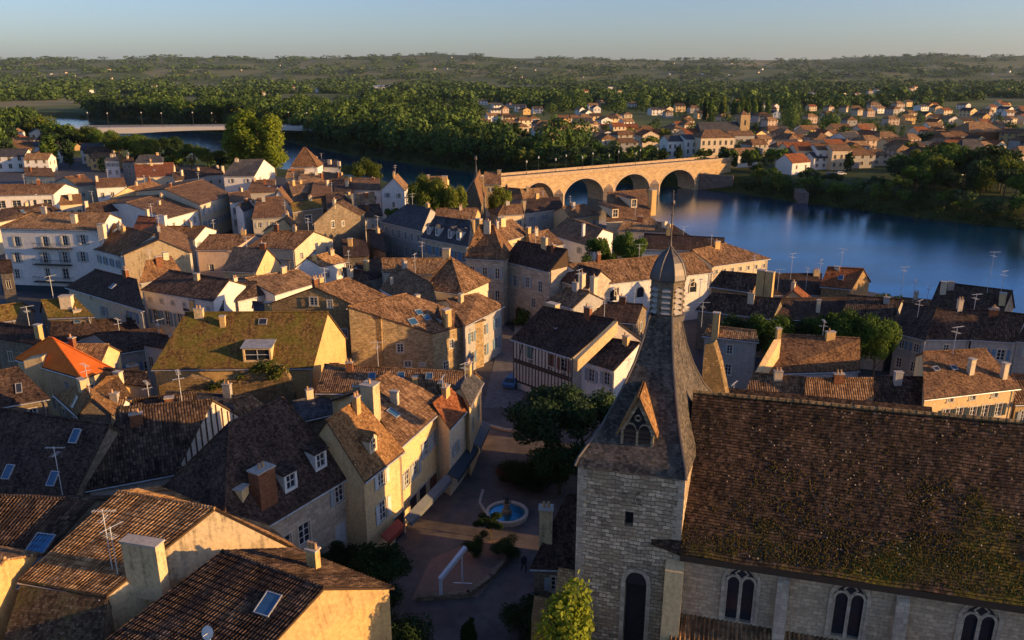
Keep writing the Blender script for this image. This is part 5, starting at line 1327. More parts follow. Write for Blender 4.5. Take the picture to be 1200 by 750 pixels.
# --- white/blue big house etc
def balc(H0,c,r,ctr):
    a,b=c[0].copy(),c[1].copy(); a.z=b.z=0; d=(b-a).normalized(); n=V((d.y,-d.x,0))
    for (x0,x1,y) in ((42,85,290.5),(42,85,309.5),(43,87,329.5)):
        p=hitplane(x0,y,a,n); q_=hitplane(x1,y,a,n); z=p.z; q_.z=z; m=MB()
        m.hexa([p+n*.9,q_+n*.9,q_,p]+[w_+V((0,0,.14)) for w_ in (p+n*.9,q_+n*.9,q_,p)])
        L=(q_-p).length; k=int(L/.35)
        for i in range(k+1): s=p+(q_-p)*i/k+n*.85; m.tube([s,s+V((0,0,1.05))],.025,4)
        m.tube([p+n*.85+V((0,0,1.05)),q_+n*.85+V((0,0,1.05))],.035,4); m.tube([p+V((0,0,1.05)),p+n*.85+V((0,0,1.05))],.035,4); m.tube([q_+V((0,0,1.05)),q_+n*.85+V((0,0,1.05))],.035,4)
        m.obj('balcony','cast_iron',H0)
    p=hitplane(3,340,a,n); q_=hitplane(90,338,a,n); q_.z=p.z; m=MB(); m.hexa([V((w_.x,w_.y,p.z+z)) for z in (-1.2,1.2) for w_ in (p+n*.12,q_+n*.12,q_+n*.01,p+n*.01)]); m.obj('shopfront','shutter_dark',H0)
Lh('tall white four-storey house with three dark balconies and shuttered windows',(0,266.5),(117,269.5),(40,250),(128,251),12.4,14.4,'white','canal_tan',hip=(1,0),chim=[(86,251,1.6,1.0,.8,0,'cream'),(118,262,1.2,1.2,.8,0,'cream')],
   wpx=[('f',20,283,1.0,1.9,'shutter_grey'),('f',53,283,1.0,1.9,'shutter_grey'),('f',76,282,1.0,1.9,'shutter_grey'),('f',97,281,1.0,1.8,'shutter_grey'),('f',20,302,1.0,2.0,'shutter_grey'),('f',53,302,1.0,2.1,'shutter_grey'),('f',76,301.5,1.0,2.1,'shutter_grey'),('f',97,301,1.0,1.9,'shutter_grey'),('f',56,321,.9,2.1),('f',77,321,1.2,2.1),('f',20,321,1.0,1.8,'shutter_white')],extra=balc,name='balcony_house')
Lh('blue-shaded low house with dark brown roof beside the balcony house',(104,289),(141,299),(142,262),(172,277),8.8,12.2,'white','flat_brown',win=[('f',6.2,5,.7,1.4,'shutter_blue')],sky=[(135,270,.7,1.0),(122,282,.7,1.0)],name='house')
Gh('stained cream gable house catching the sun in the left of the town',(145,299),(222,296),(187,281),(186,262),9.4,'stained','canal_brown',chim=[],name='gable_house')
Gh('smaller shaded gabled house in front of the stained cream gable',(166,322),(212,318),(190,295),(172,330),7.4,'grey','canal_brown',depth=-0.01) if False else None
Lh('dark roof crossing in front of the stained cream gable',(165,330),(214,322),(176,309),(196,300),7.6,10.6,'grey','flat_brown',name='house')
# --- upper left
Lh('long pale house with open loggia and white lit gable at the upper left',(-10,229),(63,227),(-6,217),(76,216),8.2,10.2,'white','canal_brown',win=[('f',4.6,4,2.2,2.0)],name='house')
Lh('wide low roof in front of the pale loggia house',(-10,262),(70,246),(2,246),(55,239),7.5,9.2,'cream','canal_dark',name='house')
Lh('small cream house with brown roof among trees at the upper left',(91,218),(112,216),(76,208),(98,205),6.5,8.6,'cream','flat_brown',win=[('f',3,2,.9,1.2)],name='house')
Lh('dark brown roofed house with blue walls beside the small cream house',(113,220),(148,218),(112,209),(145,210),6.8,8.6,'white','flat_brown',win=[('f',3.6,3,.9,1.5)],chim=[(113,206,1.4,.7,.6,0,'cream')],name='house')
Lh('flat-fronted barn with orange-brown roof and lit cream wall by the trees',(160,208),(203,206),(158,193),(203,191),6.5,9.4,'cream','flat_rust',win=[('f',3.6,3,1.0,.9)],name='barn')
Lh('slate roofed building behind the orange-brown barn',(158,191),(191,190),(163,183),(188,181),10,12,'white','slate',name='house')
Lh('tall narrow white house left of the slate roofed building',(123,188),(139,188),(125,184),(137,184),10,11,'white','slate',name='tall_house')
Lh('grey narrow house between the white tower-like house and the barn',(143,190),(157,190),(145,185),(156,185),9,10.4,'grey','canal_dark',name='tall_house')
Gh('low cream gable with wide shallow roof above the white lit house',(131,232),(172,228),(150,220),(178,213),8.0,'yellow','canal_brown',name='gable_house')
Lh('cream house with white shutters and big shallow brown roof',(234,240),(271,228),(193,222),(238,211),9.2,11.4,'cream','canal_brown',win=[('f',6.4,6,.8,1.5,'shutter_white'),('f',3.0,6,.8,1.7,'shutter_blue')],name='shuttered_house')
Lh('house with bright white end wall and broad brown roof',(196,256),(233,246),(148,238),(185,229),7.8,9.8,'white','canal_brown',win=[('f',5,3,.8,1.4)],chim=[(172,245,1.2,.8,.6,0,'cream'),(186,235,1.,.7,.6,0,'stained')],name='house')
Lh('reddish brown roof with white party wall and chimneys',(155,272),(186,274),(163,254),(182,256),9.2,11.0,'white','flat_rust',chim=[(190,252,1.8,1.6,.9,0,'white')],name='house')
Lh('brown roof with lit cream gable end left of the pinkish wall',(199,277),(228,280),(197,266),(240,266),8.4,10.0,'white','flat_brown',name='house')
Lh('house with pinkish lit wall and single dark window',(231,292),(273,292),(246,276),(298,276),8.6,10.4,'pink','canal_brown',wpx=[('f',248,314,.9,1.4)],name='house')
Lh('dark slate roof with bright triangular lit gable',(262,316),(300,318),(275,291),(312,292),7.6,11.2,'yellow','slate',name='gable_house')
Lh('half-timbered looking cream house with tall lit gable in mid town',(292,289),(345,292),(320,271),(367,272),8.8,11.2,'cream','canal_brown',win=[('r',6.6,3,.7,1.2),('r',4.0,4,.8,1.6),('f',6.8,1,.6,.7)],name='gable_house')
Lh('small ochre roofed lean-to under the tall lit gable',(318,303),(340,305),(312,293),(344,295),6.6,7.6,'yellow','canal_tan',name='outbuilding')
Lh('small white walled house with orange-brown roof left of the rubble gable',(376,312),(405,306),(360,303),(388,296),7.4,9.0,'white','canal_tan',win=[('f',5,2,.7,1.2)],name='house')
Gh('tall dark rubble gable with mossy right slope in mid town',(368,262),(421,252),(395,238),(402,235),11.4,'rubble','canal_dark',wpx=[('r',390,263,.8,1.4),('r',386,298,.7,1.2),('r',402,262,.6,1.0)],wallm='stone_dark',name='stone_house')
Lh('low roof with lit yellow-green crest and dark opening in mid town',(343,248),(378,243),(346,240),(371,233),8.6,10.0,'stone_dark','moss_roof',win=[('f',5.4,1,1.8,1.8)],name='house')
Gh('small lit triangular gable among the dark central roofs',(309,271),(343,268),(333,257),(338,252),8.2,'yellow','canal_brown',name='gable_house')
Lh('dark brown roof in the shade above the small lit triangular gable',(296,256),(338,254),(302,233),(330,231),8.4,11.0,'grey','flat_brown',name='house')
Gh('white gabled house with a round window in mid town',(319,240),(339,240),(326,223),(330,219),9,'white','flat_brown',name='gable_house')
Lh('slate roofed house with pale right gable at the head of the town',(262,206),(298,206),(276,188),(309,187),9.5,13.5,'white','slate',name='slate_house')
Lh('brown roof in front of the slate roofed house',(270,238),(294,234),(268,227),(292,224),9.0,10.2,'white','canal_brown',win=[('f',6,3,.8,1.6),('f',3,3,.8,1.6)],name='house')
Lh('tall narrow shaded house with white trim right of the shuttered house',(285,248),(297,243),(280,240),(292,236),8.8,9.8,'white','canal_dark',win=[('f',5.6,2,.8,1.4)],name='tall_house')
# pyramid roofed house by the river
Lh('white riverside house with slate roof and chimneys right of the pyramid roof',(364,195),(399,196),(367,187),(396,188),8.5,10.4,'white','slate',win=[('f',5.2,4,.9,1.5)],chim=[(386,187,1.6,1.2,.8,0,'cream'),(397,189,1.6,1.0,.8,0,'cream')],name='riverside_house')
Lh('square riverside pavilion with steep brown pyramid roof and finials',(341,195),(372,195),(356,173),(358,173),9.5,17.0,'white','flat_brown',hip=(1,1),win=[('f',5.8,2,.9,1.6)],name='pavilion')
R_=random.Random(5)
mid=[(300,228,'rightmost'),]
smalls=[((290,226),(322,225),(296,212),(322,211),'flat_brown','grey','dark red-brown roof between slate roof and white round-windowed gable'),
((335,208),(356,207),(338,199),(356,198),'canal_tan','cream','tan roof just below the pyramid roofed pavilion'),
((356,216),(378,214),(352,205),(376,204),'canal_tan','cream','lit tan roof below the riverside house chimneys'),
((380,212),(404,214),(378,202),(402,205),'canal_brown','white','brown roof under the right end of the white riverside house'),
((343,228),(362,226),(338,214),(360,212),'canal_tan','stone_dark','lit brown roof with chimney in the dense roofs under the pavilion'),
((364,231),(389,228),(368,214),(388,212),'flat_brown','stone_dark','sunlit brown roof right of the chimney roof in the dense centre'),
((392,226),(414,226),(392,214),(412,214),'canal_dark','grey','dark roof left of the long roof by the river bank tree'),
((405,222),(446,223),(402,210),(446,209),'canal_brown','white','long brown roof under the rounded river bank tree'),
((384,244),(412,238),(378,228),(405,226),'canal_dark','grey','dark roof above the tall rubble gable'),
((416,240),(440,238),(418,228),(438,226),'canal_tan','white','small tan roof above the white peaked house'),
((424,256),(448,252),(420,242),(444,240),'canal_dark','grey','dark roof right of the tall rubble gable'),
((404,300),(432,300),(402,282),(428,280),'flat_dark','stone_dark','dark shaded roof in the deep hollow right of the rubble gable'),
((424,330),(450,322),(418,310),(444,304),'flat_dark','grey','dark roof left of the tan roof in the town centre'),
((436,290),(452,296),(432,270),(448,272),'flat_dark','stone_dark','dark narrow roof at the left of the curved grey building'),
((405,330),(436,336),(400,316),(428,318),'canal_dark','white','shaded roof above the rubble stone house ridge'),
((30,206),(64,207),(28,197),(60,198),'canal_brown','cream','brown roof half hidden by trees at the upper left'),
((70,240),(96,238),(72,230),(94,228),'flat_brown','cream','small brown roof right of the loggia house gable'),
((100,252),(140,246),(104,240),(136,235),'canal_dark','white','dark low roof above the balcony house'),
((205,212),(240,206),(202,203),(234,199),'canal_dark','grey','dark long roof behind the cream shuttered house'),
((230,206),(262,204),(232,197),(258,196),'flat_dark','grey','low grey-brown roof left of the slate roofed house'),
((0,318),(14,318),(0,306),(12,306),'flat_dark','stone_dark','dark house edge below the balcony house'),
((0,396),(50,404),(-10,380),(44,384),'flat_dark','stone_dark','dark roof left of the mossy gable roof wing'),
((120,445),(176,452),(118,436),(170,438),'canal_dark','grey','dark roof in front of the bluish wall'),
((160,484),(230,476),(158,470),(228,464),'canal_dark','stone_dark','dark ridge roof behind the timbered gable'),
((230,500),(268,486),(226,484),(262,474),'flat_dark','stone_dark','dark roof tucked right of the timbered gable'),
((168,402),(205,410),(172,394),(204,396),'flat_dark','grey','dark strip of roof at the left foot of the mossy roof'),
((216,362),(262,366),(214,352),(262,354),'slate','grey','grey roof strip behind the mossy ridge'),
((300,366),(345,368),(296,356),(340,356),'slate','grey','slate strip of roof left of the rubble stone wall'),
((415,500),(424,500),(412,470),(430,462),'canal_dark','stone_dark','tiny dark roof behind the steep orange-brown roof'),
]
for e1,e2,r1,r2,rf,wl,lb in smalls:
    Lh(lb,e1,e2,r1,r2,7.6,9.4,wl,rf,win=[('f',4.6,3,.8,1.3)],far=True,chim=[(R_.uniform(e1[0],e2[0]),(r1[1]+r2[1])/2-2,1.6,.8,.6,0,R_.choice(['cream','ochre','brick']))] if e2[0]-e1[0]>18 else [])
# --- centre
Gh('white peaked house end with lit left face near the river tree',(447,222),(474,223),(461,209),(466,204),8.5,'white','canal_tan',name='gable_house')
Lh('roof with lit chimney wall behind the large olive tree',(492,219),(518,219),(495,208),(522,207),8.5,10.6,'yellow','canal_brown',chim=[(521,206,1.4,1.6,1.4,0,'ochre')],name='house')
Gh('steep gabled tall house with golden right wall in front of the bridge',(541,236),(564,240),(556,213),(562,200),10.5,'stone_dark','flat_brown',chim=[(565,207,2.6,1.0,.8,0,'stone','b')],win=[('b',6.5,1,.7,1.2)],name='steep_gable_house')
def turret():
    p=at(558,226,8.0); H0=empty('turret',V((p.x,p.y,0)),'slim grey spirelet with lantern beside the steep gabled house','turret'); q=MB(); q.lathe([(1.1,0),(1.1,9.5)],8,0,(p.x,p.y,0)); q.obj('wall','stone_dark',H0)
    q=MB(); q.lathe([(1.4,9.4),(.9,11.4),(.4,14),(.12,16.5)],8,0,(p.x,p.y,0)); q.obj('roof','slate',H0)
    q=MB(); q.lathe([(.05,16.3),(.05,18.2)],6,0,(p.x,p.y,0)); q.lathe([(.35,17.2),(.4,17.9),(.1,18.4)],8,0,(p.x,p.y,0)); q.obj('finial','lead',H0)
turret()
Lh('golden lit stone block house at the near end of the bridge',(566,216),(587,216),(568,203),(586,201),7.5,10.4,'stone','canal_brown',chim=[(585,199,1.2,1.2,1.0,0,'stone')],name='stone_house')
Lh('curved grey building with dark slate roof and tall windows',(449,259),(494,270),(471,241),(510,244),10.4,13.2,'grey','slate',win=[('f',7.6,6,.9,1.7),('f',4.2,6,.9,1.8)],name='grey_building')
Lh('mansard house with four pale dormers and blue shaded front',(495,277),(548,288),(501,256),(560,258),9.8,14.4,'ashlar','slate',dorm=[(502,274,1.0,1.6,'g','slate','frame_white'),(512,276,1.0,1.6,'g','slate','frame_white'),(527,279,1.0,1.6,'g','slate','frame_white'),(537,281,1.0,1.6,'g','slate','frame_white')],win=[('f',6.6,6,.9,1.7,'shutter_blue'),('f',3,6,.9,1.7)],chim=[(561,256,2.0,1.2,.8,0,'stone')],name='mansard_house')
Lh('ochre walled house with brown roof under the olive trees',(510,257),(556,256),(512,244),(560,246),10.4,12.0,'ochre','canal_brown',name='house')
Lh('tall square building with steep hipped brown roof in the centre',(546,300),(590,303),(561,265),(578,264),11.5,17.0,'ashlar','flat_brown',hip=(1,1),win=[('f',8,3,.8,1.8,'shutter_grey'),('f',4.2,3,.8,1.8)],name='hipped_building')
Lh('lit tile roof with golden wall right of the steep hipped roof',(585,283),(620,274),(577,265),(600,258),10.6,13.0,'yellow','canal_brown',chim=[(588,255,1.6,1.4,.9,0,'yellow'),(619,266,1.8,.9,.7,0,'ochre')],name='house')
def palace_door(H0,c,r,ctr):
    a,b=c[0].copy(),c[1].copy(); a.z=b.z=0; d=(b-a).normalized(); n=V((d.y,-d.x,0)); p=hitplane(609,358,a,n); m=MB(); M=Matrix.Translation(V((p.x,p.y,0)))@Matrix.Rotation(math.atan2(d.y,d.x),4,'Z')
    pr=[(-.95,0),(-.95,2.1)]+[(-.95*math.cos(k*math.pi/8),2.1+.95*math.sin(k*math.pi/8)) for k in range(1,8)]+[(.95,2.1),(.95,0)]
    m.face([M@V((x,-.03,z+.02)) for x,z in pr]); m.obj('door','timber',H0)
    m=MB()
    for (x0,z0),(x1,z1) in zip(pr,pr[1:]):
        m.hexa([M@V(v) for v in ((x0,-.12,z0),(x1,-.12,z1),(x1,0,z1),(x0,0,z0),(x0*1.35,-.12,z0*1.08),(x1*1.35,-.12,z1*1.08),(x1*1.35,0,z1*1.08),(x0*1.35,0,z0*1.08))])
    m.obj('door_arch','ashlar',H0)
Lh('large pale stone mansion with round-arched doorway and dark hipped roof',(592,304),(646,317),(600,285),(672,292),10.6,13.6,'ashlar','flat_dark',bk=None,hip=(0,1),wpx=[('f',603,329,.9,1.8,'shutter_grey'),('f',618,331,.9,1.8,'shutter_grey'),('f',633,336,.9,1.8),('f',603,311,.6,.6),('f',618,314,.6,.6),('f',633,317,.6,.6),('f',625,355,.9,1.6),('f',596,352,.7,1.4)],extra=palace_door,name='mansion')
Lh('pale stone wing with pediment and chimneys in front of the convent roof',(646,325),(690,337),(668,309),(704,318),8.6,10.6,'ashlar','canal_dark',win=[('f',5.2,5,.8,1.6,'shutter_grey'),('f',1.8,5,.8,1.6)],chim=[(682,320,2.4,.9,.8,1,'cream'),(696,324,2.4,.9,.8,1,'cream')],name='mansion_wing')
def arched(pxs,z=None):
    def f(H0,c,r,ctr):
        a,b=c[0].copy(),c[1].copy(); a.z=b.z=0; d=(b-a).normalized(); n=V((d.y,-d.x,0))
        for px,py in pxs:
            p=hitplane(px,py,a,n); M=Matrix.Translation(p)@Matrix.Rotation(math.atan2(d.y,d.x),4,'Z')
            pr=[(-.65,-.9),(-.65,.2)]+[(-.65*math.cos(k*math.pi/8),.2+.65*math.sin(k*math.pi/8)) for k in range(1,8)]+[(.65,.2),(.65,-.9)]
            m=MB(); m.face([M@V((x,-.03,z_)) for x,z_ in pr]); w_=m.obj('window','glass',H0)
            m=MB()
            for (x0,z0),(x1,z1) in zip(pr,pr[1:]): m.hexa([M@V(v) for v in ((x0,-.1,z0),(x1,-.1,z1),(x1,0,z1),(x0,0,z0),(x0*1.25,-.1,z0*1.15),(x1*1.25,-.1,z1*1.15),(x1*1.25,0,z1*1.15),(x0*1.25,0,z0*1.15))])
            m.obj('surround','surround',w_,ctr)
    return f
Lh('long white convent building with arched windows and brown tile roof behind the spire',(700,333),(833,318),(666,311),(812,297),8.2,10.8,'white','canal_brown',extra=arched([(718,346),(750,342),(812,336)]),name='convent')
Lh('cream riverside house with seven tiny windows in a row under a broad tile roof',(835,311),(900,303),(812,294),(850,286),8.6,11.0,'cream','canal_brown',win=[('f',7.0,7,.6,.7)],name='riverside_house')
Lh('dark roofed house with lit rubble gable and tall chimney near the river',(834,334),(881,341),(846,319),(890,323),8.2,10.6,'ochre','canal_dark',chim=[(893,316,3.4,1.2,.9,0,'ochre'),(903,318,3.4,1.2,.9,0,'ochre')],wallm='rubble',name='house')
Lh('orange-brown roofed riverside house with lit stone gable and blue shutters',(963,334),(998,338),(971,314),(1011,316),7.2,10.6,'rubble','flat_rust',win=[('f',3.6,3,.8,1.5,'shutter_blue')],chim=[(981,312,1.0,.8,.6,0,'cream')],name='riverside_house')
Lh('large dark roofed house at the water edge on the right',(1091,358),(1174,366),(1102,332),(1185,342),6.8,11.0,'ashlar','flat_dark',chim=[(1107,330,.8,.8,.6,0,'cream'),(1176,343,1.4,.8,.8,0,'yellow')],ant=[(1157,341,6.0,0),(1172,348,4.0,30)],name='riverside_house')
Lh('dark roof row house with pale left edge behind the garden trees',(1050,388),(1084,397),(1060,356),(1096,362),6.5,9.5,'grey','flat_dark',ant=[(1075,372,2.5,40)],name='row_house')
Lh('dark roof row house in the middle of the right hand row',(1085,396),(1137,396),(1097,363),(1146,365),6.3,9.4,'grey','flat_dark',name='row_house')
Lh('dark roof row house with blue shutter wall at the right of the row',(1139,396),(1189,399),(1147,364),(1202,370),6.4,9.4,'shutter_blue_wall' if 'shutter_blue_wall' in MATS else 'grey','canal_dark',win=[('f',3.5,2,1.0,1.5,'shutter_blue')],name='row_house')
Lh('dark roof at the right edge beyond the row of houses',(1192,398),(1250,404),(1204,372),(1262,380),6.4,9.2,'grey','flat_dark',name='row_house')
Lh('dark shaded roof left of the row, above the garden trees',(988,378),(1041,384),(994,347),(1056,352),6.5,9.3,'grey','canal_dark',name='row_house')
Lh('low tan roofed shed on the river wall',(1052,358),(1092,362),(1056,350),(1090,353),5.2,6.0,'cream','canal_brown',name='shed',ant=[(1054,354,5.8,10),(1069,355,3.8,70),(1086,354,2.8,0)])
Lh('dark long roof behind the spire garden',(818,362),(905,372),(834,346),(915,350),6.4,8.6,'stone_dark','canal_dark',name='house')
Lh('dark long roof continuing right above the garden trees',(907,372),(986,376),(916,351),(990,350),6.2,8.2,'stone_dark','flat_dark',chim=[(960,351,1.8,.5,.5,0,'cream')],name='house')
Lh('dark roof on the waterfront between the chimneyed house and the orange-brown house',(903,345),(962,345),(907,322),(962,322),5.4,7.6,'grey','flat_dark',ant=[(911,340,3.6,0),(926,328,4.6,30),(944,340,3.8,90),(960,327,3.4,50)],name='waterfront_house')
Gh('small lit orange gable in front of the waterfront roofs',(916,352),(945,353),(930,341),(934,336),6.4,'yellow','flat_rust',name='gable_house')
Lh('house with dark grey stained plaster wall beside the spire',(826,392),(887,399),(832,384),(884,390),8.6,9.6,'grey','canal_tan',chim=[(840,366,3.0,.8,.7,0,'ochre')],ant=[(822,380,3.0,0)],wallm='grey',name='house')
Lh('brown roofed house with white lower wall and stone parapet right of the spire',(904,436),(1006,432),(914,393),(1006,398),6.6,10.4,'white','flat_brown',chim=[(913,384,1.6,.5,.5,0,'ochre')],name='house')
def parapet():
    a=at(885,436,7.2); b=at(907,398,10.2); q=MB(); w_=V((.9,.2,0)); 
    q.hexa([V((a.x,a.y,0)),V((a.x,a.y,0))+w_,V((b.x,b.y,0))+w_,V((b.x,b.y,0)),a,a+w_,b+w_,b]); tag(q.obj('parapet_wall','yellow'),'raking sunlit plaster parapet wall at the left of the brown roofed house','wall')
parapet()
Lh('ribbed roof nearest the spire above the nave ridge',(868,478),(940,480),(884,439),(943,444),6.4,9.0,'white','canal_brown',name='annex')
Lh('ribbed brown roof in the middle above the nave ridge',(943,481),(1022,482),(946,445),(1021,445),6.6,9.2,'white','canal_brown',name='annex')
Lh('ribbed dark roof beside the yellow house above the nave ridge',(1024,482),(1086,482),(1022,443),(1082,444),6.4,9.0,'white','canal_dark',name='annex')
Lh('yellow rendered house with speckled brown roof and dark shutters right of the nave ridge',(1084,466.5),(1191,453),(1071,409),(1167,416),8.4,11.0,'yellow','flat_brown',wpx=[('f',1114,467.5,.7,.6),('f',1140,465,.7,.6),('f',1166,462,.7,.6),('f',1108,487,.8,1.4,'shutter_dark'),('f',1124,485,.8,1.4,'shutter_dark'),('f',1140,484,.8,1.4,'shutter_dark'),('f',1154,482,.8,1.4,'shutter_dark'),('f',1170,480,.8,1.4,'shutter_dark')],chim=[(1140,420,1.7,.6,.5,0,'cream'),(1179,425,1.7,.6,.5,0,'cream')],sky=[(1097,432,.7,.6,'glass'),(1118,431,.7,.6,'glass')],ant=[(1117,412,2.9,20)],name='yellow_house')
Lh('ochre wall house at the right frame edge beside the yellow house',(1191,472),(1240,470),(1188,440),(1236,444),6.6,9.0,'ochre','canal_brown',name='house')
# half timbered
def timbers(H0,c,r,ctr):
    a,b=c[0].copy(),c[1].copy(); zt=a.z; a.z=b.z=0; d=(b-a).normalized(); n=V((d.y,-d.x,0)); L=(b-a).length; m=MB()
    B=lambda t,z,o:a+d*t+n*o+V((0,0,z))
    def beam(t0,z0,t1,z1,w_=.09):
        p,q_=B(t0,z0,.0),B(t1,z1,.0); e=(q_-p).normalized(); s=e.cross(n)*w_; m.hexa([p-s,q_-s,q_+s,p+s]+[x+n*.05 for x in (p-s,q_-s,q_+s,p+s)])
    for z in (zt-.15,zt-2.9,zt-3.2,zt-5.9): beam(0,z,L,z,.13)
    k=int(L/.55)
    for i in range(k+1): beam(L*i/k,zt-2.9,L*i/k,zt-.15,.06); beam(L*i/k,zt-5.9,L*i/k,zt-3.2,.06)
    for t in (.1,.3,.62,.86): beam(L*t,zt-2.9,L*(t+.06),zt-.15,.07)
    m.obj('timber_frame','timber',H0)
Lh('half-timbered house with dark steep roof beside the square',(602,396),(671,418),(637,361),(720,376),7.0,11.2,'plaster_timber','flat_dark',extra=timbers,wpx=[('f',621,413,1.0,1.6,'shutter_green',False),('f',646,422,1.0,1.6,'shutter_brown',False),('f',661,428,1.0,1.6,'shutter_brown')],chim=[(648,355,1.8,1.6,.9,0,'stained')],sky=[(652,383,.5,.6,'glass')],name='timbered_house')
def parapet2():
    a=at(672,421,7.6); b=at(719,376,11.6); q=MB(); w_=V((.5,-.2,0))
    dn=V((0,0,1.5)); q.hexa([a-dn,a+w_-dn,b+w_-dn,b-dn,a,a+w_,b+w_,b]); tag(q.obj('parapet_wall','yellow'),'raking golden parapet wall on the right gable of the half-timbered house','wall')
parapet2()
Lh('white walled house with two grey shuttered windows and ragged tile roof by the spire',(677,419),(720,433),(707,397),(748,403),6.6,8.8,'white','canal_dark',wpx=[('f',693,440,.85,1.6,'shutter_grey'),('f',711,444,.85,1.6,'shutter_grey')],name='house')
Lh('small sunlit brown roof behind the chimney of the half-timbered house',(643,352),(672,360),(664,338),(690,343),8.6,10.2,'grey','canal_brown',name='house')
Lh('shaded low roof between half-timbered house and convent',(672,372),(745,378),(690,354),(752,358),6.4,8.0,'stone_dark','flat_dark',name='house')
Lh('dark porch house with a tall lit chimney left of the tower',(626,662),(677,664),(666,582),(688,580),4.6,9.2,'stone_dark','flat_dark',hip=(0,0),name='porch_house',chim=[(640,594,2.6,1.0,.8,2,'stained')])
# --- right centre by bridge
Lh('tall roofed house with two dormers and lit chimney below the bridge',(711,260),(762,256),(712,226),(757,223),8.2,12.2,'cream','flat_brown',dorm=[(721,255,1.6,2.0,'s','canal_dark','cream'),(743,243,1.6,2.0,'s','canal_dark','cream')],chim=[(765,222,4.5,1.3,1.6,0,'ochre')],name='dormer_house')
Lh('tan roof stepping down to the river right of the dormer house',(779,272),(812,279),(768,261),(790,264),7.6,9.4,'cream','canal_tan',chim=[(779,259,1.6,.9,.8,0,'cream'),(785,262,2.4,.9,.8,0,'ochre')],name='riverside_house')
Lh('broad tan roof below the dormer house',(725,270),(783,272),(733,258),(764,255),7.8,9.6,'cream','canal_tan',name='house')
Lh('large dark shaded roof above the convent on the river side',(752,291),(846,294),(756,271),(850,284),8.0,9.8,'white','flat_dark',name='riverside_house')
Lh('brown roofed house with bright lit wall and white shutters near the bridge',(669,256),(702,251),(659,243),(685,240),8.0,9.8,'yellow','canal_brown',win=[('f',5.4,3,.9,1.4,'shutter_white')],name='house')
Lh('tan roof in front of the brightly lit shuttered wall',(643,274),(692,288),(665,256),(706,269),7.8,9.8,'slab_white','canal_brown',chim=[(684,262,2.6,.5,.5,0,'white'),(654,282,1.0,1.0,.7,0,'ochre')],name='house')
Lh('roof just under the first bridge arch catching the sun',(613,233),(643,233),(610,222),(636,221),7.2,9.6,'cream','canal_tan',name='house')
Lh('roof at the left of the bridge foot in shade',(588,232),(612,234),(590,220),(610,222),7.2,9.4,'grey','flat_brown',name='house')
Lh('cream house with shallow hipped roof below the bridge',(584,252),(614,250),(590,241),(612,240),8.4,10.0,'cream','canal_brown',hip=(1,1),win=[('f',5.4,3,.9,1.4)],name='hipped_house')
Lh('dark roof in the shade between cream hipped house and the bright wall',(616,250),(660,244),(618,234),(655,232),8.0,10.0,'grey','flat_dark',name='house')
Lh('tan roof right of the mansion chimneys',(622,290),(660,286),(620,276),(642,270),8.8,10.6,'white','canal_brown',name='house')

build_house('outbuilding','low plain roofed building tucked behind the spire base and the nave','house',[V((13,63,8)),V((24,60,8)),V((27,72,8)),V((16,75,8))],[V((14.5,69,9.8)),V((25.5,66,9.8))],'stone_dark','canal_dark')  # unseen house-shaped block, added to keep sun off the square
# ================================================================ FAR BANK
VILL=[]
def vh(label,px,py,w,d,rot,ze,rise,wall,roof,hip=(0,0),**k): return Sh(label,px,py,w,d,rot,0,ze,rise,wall,roof,hip=hip,**k)
vh('grand cream riverside hotel with hipped roof and three rows of windows across the bridge',832,190,17,13,12,12,3,'cream','canal_brown',(1,1),win=[('f',8.6,6,1.1,2.0),('f',5.0,6,1.1,2.0),('f',1.4,6,1.1,2.0)],name='hotel')
vh('white three-storey building joined left of the cream riverside hotel',806,189,9,12,12,11,1.5,'white','slate',win=[('f',7.6,3,1.0,1.8),('f',4.4,3,1,1.8),('f',1.2,3,1,1.8)],name='house')
vh('white house with tall windows two doors left of the riverside hotel',788,189,10,10,12,10,2.2,'white','slate',win=[('f',6.6,4,1.0,1.8),('f',3.4,4,1,1.8)],name='house')
vh('pale long building right of the riverside hotel',864,178,14,9,10,9,2,'grey','canal_brown',win=[('f',5.6,5,1,1.6),('f',2.4,5,1,1.6)],name='house')
vh('low white building with two dark doors and lit roof at the bridge head',864,195,15,9,14,5.5,2.5,'white','canal_tan',win=[('f',.6,2,2.4,2.8)],name='warehouse')
vh('golden long building with rows of windows on the far bank left of the hotel',656,166,17,9,8,8.5,2.2,'yellow','canal_brown',win=[('f',5,6,1,1.5),('f',1.8,6,1,1.5)],name='house')
vh('golden taller building with slate roof beside the golden long building',682,165,12,10,8,11,3,'yellow','slate',win=[('f',7,4,1,1.6),('f',3.4,4,1,1.6)],name='house')
vh('long low brown roofed barn right of the golden buildings',725,158,26,8,4,5,2.2,'ochre','flat_rust',name='barn')
vh('large cream house with wide roof standing on the wooded far bank',556,153,26,10,6,6,2.6,'cream','canal_tan',(1,1),win=[('f',2.6,6,1.2,1.6)],name='house')
vh('big barn-like brown roof on the right of the far village',1142,166,26,18,12,6.5,5.5,'brick','canal_tan',(1,1),name='barn')
vh('blue-white gabled cottage near the far right shore',928,203,11,9,30,5,3,'white','flat_rust',win=[('f',2.4,2,1,1.4)],name='cottage')
vh('pale terrace house with dark windows behind the gabled cottage',942,196,13,9,8,8,2.2,'cream','flat_rust',win=[('f',5,4,1,1.5),('f',1.6,4,1,1.6)],name='house')
vh('white terrace house with tall windows left of the riverside trees',962,197,10,9,8,8.5,2,'white','flat_brown',win=[('f',5,3,1.1,1.6),('f',1.6,3,1.1,1.6)],name='house')
vh('cream terrace house touching the dark riverside trees',978,198,9,9,8,8.5,2.2,'cream','canal_brown',win=[('f',5,3,1.1,1.6),('f',1.6,3,1.1,1.6)],name='house')
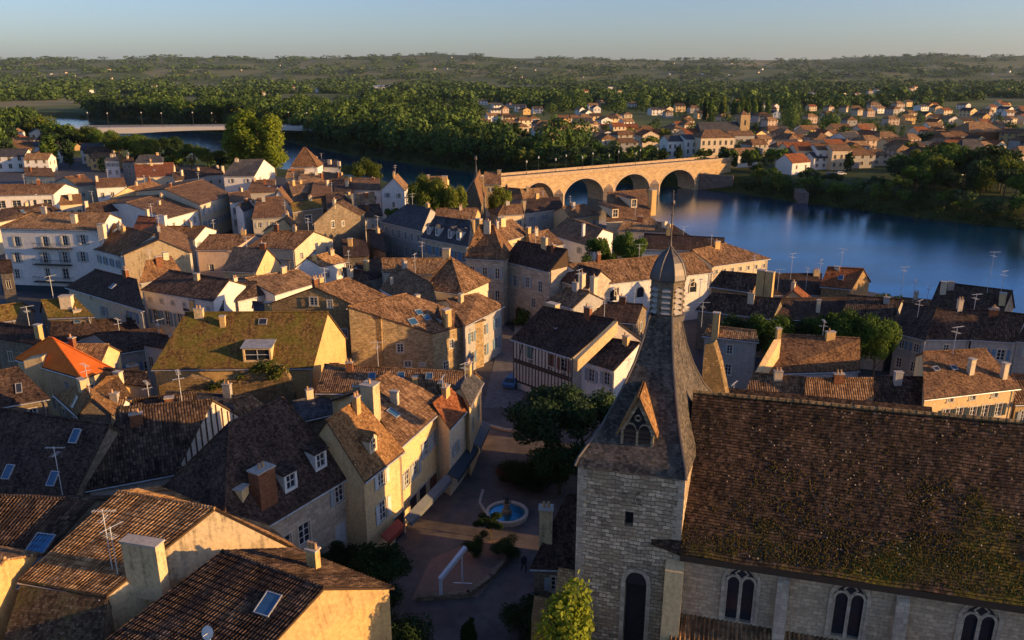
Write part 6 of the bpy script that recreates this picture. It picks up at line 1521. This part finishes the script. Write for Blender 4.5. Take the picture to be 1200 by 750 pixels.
vh('blue-shaded manor with steep slate roof among the right hand trees',1130,203,15,11,12,8,6,'white','slate',(1,1),win=[('f',4.6,4,1.1,1.8),('f',1.2,4,1.1,1.8)],name='manor')
def far_church():
    p=at(868,168,0); H0=empty('village_church',p,'village church with square stone tower and dark slate nave across the river','church')
    q=MB(); q.box(-3.2,3.2,-3.2,3.2,0,17,0,Matrix.Translation(p)@Matrix.Rotation(R(15),4,'Z')); q.obj('tower','stone',H0)
    q=MB(); q.lathe([(4.6,17),(.1,19.5)],4,0,p,R(60)); q.obj('tower_roof','canal_brown',H0)
    q=MB(); M=Matrix.Translation(p)@Matrix.Rotation(R(10),4,'Z')
    q.hexa([M@V(v) for v in ((-28,-6,0),(-3.5,-6,0),(-3.5,6,0),(-28,6,0),(-28,-6,7),(-3.5,-6,7),(-3.5,6,7),(-28,6,7))]); q.obj('nave_wall','ashlar',H0)
    q=MB(); M2=[M@V(v) for v in ((-29,-7,6.8),(-3.3,-7,6.8),(-3.3,0,13),(-29,0,13),(-3.3,7,6.8),(-29,7,6.8))]
    q.face([M2[0],M2[1],M2[2],M2[3]]); q.face([M2[4],M2[5],M2[3],M2[2]]); q.face([M2[5],M2[0],M2[3]]); q.face([M2[1],M2[4],M2[2]]); q.obj('nave_roof','slate',H0)
    q=MB(); q.box(-.5,.5,-3.3,-3.15,11,14,0,Matrix.Translation(p)@Matrix.Rotation(R(15),4,'Z')); q.box(3.15,3.3,-.5,.5,11,14,0,Matrix.Translation(p)@Matrix.Rotation(R(15),4,'Z')); q.obj('belfry_opening','shop_dark',H0)
far_church()
# protos of small houses, then copies
rnd=random.Random(11)
protos=[]
WL=['cream','white','cream','grey','yellow','white','pink','ochre']; RF=['canal_brown','canal_tan','flat_rust','flat_brown','canal_dark','slate','canal_tan','flat_brown']
WN={'cream':'cream','white':'white','grey':'grey','yellow':'yellow','pink':'pinkish','ochre':'ochre'}; RN={'canal_brown':'brown','canal_tan':'tan','flat_rust':'rust-red','flat_brown':'dark brown','canal_dark':'very dark','slate':'slate grey'}
FARH=[]
def put_far(px,py,region,zb=0,sc=1,back=False):
    i=rnd.randrange(8) if not back else rnd.choice((0,1,2,3,5))
    key=(i,back)
    w=rnd.uniform(.9,1.35)*sc; p=at(px,py,zb) if zb==0 else at(px,py,zb)
    if inriver(p.x,p.y) or (not back and rivdist(p.x,p.y)<12): return
    for q in FARH:
        if (q[0]-p).length<(11 if not back else 14)*sc: return
    rot=rnd.choice([8,15,-75,25,-60])+rnd.uniform(-6,6)
    FARH.append((p,None,region))
    if key not in PR:
        win=[('f',4.2,3,1.1,1.4),('f',1.3,3,1.1,1.6),('r',3.4,2,1.,1.4)] if not back else [('f',1.6,3,1.2,1.4)]
        H0=build_house('house','proto%d%d'%(i,back),'house',[V((-5,-4,5.8)),V((5,-4,5.8)),V((5,4,5.8)),V((-5,4,5.8))],[V((-5+(2 if i%3==0 else 0),0,8)),V((5-(2 if i%3==0 else 0),0,8))],WL[i],RF[i],hip=((1,1) if i%3==0 else (0,0)),far=True,win=win,auto=False)
        PR[key]=H0; o=H0
    else: o=copy_tree(PR[key])
    g=gz(p.x,p.y) if back else 0
    o.location=(p.x,p.y,g); o.rotation_euler=(0,0,R(rot)); o.scale=(w,w*rnd.uniform(.85,1.1),sc*rnd.uniform(.85,1.15))
    FARH[-1]=(p,o,region); o['_w']=WN[WL[i]]; o['_r']=RN[RF[i]]
PR={}
regs=[('behind the golden buildings on the far bank',585,705,142,168,16),('between the golden buildings and the riverside hotel',706,800,146,180,20),('on the far shore behind the riverside hotel',802,900,140,176,20),
('in the far village right of the hotel',880,1000,158,198,60),('on the far shore behind the big riverside trees',1000,1120,160,196,34),('at the far right of the village across the river',1060,1200,150,206,44),
('in the far outskirts right of centre',860,1200,124,152,60),('in the far outskirts above the stone bridge',560,880,122,146,34)]
for lb,x0,x1,y0,y1,n in regs:
    for k in range(n): put_far(rnd.uniform(x0,x1),y0+(y1-y0)*rnd.random(),lb)
for k in range(22): put_far(rnd.uniform(-5,75) if k<12 else rnd.uniform(0,130),rnd.uniform(160,202),'among the trees on the left before the far concrete bridge')
for k in range(34): put_far(rnd.uniform(0,1200),rnd.uniform(93,113),'on the distant plain beyond the woods',0,1.1,True)
def at_hill(px,py):
    d=ray(px,py).normalized(); o=V((0,0,H)); t=3300
    while t<9000:
        p=o+d*t
        if p.z<hills(p.x,p.y): return p
        t+=20
    return None
for k in range(36):
    px=rnd.uniform(0,1200); py=rnd.uniform(74,92); p=at_hill(px,py)
    if p is None: continue
    i=rnd.choice((0,1,2,3,5)); key=(i,True)
    if key not in PR: continue
    o=copy_tree(PR[key]); o.location=(p.x,p.y,hills(p.x,p.y)-.5); s=rnd.uniform(.9,1.5); o.rotation_euler=(0,0,R(rnd.uniform(0,180))); o.scale=(s,s,s*.9); o['_w']=WN[WL[i]]; o['_r']=RN[RF[i]]; FARH.append((p,o,'on the distant hillsides'))
from collections import defaultdict
def NTH(i,n):
    if i==0: return 'leftmost '
    if i==n-1: return 'rightmost '
    w=['','second','third','fourth','fifth','sixth','seventh','eighth','ninth','tenth']
    return (w[i] if i<10 else '%dth'%(i+1) if (i+1)%10>3 or i+1<21 else '%d%s'%(i+1,['th','st','nd','rd'][(i+1)%10]))+' '
SHORT={'behind the golden buildings on the far bank':'behind the far golden buildings','between the golden buildings and the riverside hotel':'between far golden buildings and hotel','on the far shore behind the riverside hotel':'behind the riverside hotel','in the far village right of the hotel':'far village right of hotel','on the far shore behind the big riverside trees':'behind the big riverside trees','at the far right of the village across the river':'right end of far village','in the far outskirts right of centre':'outskirts above the far village','in the far outskirts above the stone bridge':'outskirts above the stone bridge','among the trees on the left before the far concrete bridge':'trees before the concrete bridge','on the distant plain beyond the woods':'distant plain beyond the woods',
'along the shaded far shore right of the stone bridge':'shaded far shore right of bridge','behind the far shore at the right':'second row of right far shore','in the tall dark riverside clump right of the terrace houses':'clump right of the far terrace','on the dark wooded bank left of the stone bridge':'dark bank left of stone bridge','in the wood behind the far bank left of the stone bridge':'wood behind that dark bank','on the wooded bend beyond the far concrete bridge':'bend beyond the concrete bridge','between the old town and the river on the left':'left, between town and river','in the tall poplar row above the far village':'poplar row above far village'}
G=defaultdict(list)
for p,o,rg in FARH:
    if o: G[(rg,o['_w'],o['_r'])].append((proj(p)[0],o))
for (rg,w_,r_),L in G.items():
    L.sort(key=lambda t:t[0])
    for i,(x,o) in enumerate(L):
        kind='%s %s-roofed house'%(w_,r_.replace(' ','-').replace('very-dark','blackish'))
        o['label']=('lone '+kind+', ' if len(L)==1 else NTH(i,len(L))+kind+(' from the left, ' if 0<i<len(L)-1 else ', '))+SHORT.get(rg,rg); o['category']='house'; o['group']='houses '+rg
        for a in ('_w','_r'): del o[a]
# long industrial sheds
for i,(px,py,L,lab) in enumerate([(430,104.5,230,'very long pale shed roof on the distant plain, left one'),(500,107.5,150,'long grey shed with lit end in front of the pale distant shed'),(545,94.5,170,'long pale building far off on the plain near the hills'),(1150,104,120,'long pale shed on the distant plain at the right')]):
    p=at(px,py,0); H0=empty('long_shed',p,lab,'shed'); q=MB(); M=Matrix.Translation(p)@Matrix.Rotation(R(3),4,'Z')
    q.box(-L/2,L/2,-20,20,0,7,0,M); q.obj('wall','slab_white',H0); q=MB()
    q.hexa([M@V(v) for v in ((-L/2-1,-21,7),(L/2+1,-21,7),(L/2+1,21,7),(-L/2-1,21,7),(-L/2-1,0,11),(L/2+1,0,11),(L/2+1,.3,11),(-L/2-1,.3,11))]); q.obj('roof','zinc',H0)
def boat(px,py,lab): pass
# quay wall right of the bridge
def quay():
    a=at(815,222,-6); b=at(858,224,-6); q=MB(); d=(b-a).normalized(); n=V((d.y,-d.x,0))
    a2=a-n*2; b2=b-n*2; q.hexa([a+V((0,0,-2)),b+V((0,0,-2)),b2+V((0,0,-2)),a2+V((0,0,-2)),a+V((0,0,6.6)),b+V((0,0,6.2)),b2+V((0,0,6.2)),a2+V((0,0,6.6))])
    tag(q.obj('quay_wall','quay'),'shaded stone quay wall at the far end of the stone bridge','wall')
quay()
def ramp_():
    a=at(936,238,-6); b=at(947,239,-6); q=MB(); q.hexa([V((a.x,a.y,-7)),V((b.x,b.y,-7)),V((b.x,b.y+6,-7)),V((a.x,a.y+6,-7)),V((a.x,a.y,-2)),V((b.x,b.y,-2)),V((b.x,b.y+6,-1)),V((a.x,a.y+6,-1))])
    tag(q.obj('landing_stage','quay'),'small square stone landing block on the dark far shore','landing stage')
ramp_()
for i,(px,py,m,r) in enumerate([(818,189,'car_blue',10),(848,193,'car_dark',10),(948,205,'car_white',5),(974,206,'car_dark',5),(985,205,'car_white',8),(760,189,'car_white',30)]):
    p=at(px,py,0)
    car(V((p.x,p.y,0.0)),R(r),m,['blue car parked in front of the riverside hotel','dark car parked just right of the riverside hotel','white car parked by the pale terrace house across the river','dark car parked by the cream terrace house across the river','white car parked nearest the dark far-bank trees','white car on the quay left of the white far-bank houses'][i])
# ---------------- trees on the far bank and river sides
rt=random.Random(21); TP=[]
def farok(p): 
    if inriver(p.x,p.y): return False
    for q,o,_ in FARH:
        if abs(q.x-p.x)<8 and abs(q.y-p.y)<8: return False
    return True
LEAF=['leaf_mid','leaf_olive','leaf_blue','leaf_dark','leaf_mid']
def bank(pts,n,h0,h1,off0,off1,reg,leaf=None):
    P=[at(x,y,-6) for x,y in pts]; 
    seg=[(P[i],P[i+1]) for i in range(len(P)-1)]; Ls=[(b-a).length for a,b in seg]; T=sum(Ls)
    for k in range(n):
        s=(k+rt.random())/n*T; i=0
        while s>Ls[i] and i<len(seg)-1: s-=Ls[i]; i+=1
        a,b=seg[i]; d=(b-a).normalized(); nn=V((-d.y,d.x,0)); 
        if nn.y<0: nn=-nn
        p=a+d*s+nn*rt.uniform(off0,off1)
        if not farok(p): continue
        TP.append((p,rt.uniform(h0,h1),reg,leaf))
# right of the bridge (dark bank)
bank([(860,226),(940,239),(1000,247),(1100,260),(1210,272)],30,5,8,6,14,'along the shaded far shore right of the stone bridge')
bank([(990,245),(1100,260),(1210,272)],22,9,14,22,48,'behind the far shore at the right')
bank([(1000,246),(1090,258)],14,12,16,40,60,'in the tall dark riverside clump right of the terrace houses')
# left of the bridge up to far bridge
bank([(330,164),(400,180),(460,189),(530,199)],26,10,14,6,16,'on the dark wooded bank left of the stone bridge')
bank([(530,199),(590,207),(700,214),(770,219)],26,7,10,6,16,'on the dark wooded bank left of the stone bridge')
bank([(330,164),(400,180),(460,189),(530,199)],34,12,17,18,60,'in the wood behind the far bank left of the stone bridge')
bank([(530,199),(590,207),(660,212),(760,219)],34,7,9.5,18,50,'in the wood behind the far bank left of the stone bridge')
bank([(92,139),(150,147),(240,155),(330,164)],34,16,22,6,22,'on the wooded bend beyond the far concrete bridge')
# near-left bank woods
for k in range(60):
    px=rt.uniform(-10,265); y0=150+max(0,px-90)*.15
    py=rt.uniform(max(158,y0+8),205 if px<130 else 200)
    if px>160: py=rt.uniform(184,202)
    p=at(px,py,0)
    if not farok(p) or rivdist(p.x,p.y)<6: continue
    TP.append((p,rt.uniform(11,17) if px<95 else (rt.uniform(6,9) if px<160 else rt.uniform(5,8)),'between the old town and the river on the left',None))
for k in range(90):
    px=rt.uniform(760,1200); py=rt.uniform(136,203); p=at(px,py,0)
    if not farok(p): continue
    TP.append((p,rt.uniform(6,11),'among the far village houses',None))
for k in range(22):
    px=rt.uniform(815,900); py=rt.uniform(135,143); p=at(px,py,0)
    TP.append((p,rt.uniform(17,22),'in the tall poplar row above the far village','pop'))
for k in range(30):
    px=rt.uniform(570,765); py=rt.uniform(150,185); p=at(px,py,0)
    if not farok(p) or rivdist(p.x,p.y)<8: continue
    TP.append((p,rt.uniform(5,8),'around the golden buildings on the far bank',None))
TP.sort(key=lambda t:-(t[1]/t[0].y))
IND=TP[:275]; REST=TP[275:]
kinds=['round','round','tall','spread','bush']
TG=defaultdict(list)
KN={'round':'rounded','tall':'tall oval','spread':'broad crowned','bush':'bushy','poplar':'slim poplar-like'}
LN={'leaf_mid':'green','leaf_olive':'olive-green','leaf_blue':'grey-green','leaf_dark':'dark green'}
for i,(p,h,rg,lf) in enumerate(IND):
    k='poplar' if lf=='pop' else rt.choice(kinds); leaf=rt.choice(LEAF)
    z=gz(p.x,p.y); o=tree(0,0,h,k,leaf,None,'tree',pos=(p.x,p.y,z-.2),lod='mid' if h/p.y>.03 else 'far',var=rt.randrange(3),wid=rt.uniform(.9,1.35) if k!='poplar' else .8,rot=rt.random()*6.28,name='poplar_tree' if k=='poplar' else 'tree')
    TG[(rg,k,leaf)].append((proj(p)[0],o))
for (rg,k,leaf),L in TG.items():
    L.sort(key=lambda t:t[0])
    for i,(x,o) in enumerate(L):
        kind='%s %s tree'%(KN[k],LN[leaf])
        tag(o,('lone '+kind+', ' if len(L)==1 else NTH(i,len(L))+kind+(' from the left, ' if 0<i<len(L)-1 else ', '))+SHORT.get(rg,rg),'tree','trees '+rg)
# ---------------- far woods as one mass
def woods():
    import numpy as np
    rs=np.random.RandomState(3)
    tmpl=[]
    for v in range(10):
        r2=random.Random(v+50); vs=[];fs=[]
        for k in range(330 if v>4 else 60):
            u=V((r2.gauss(0,1),r2.gauss(0,1),r2.gauss(0,1))).normalized(); rr=r2.uniform(.75,1.05); p=V((u.x*rr*.5,u.y*rr*.5,.55+u.z*rr*.45))
            nn=(u+V((r2.gauss(0,.4),r2.gauss(0,.4),r2.gauss(0,.4)))).normalized(); t=nn.cross(V((r2.gauss(0,1),r2.gauss(0,1),.3))).normalized(); b=nn.cross(t); s=r2.uniform(.03,.07) if v>4 else r2.uniform(.08,.16)
            b0=len(vs); vs+=[p+t*s,p+b*s,p-t*s,p-b*s]; fs.append((b0,b0+1,b0+2,b0+3))
        tmpl.append((np.array([tuple(x) for x in vs]),np.array(fs)))
    AV=[];AF=[];off=0; cnt=0
    pts=[]
    def dens(x,y):
        return grid_noise(x,y,420,2)+.7*grid_noise(x,y,130,7)
    for p,h,rg,lf in REST: pts.append((p.x,p.y,h,h*.9))
    # belt behind the far bank and everything beyond
    tries=0
    while len(pts)<9500 and tries<90000:
        tries+=1
        rr=math.exp(random.uniform(math.log(390),math.log(7600))); px=random.uniform(-60,1260); x=rr*(px-600)/FPX*1.03; y=rr
        if y<390: continue
        sx,sy=proj((x,y,0))
        if inriver(x,y) or (rr<1600 and rivdist(x,y)<9): continue
        # keep near bank side clear
        # near side of river test: is the river farther along the same ray?
        near=False
        if rr<1100:
            for t in (1.06,1.15,1.3,1.5,1.8,2.2):
                if inriver(x*t,y*t): near=True;break
        if near and not (px<92): continue
        vill=(560<px<1220 and 128<sy<215)
        if vill and random.random()<(.72 if px>760 else .75): continue
        d=dens(x,y)
        thr=-.25 if rr<1300 else (-.02 if rr<1900 else .16 if rr<3500 else .14)
        if rr>1900: d=grid_noise(x,y*.6,300,5)+.8*grid_noise(x,y,90,7)
        if d<thr: continue
        h=random.choice([random.uniform(7,12),random.uniform(11,20),random.uniform(9,15)]) if rr<3000 else random.uniform(11,19)
        ang_=x/y; ok=True; s=max(1,rr/900)
        for q,o,_ in FARH:
            if q.y<350 or q.y>3300: continue
            if abs(ang_-q.x/q.y)*q.y<11+q.y*.004 and -30<(q.y-y)<q.y*.22:
                if abs(q.y-y)<14: ok=False;break
                h=min(h,random.uniform(2.5,5))
        if not ok: continue
        pts.append((x,y,h,h*random.uniform(.8,1.2)*min(3.4,s**.75)))
    for (x,y,h,w_) in pts:
        tv,tf=tmpl[rs.randint(5)+(5 if math.hypot(x,y)<1000 else 0)]; a=rs.rand()*6.28; c,s=math.cos(a),math.sin(a)
        if math.hypot(x,y)>2200: tv=tv[:120]; tf=tf[:30]
        vv=np.empty_like(tv); vv[:,0]=(tv[:,0]*c-tv[:,1]*s)*w_+x; vv[:,1]=(tv[:,0]*s+tv[:,1]*c)*w_+y
        sc_=1.0 if math.hypot(x,y)<2200 else 1.35
        vv[:,2]=tv[:,2]*h*1.15*sc_+gz(x,y)-.1*h
        AV.append(vv); AF.append(tf+off); off+=len(tv)
    VV=np.concatenate(AV); FF=np.concatenate(AF)
    me=bpy.data.meshes.new('distant_woodland'); me.vertices.add(len(VV)); me.vertices.foreach_set('co',VV.ravel())
    me.loops.add(len(FF)*4); me.loops.foreach_set('vertex_index',FF.ravel()); me.polygons.add(len(FF)); me.polygons.foreach_set('loop_start',np.arange(len(FF))*4); me.polygons.foreach_set('loop_total',np.full(len(FF),4)); me.update(calc_edges=True); me.validate()
    me.materials.append(MATS['leaf_far']); o=bpy.data.objects.new('distant_woodland',me); COL.objects.link(o)
    tag(o,'wide belt of dense green woodland and hedgerows filling the far plain and hills','woodland',None,'stuff')
woods()
# bank scrub
def scrub():
    cl=[]
    for pts,lo,hi in (([(858,226),(940,239),(1000,247),(1100,260),(1215,273)],1.5,9),([(330,164),(400,180),(460,189),(530,199),(590,207),(700,214),(775,219)],1.,8),([(92,139),(150,147),(240,155),(330,164)],1,10)):
        P=[at(x,y,-6) for x,y in pts]
        for a,b in zip(P,P[1:]):
            n=max(3,int((b-a).length/2.2)); d=(b-a).normalized(); nn=V((-d.y,d.x,0)); nn=nn if nn.y>0 else -nn
            for k in range(n):
                o_=rt.uniform(lo,hi); p=a+d*((k+rt.random())/n*(b-a).length)+nn*o_; r=rt.uniform(1.2,2.6); cl.append((p.x,p.y,gz(p.x,p.y)+r*.5,r,.8))
    q=leafcloud(cl,22000,.45,77,.3); o=q.obj('bank_scrub','leaf_dark'); tag(o,'dark low scrub covering the far river bank down to the water','scrub',None,'stuff')
scrub()
# ================================================================ AIR, LIGHT, CAMERA
SUN_AZ=R(-14); SUN_EL=R(11)
wt=sc.world.node_tree; bg=wt.nodes['Background']; sky=wt.nodes.new('ShaderNodeTexSky'); sky.sky_type='NISHITA'; sky.sun_disc=False; sky.sun_elevation=SUN_EL
sky.sun_rotation=math.pi/2-SUN_AZ; sky.air_density=1.0; sky.dust_density=1.2; sky.ozone_density=2.6; sky.altitude=80
mx=wt.nodes.new('ShaderNodeMix'); mx.data_type='RGBA'; mx.blend_type='MULTIPLY'; mx.inputs[0].default_value=1; mx.inputs[7].default_value=(.9,.92,1.18,1); wt.links.new(sky.outputs[0],mx.inputs[6]); wt.links.new(mx.outputs[2],bg.inputs[0]); bg.inputs[1].default_value=.105
sl=bpy.data.lights.new('sun','SUN'); sl.energy=5; sl.angle=R(.5); sl.color=(1,.59,.23)
so=bpy.data.objects.new('sun',sl); COL.objects.link(so); dirv=V((math.cos(SUN_AZ)*math.cos(SUN_EL),math.sin(SUN_AZ)*math.cos(SUN_EL),math.sin(SUN_EL)))
so.rotation_euler=dirv.to_track_quat('Z','Y').to_euler()
HAZE=2e-5
if HAZE>0:
    q=MB(); q.box(-34000,34000,-34000,34000,-12,420); o=q.obj('haze','dish'); o.data.materials.clear()
    m=bpy.data.materials.new('haze'); m.use_nodes=True; nt=m.node_tree; nt.nodes.remove(nt.nodes['Principled BSDF']); v=nt.nodes.new('ShaderNodeVolumePrincipled'); v.inputs['Density'].default_value=HAZE; v.inputs['Color'].default_value=(.6,.78,1,1); v.inputs['Anisotropy'].default_value=.2
    nt.links.new(v.outputs[0],nt.nodes['Material Output'].inputs['Volume']); o.data.materials.append(m); o['kind']='stuff'
cam=bpy.data.cameras.new('camera'); co=bpy.data.objects.new('camera',cam); COL.objects.link(co); co.location=(0,0,H); co.rotation_euler=(math.pi/2-PITCH,0,0)
cam.sensor_width=36; cam.lens=36*FPX/1200; cam.clip_end=60000; cam.clip_start=.5; sc.camera=co
sc.render.engine='CYCLES'; sc.view_settings.view_transform='Standard'; sc.view_settings.look='None'; sc.view_settings.exposure=0.82; sc.view_settings.gamma=1
sc.cycles.max_bounces=5; sc.cycles.diffuse_bounces=3; sc.cycles.glossy_bounces=2; sc.cycles.volume_bounces=0; sc.cycles.transparent_max_bounces=4
from collections import Counter
cn=Counter(o.get('label') for o in bpy.data.objects if o.parent is None and o.get('label')); print('DUP',[k for k,v in cn.items() if v>1 ][:20],'things',len(cn),'objs',len(bpy.data.objects))
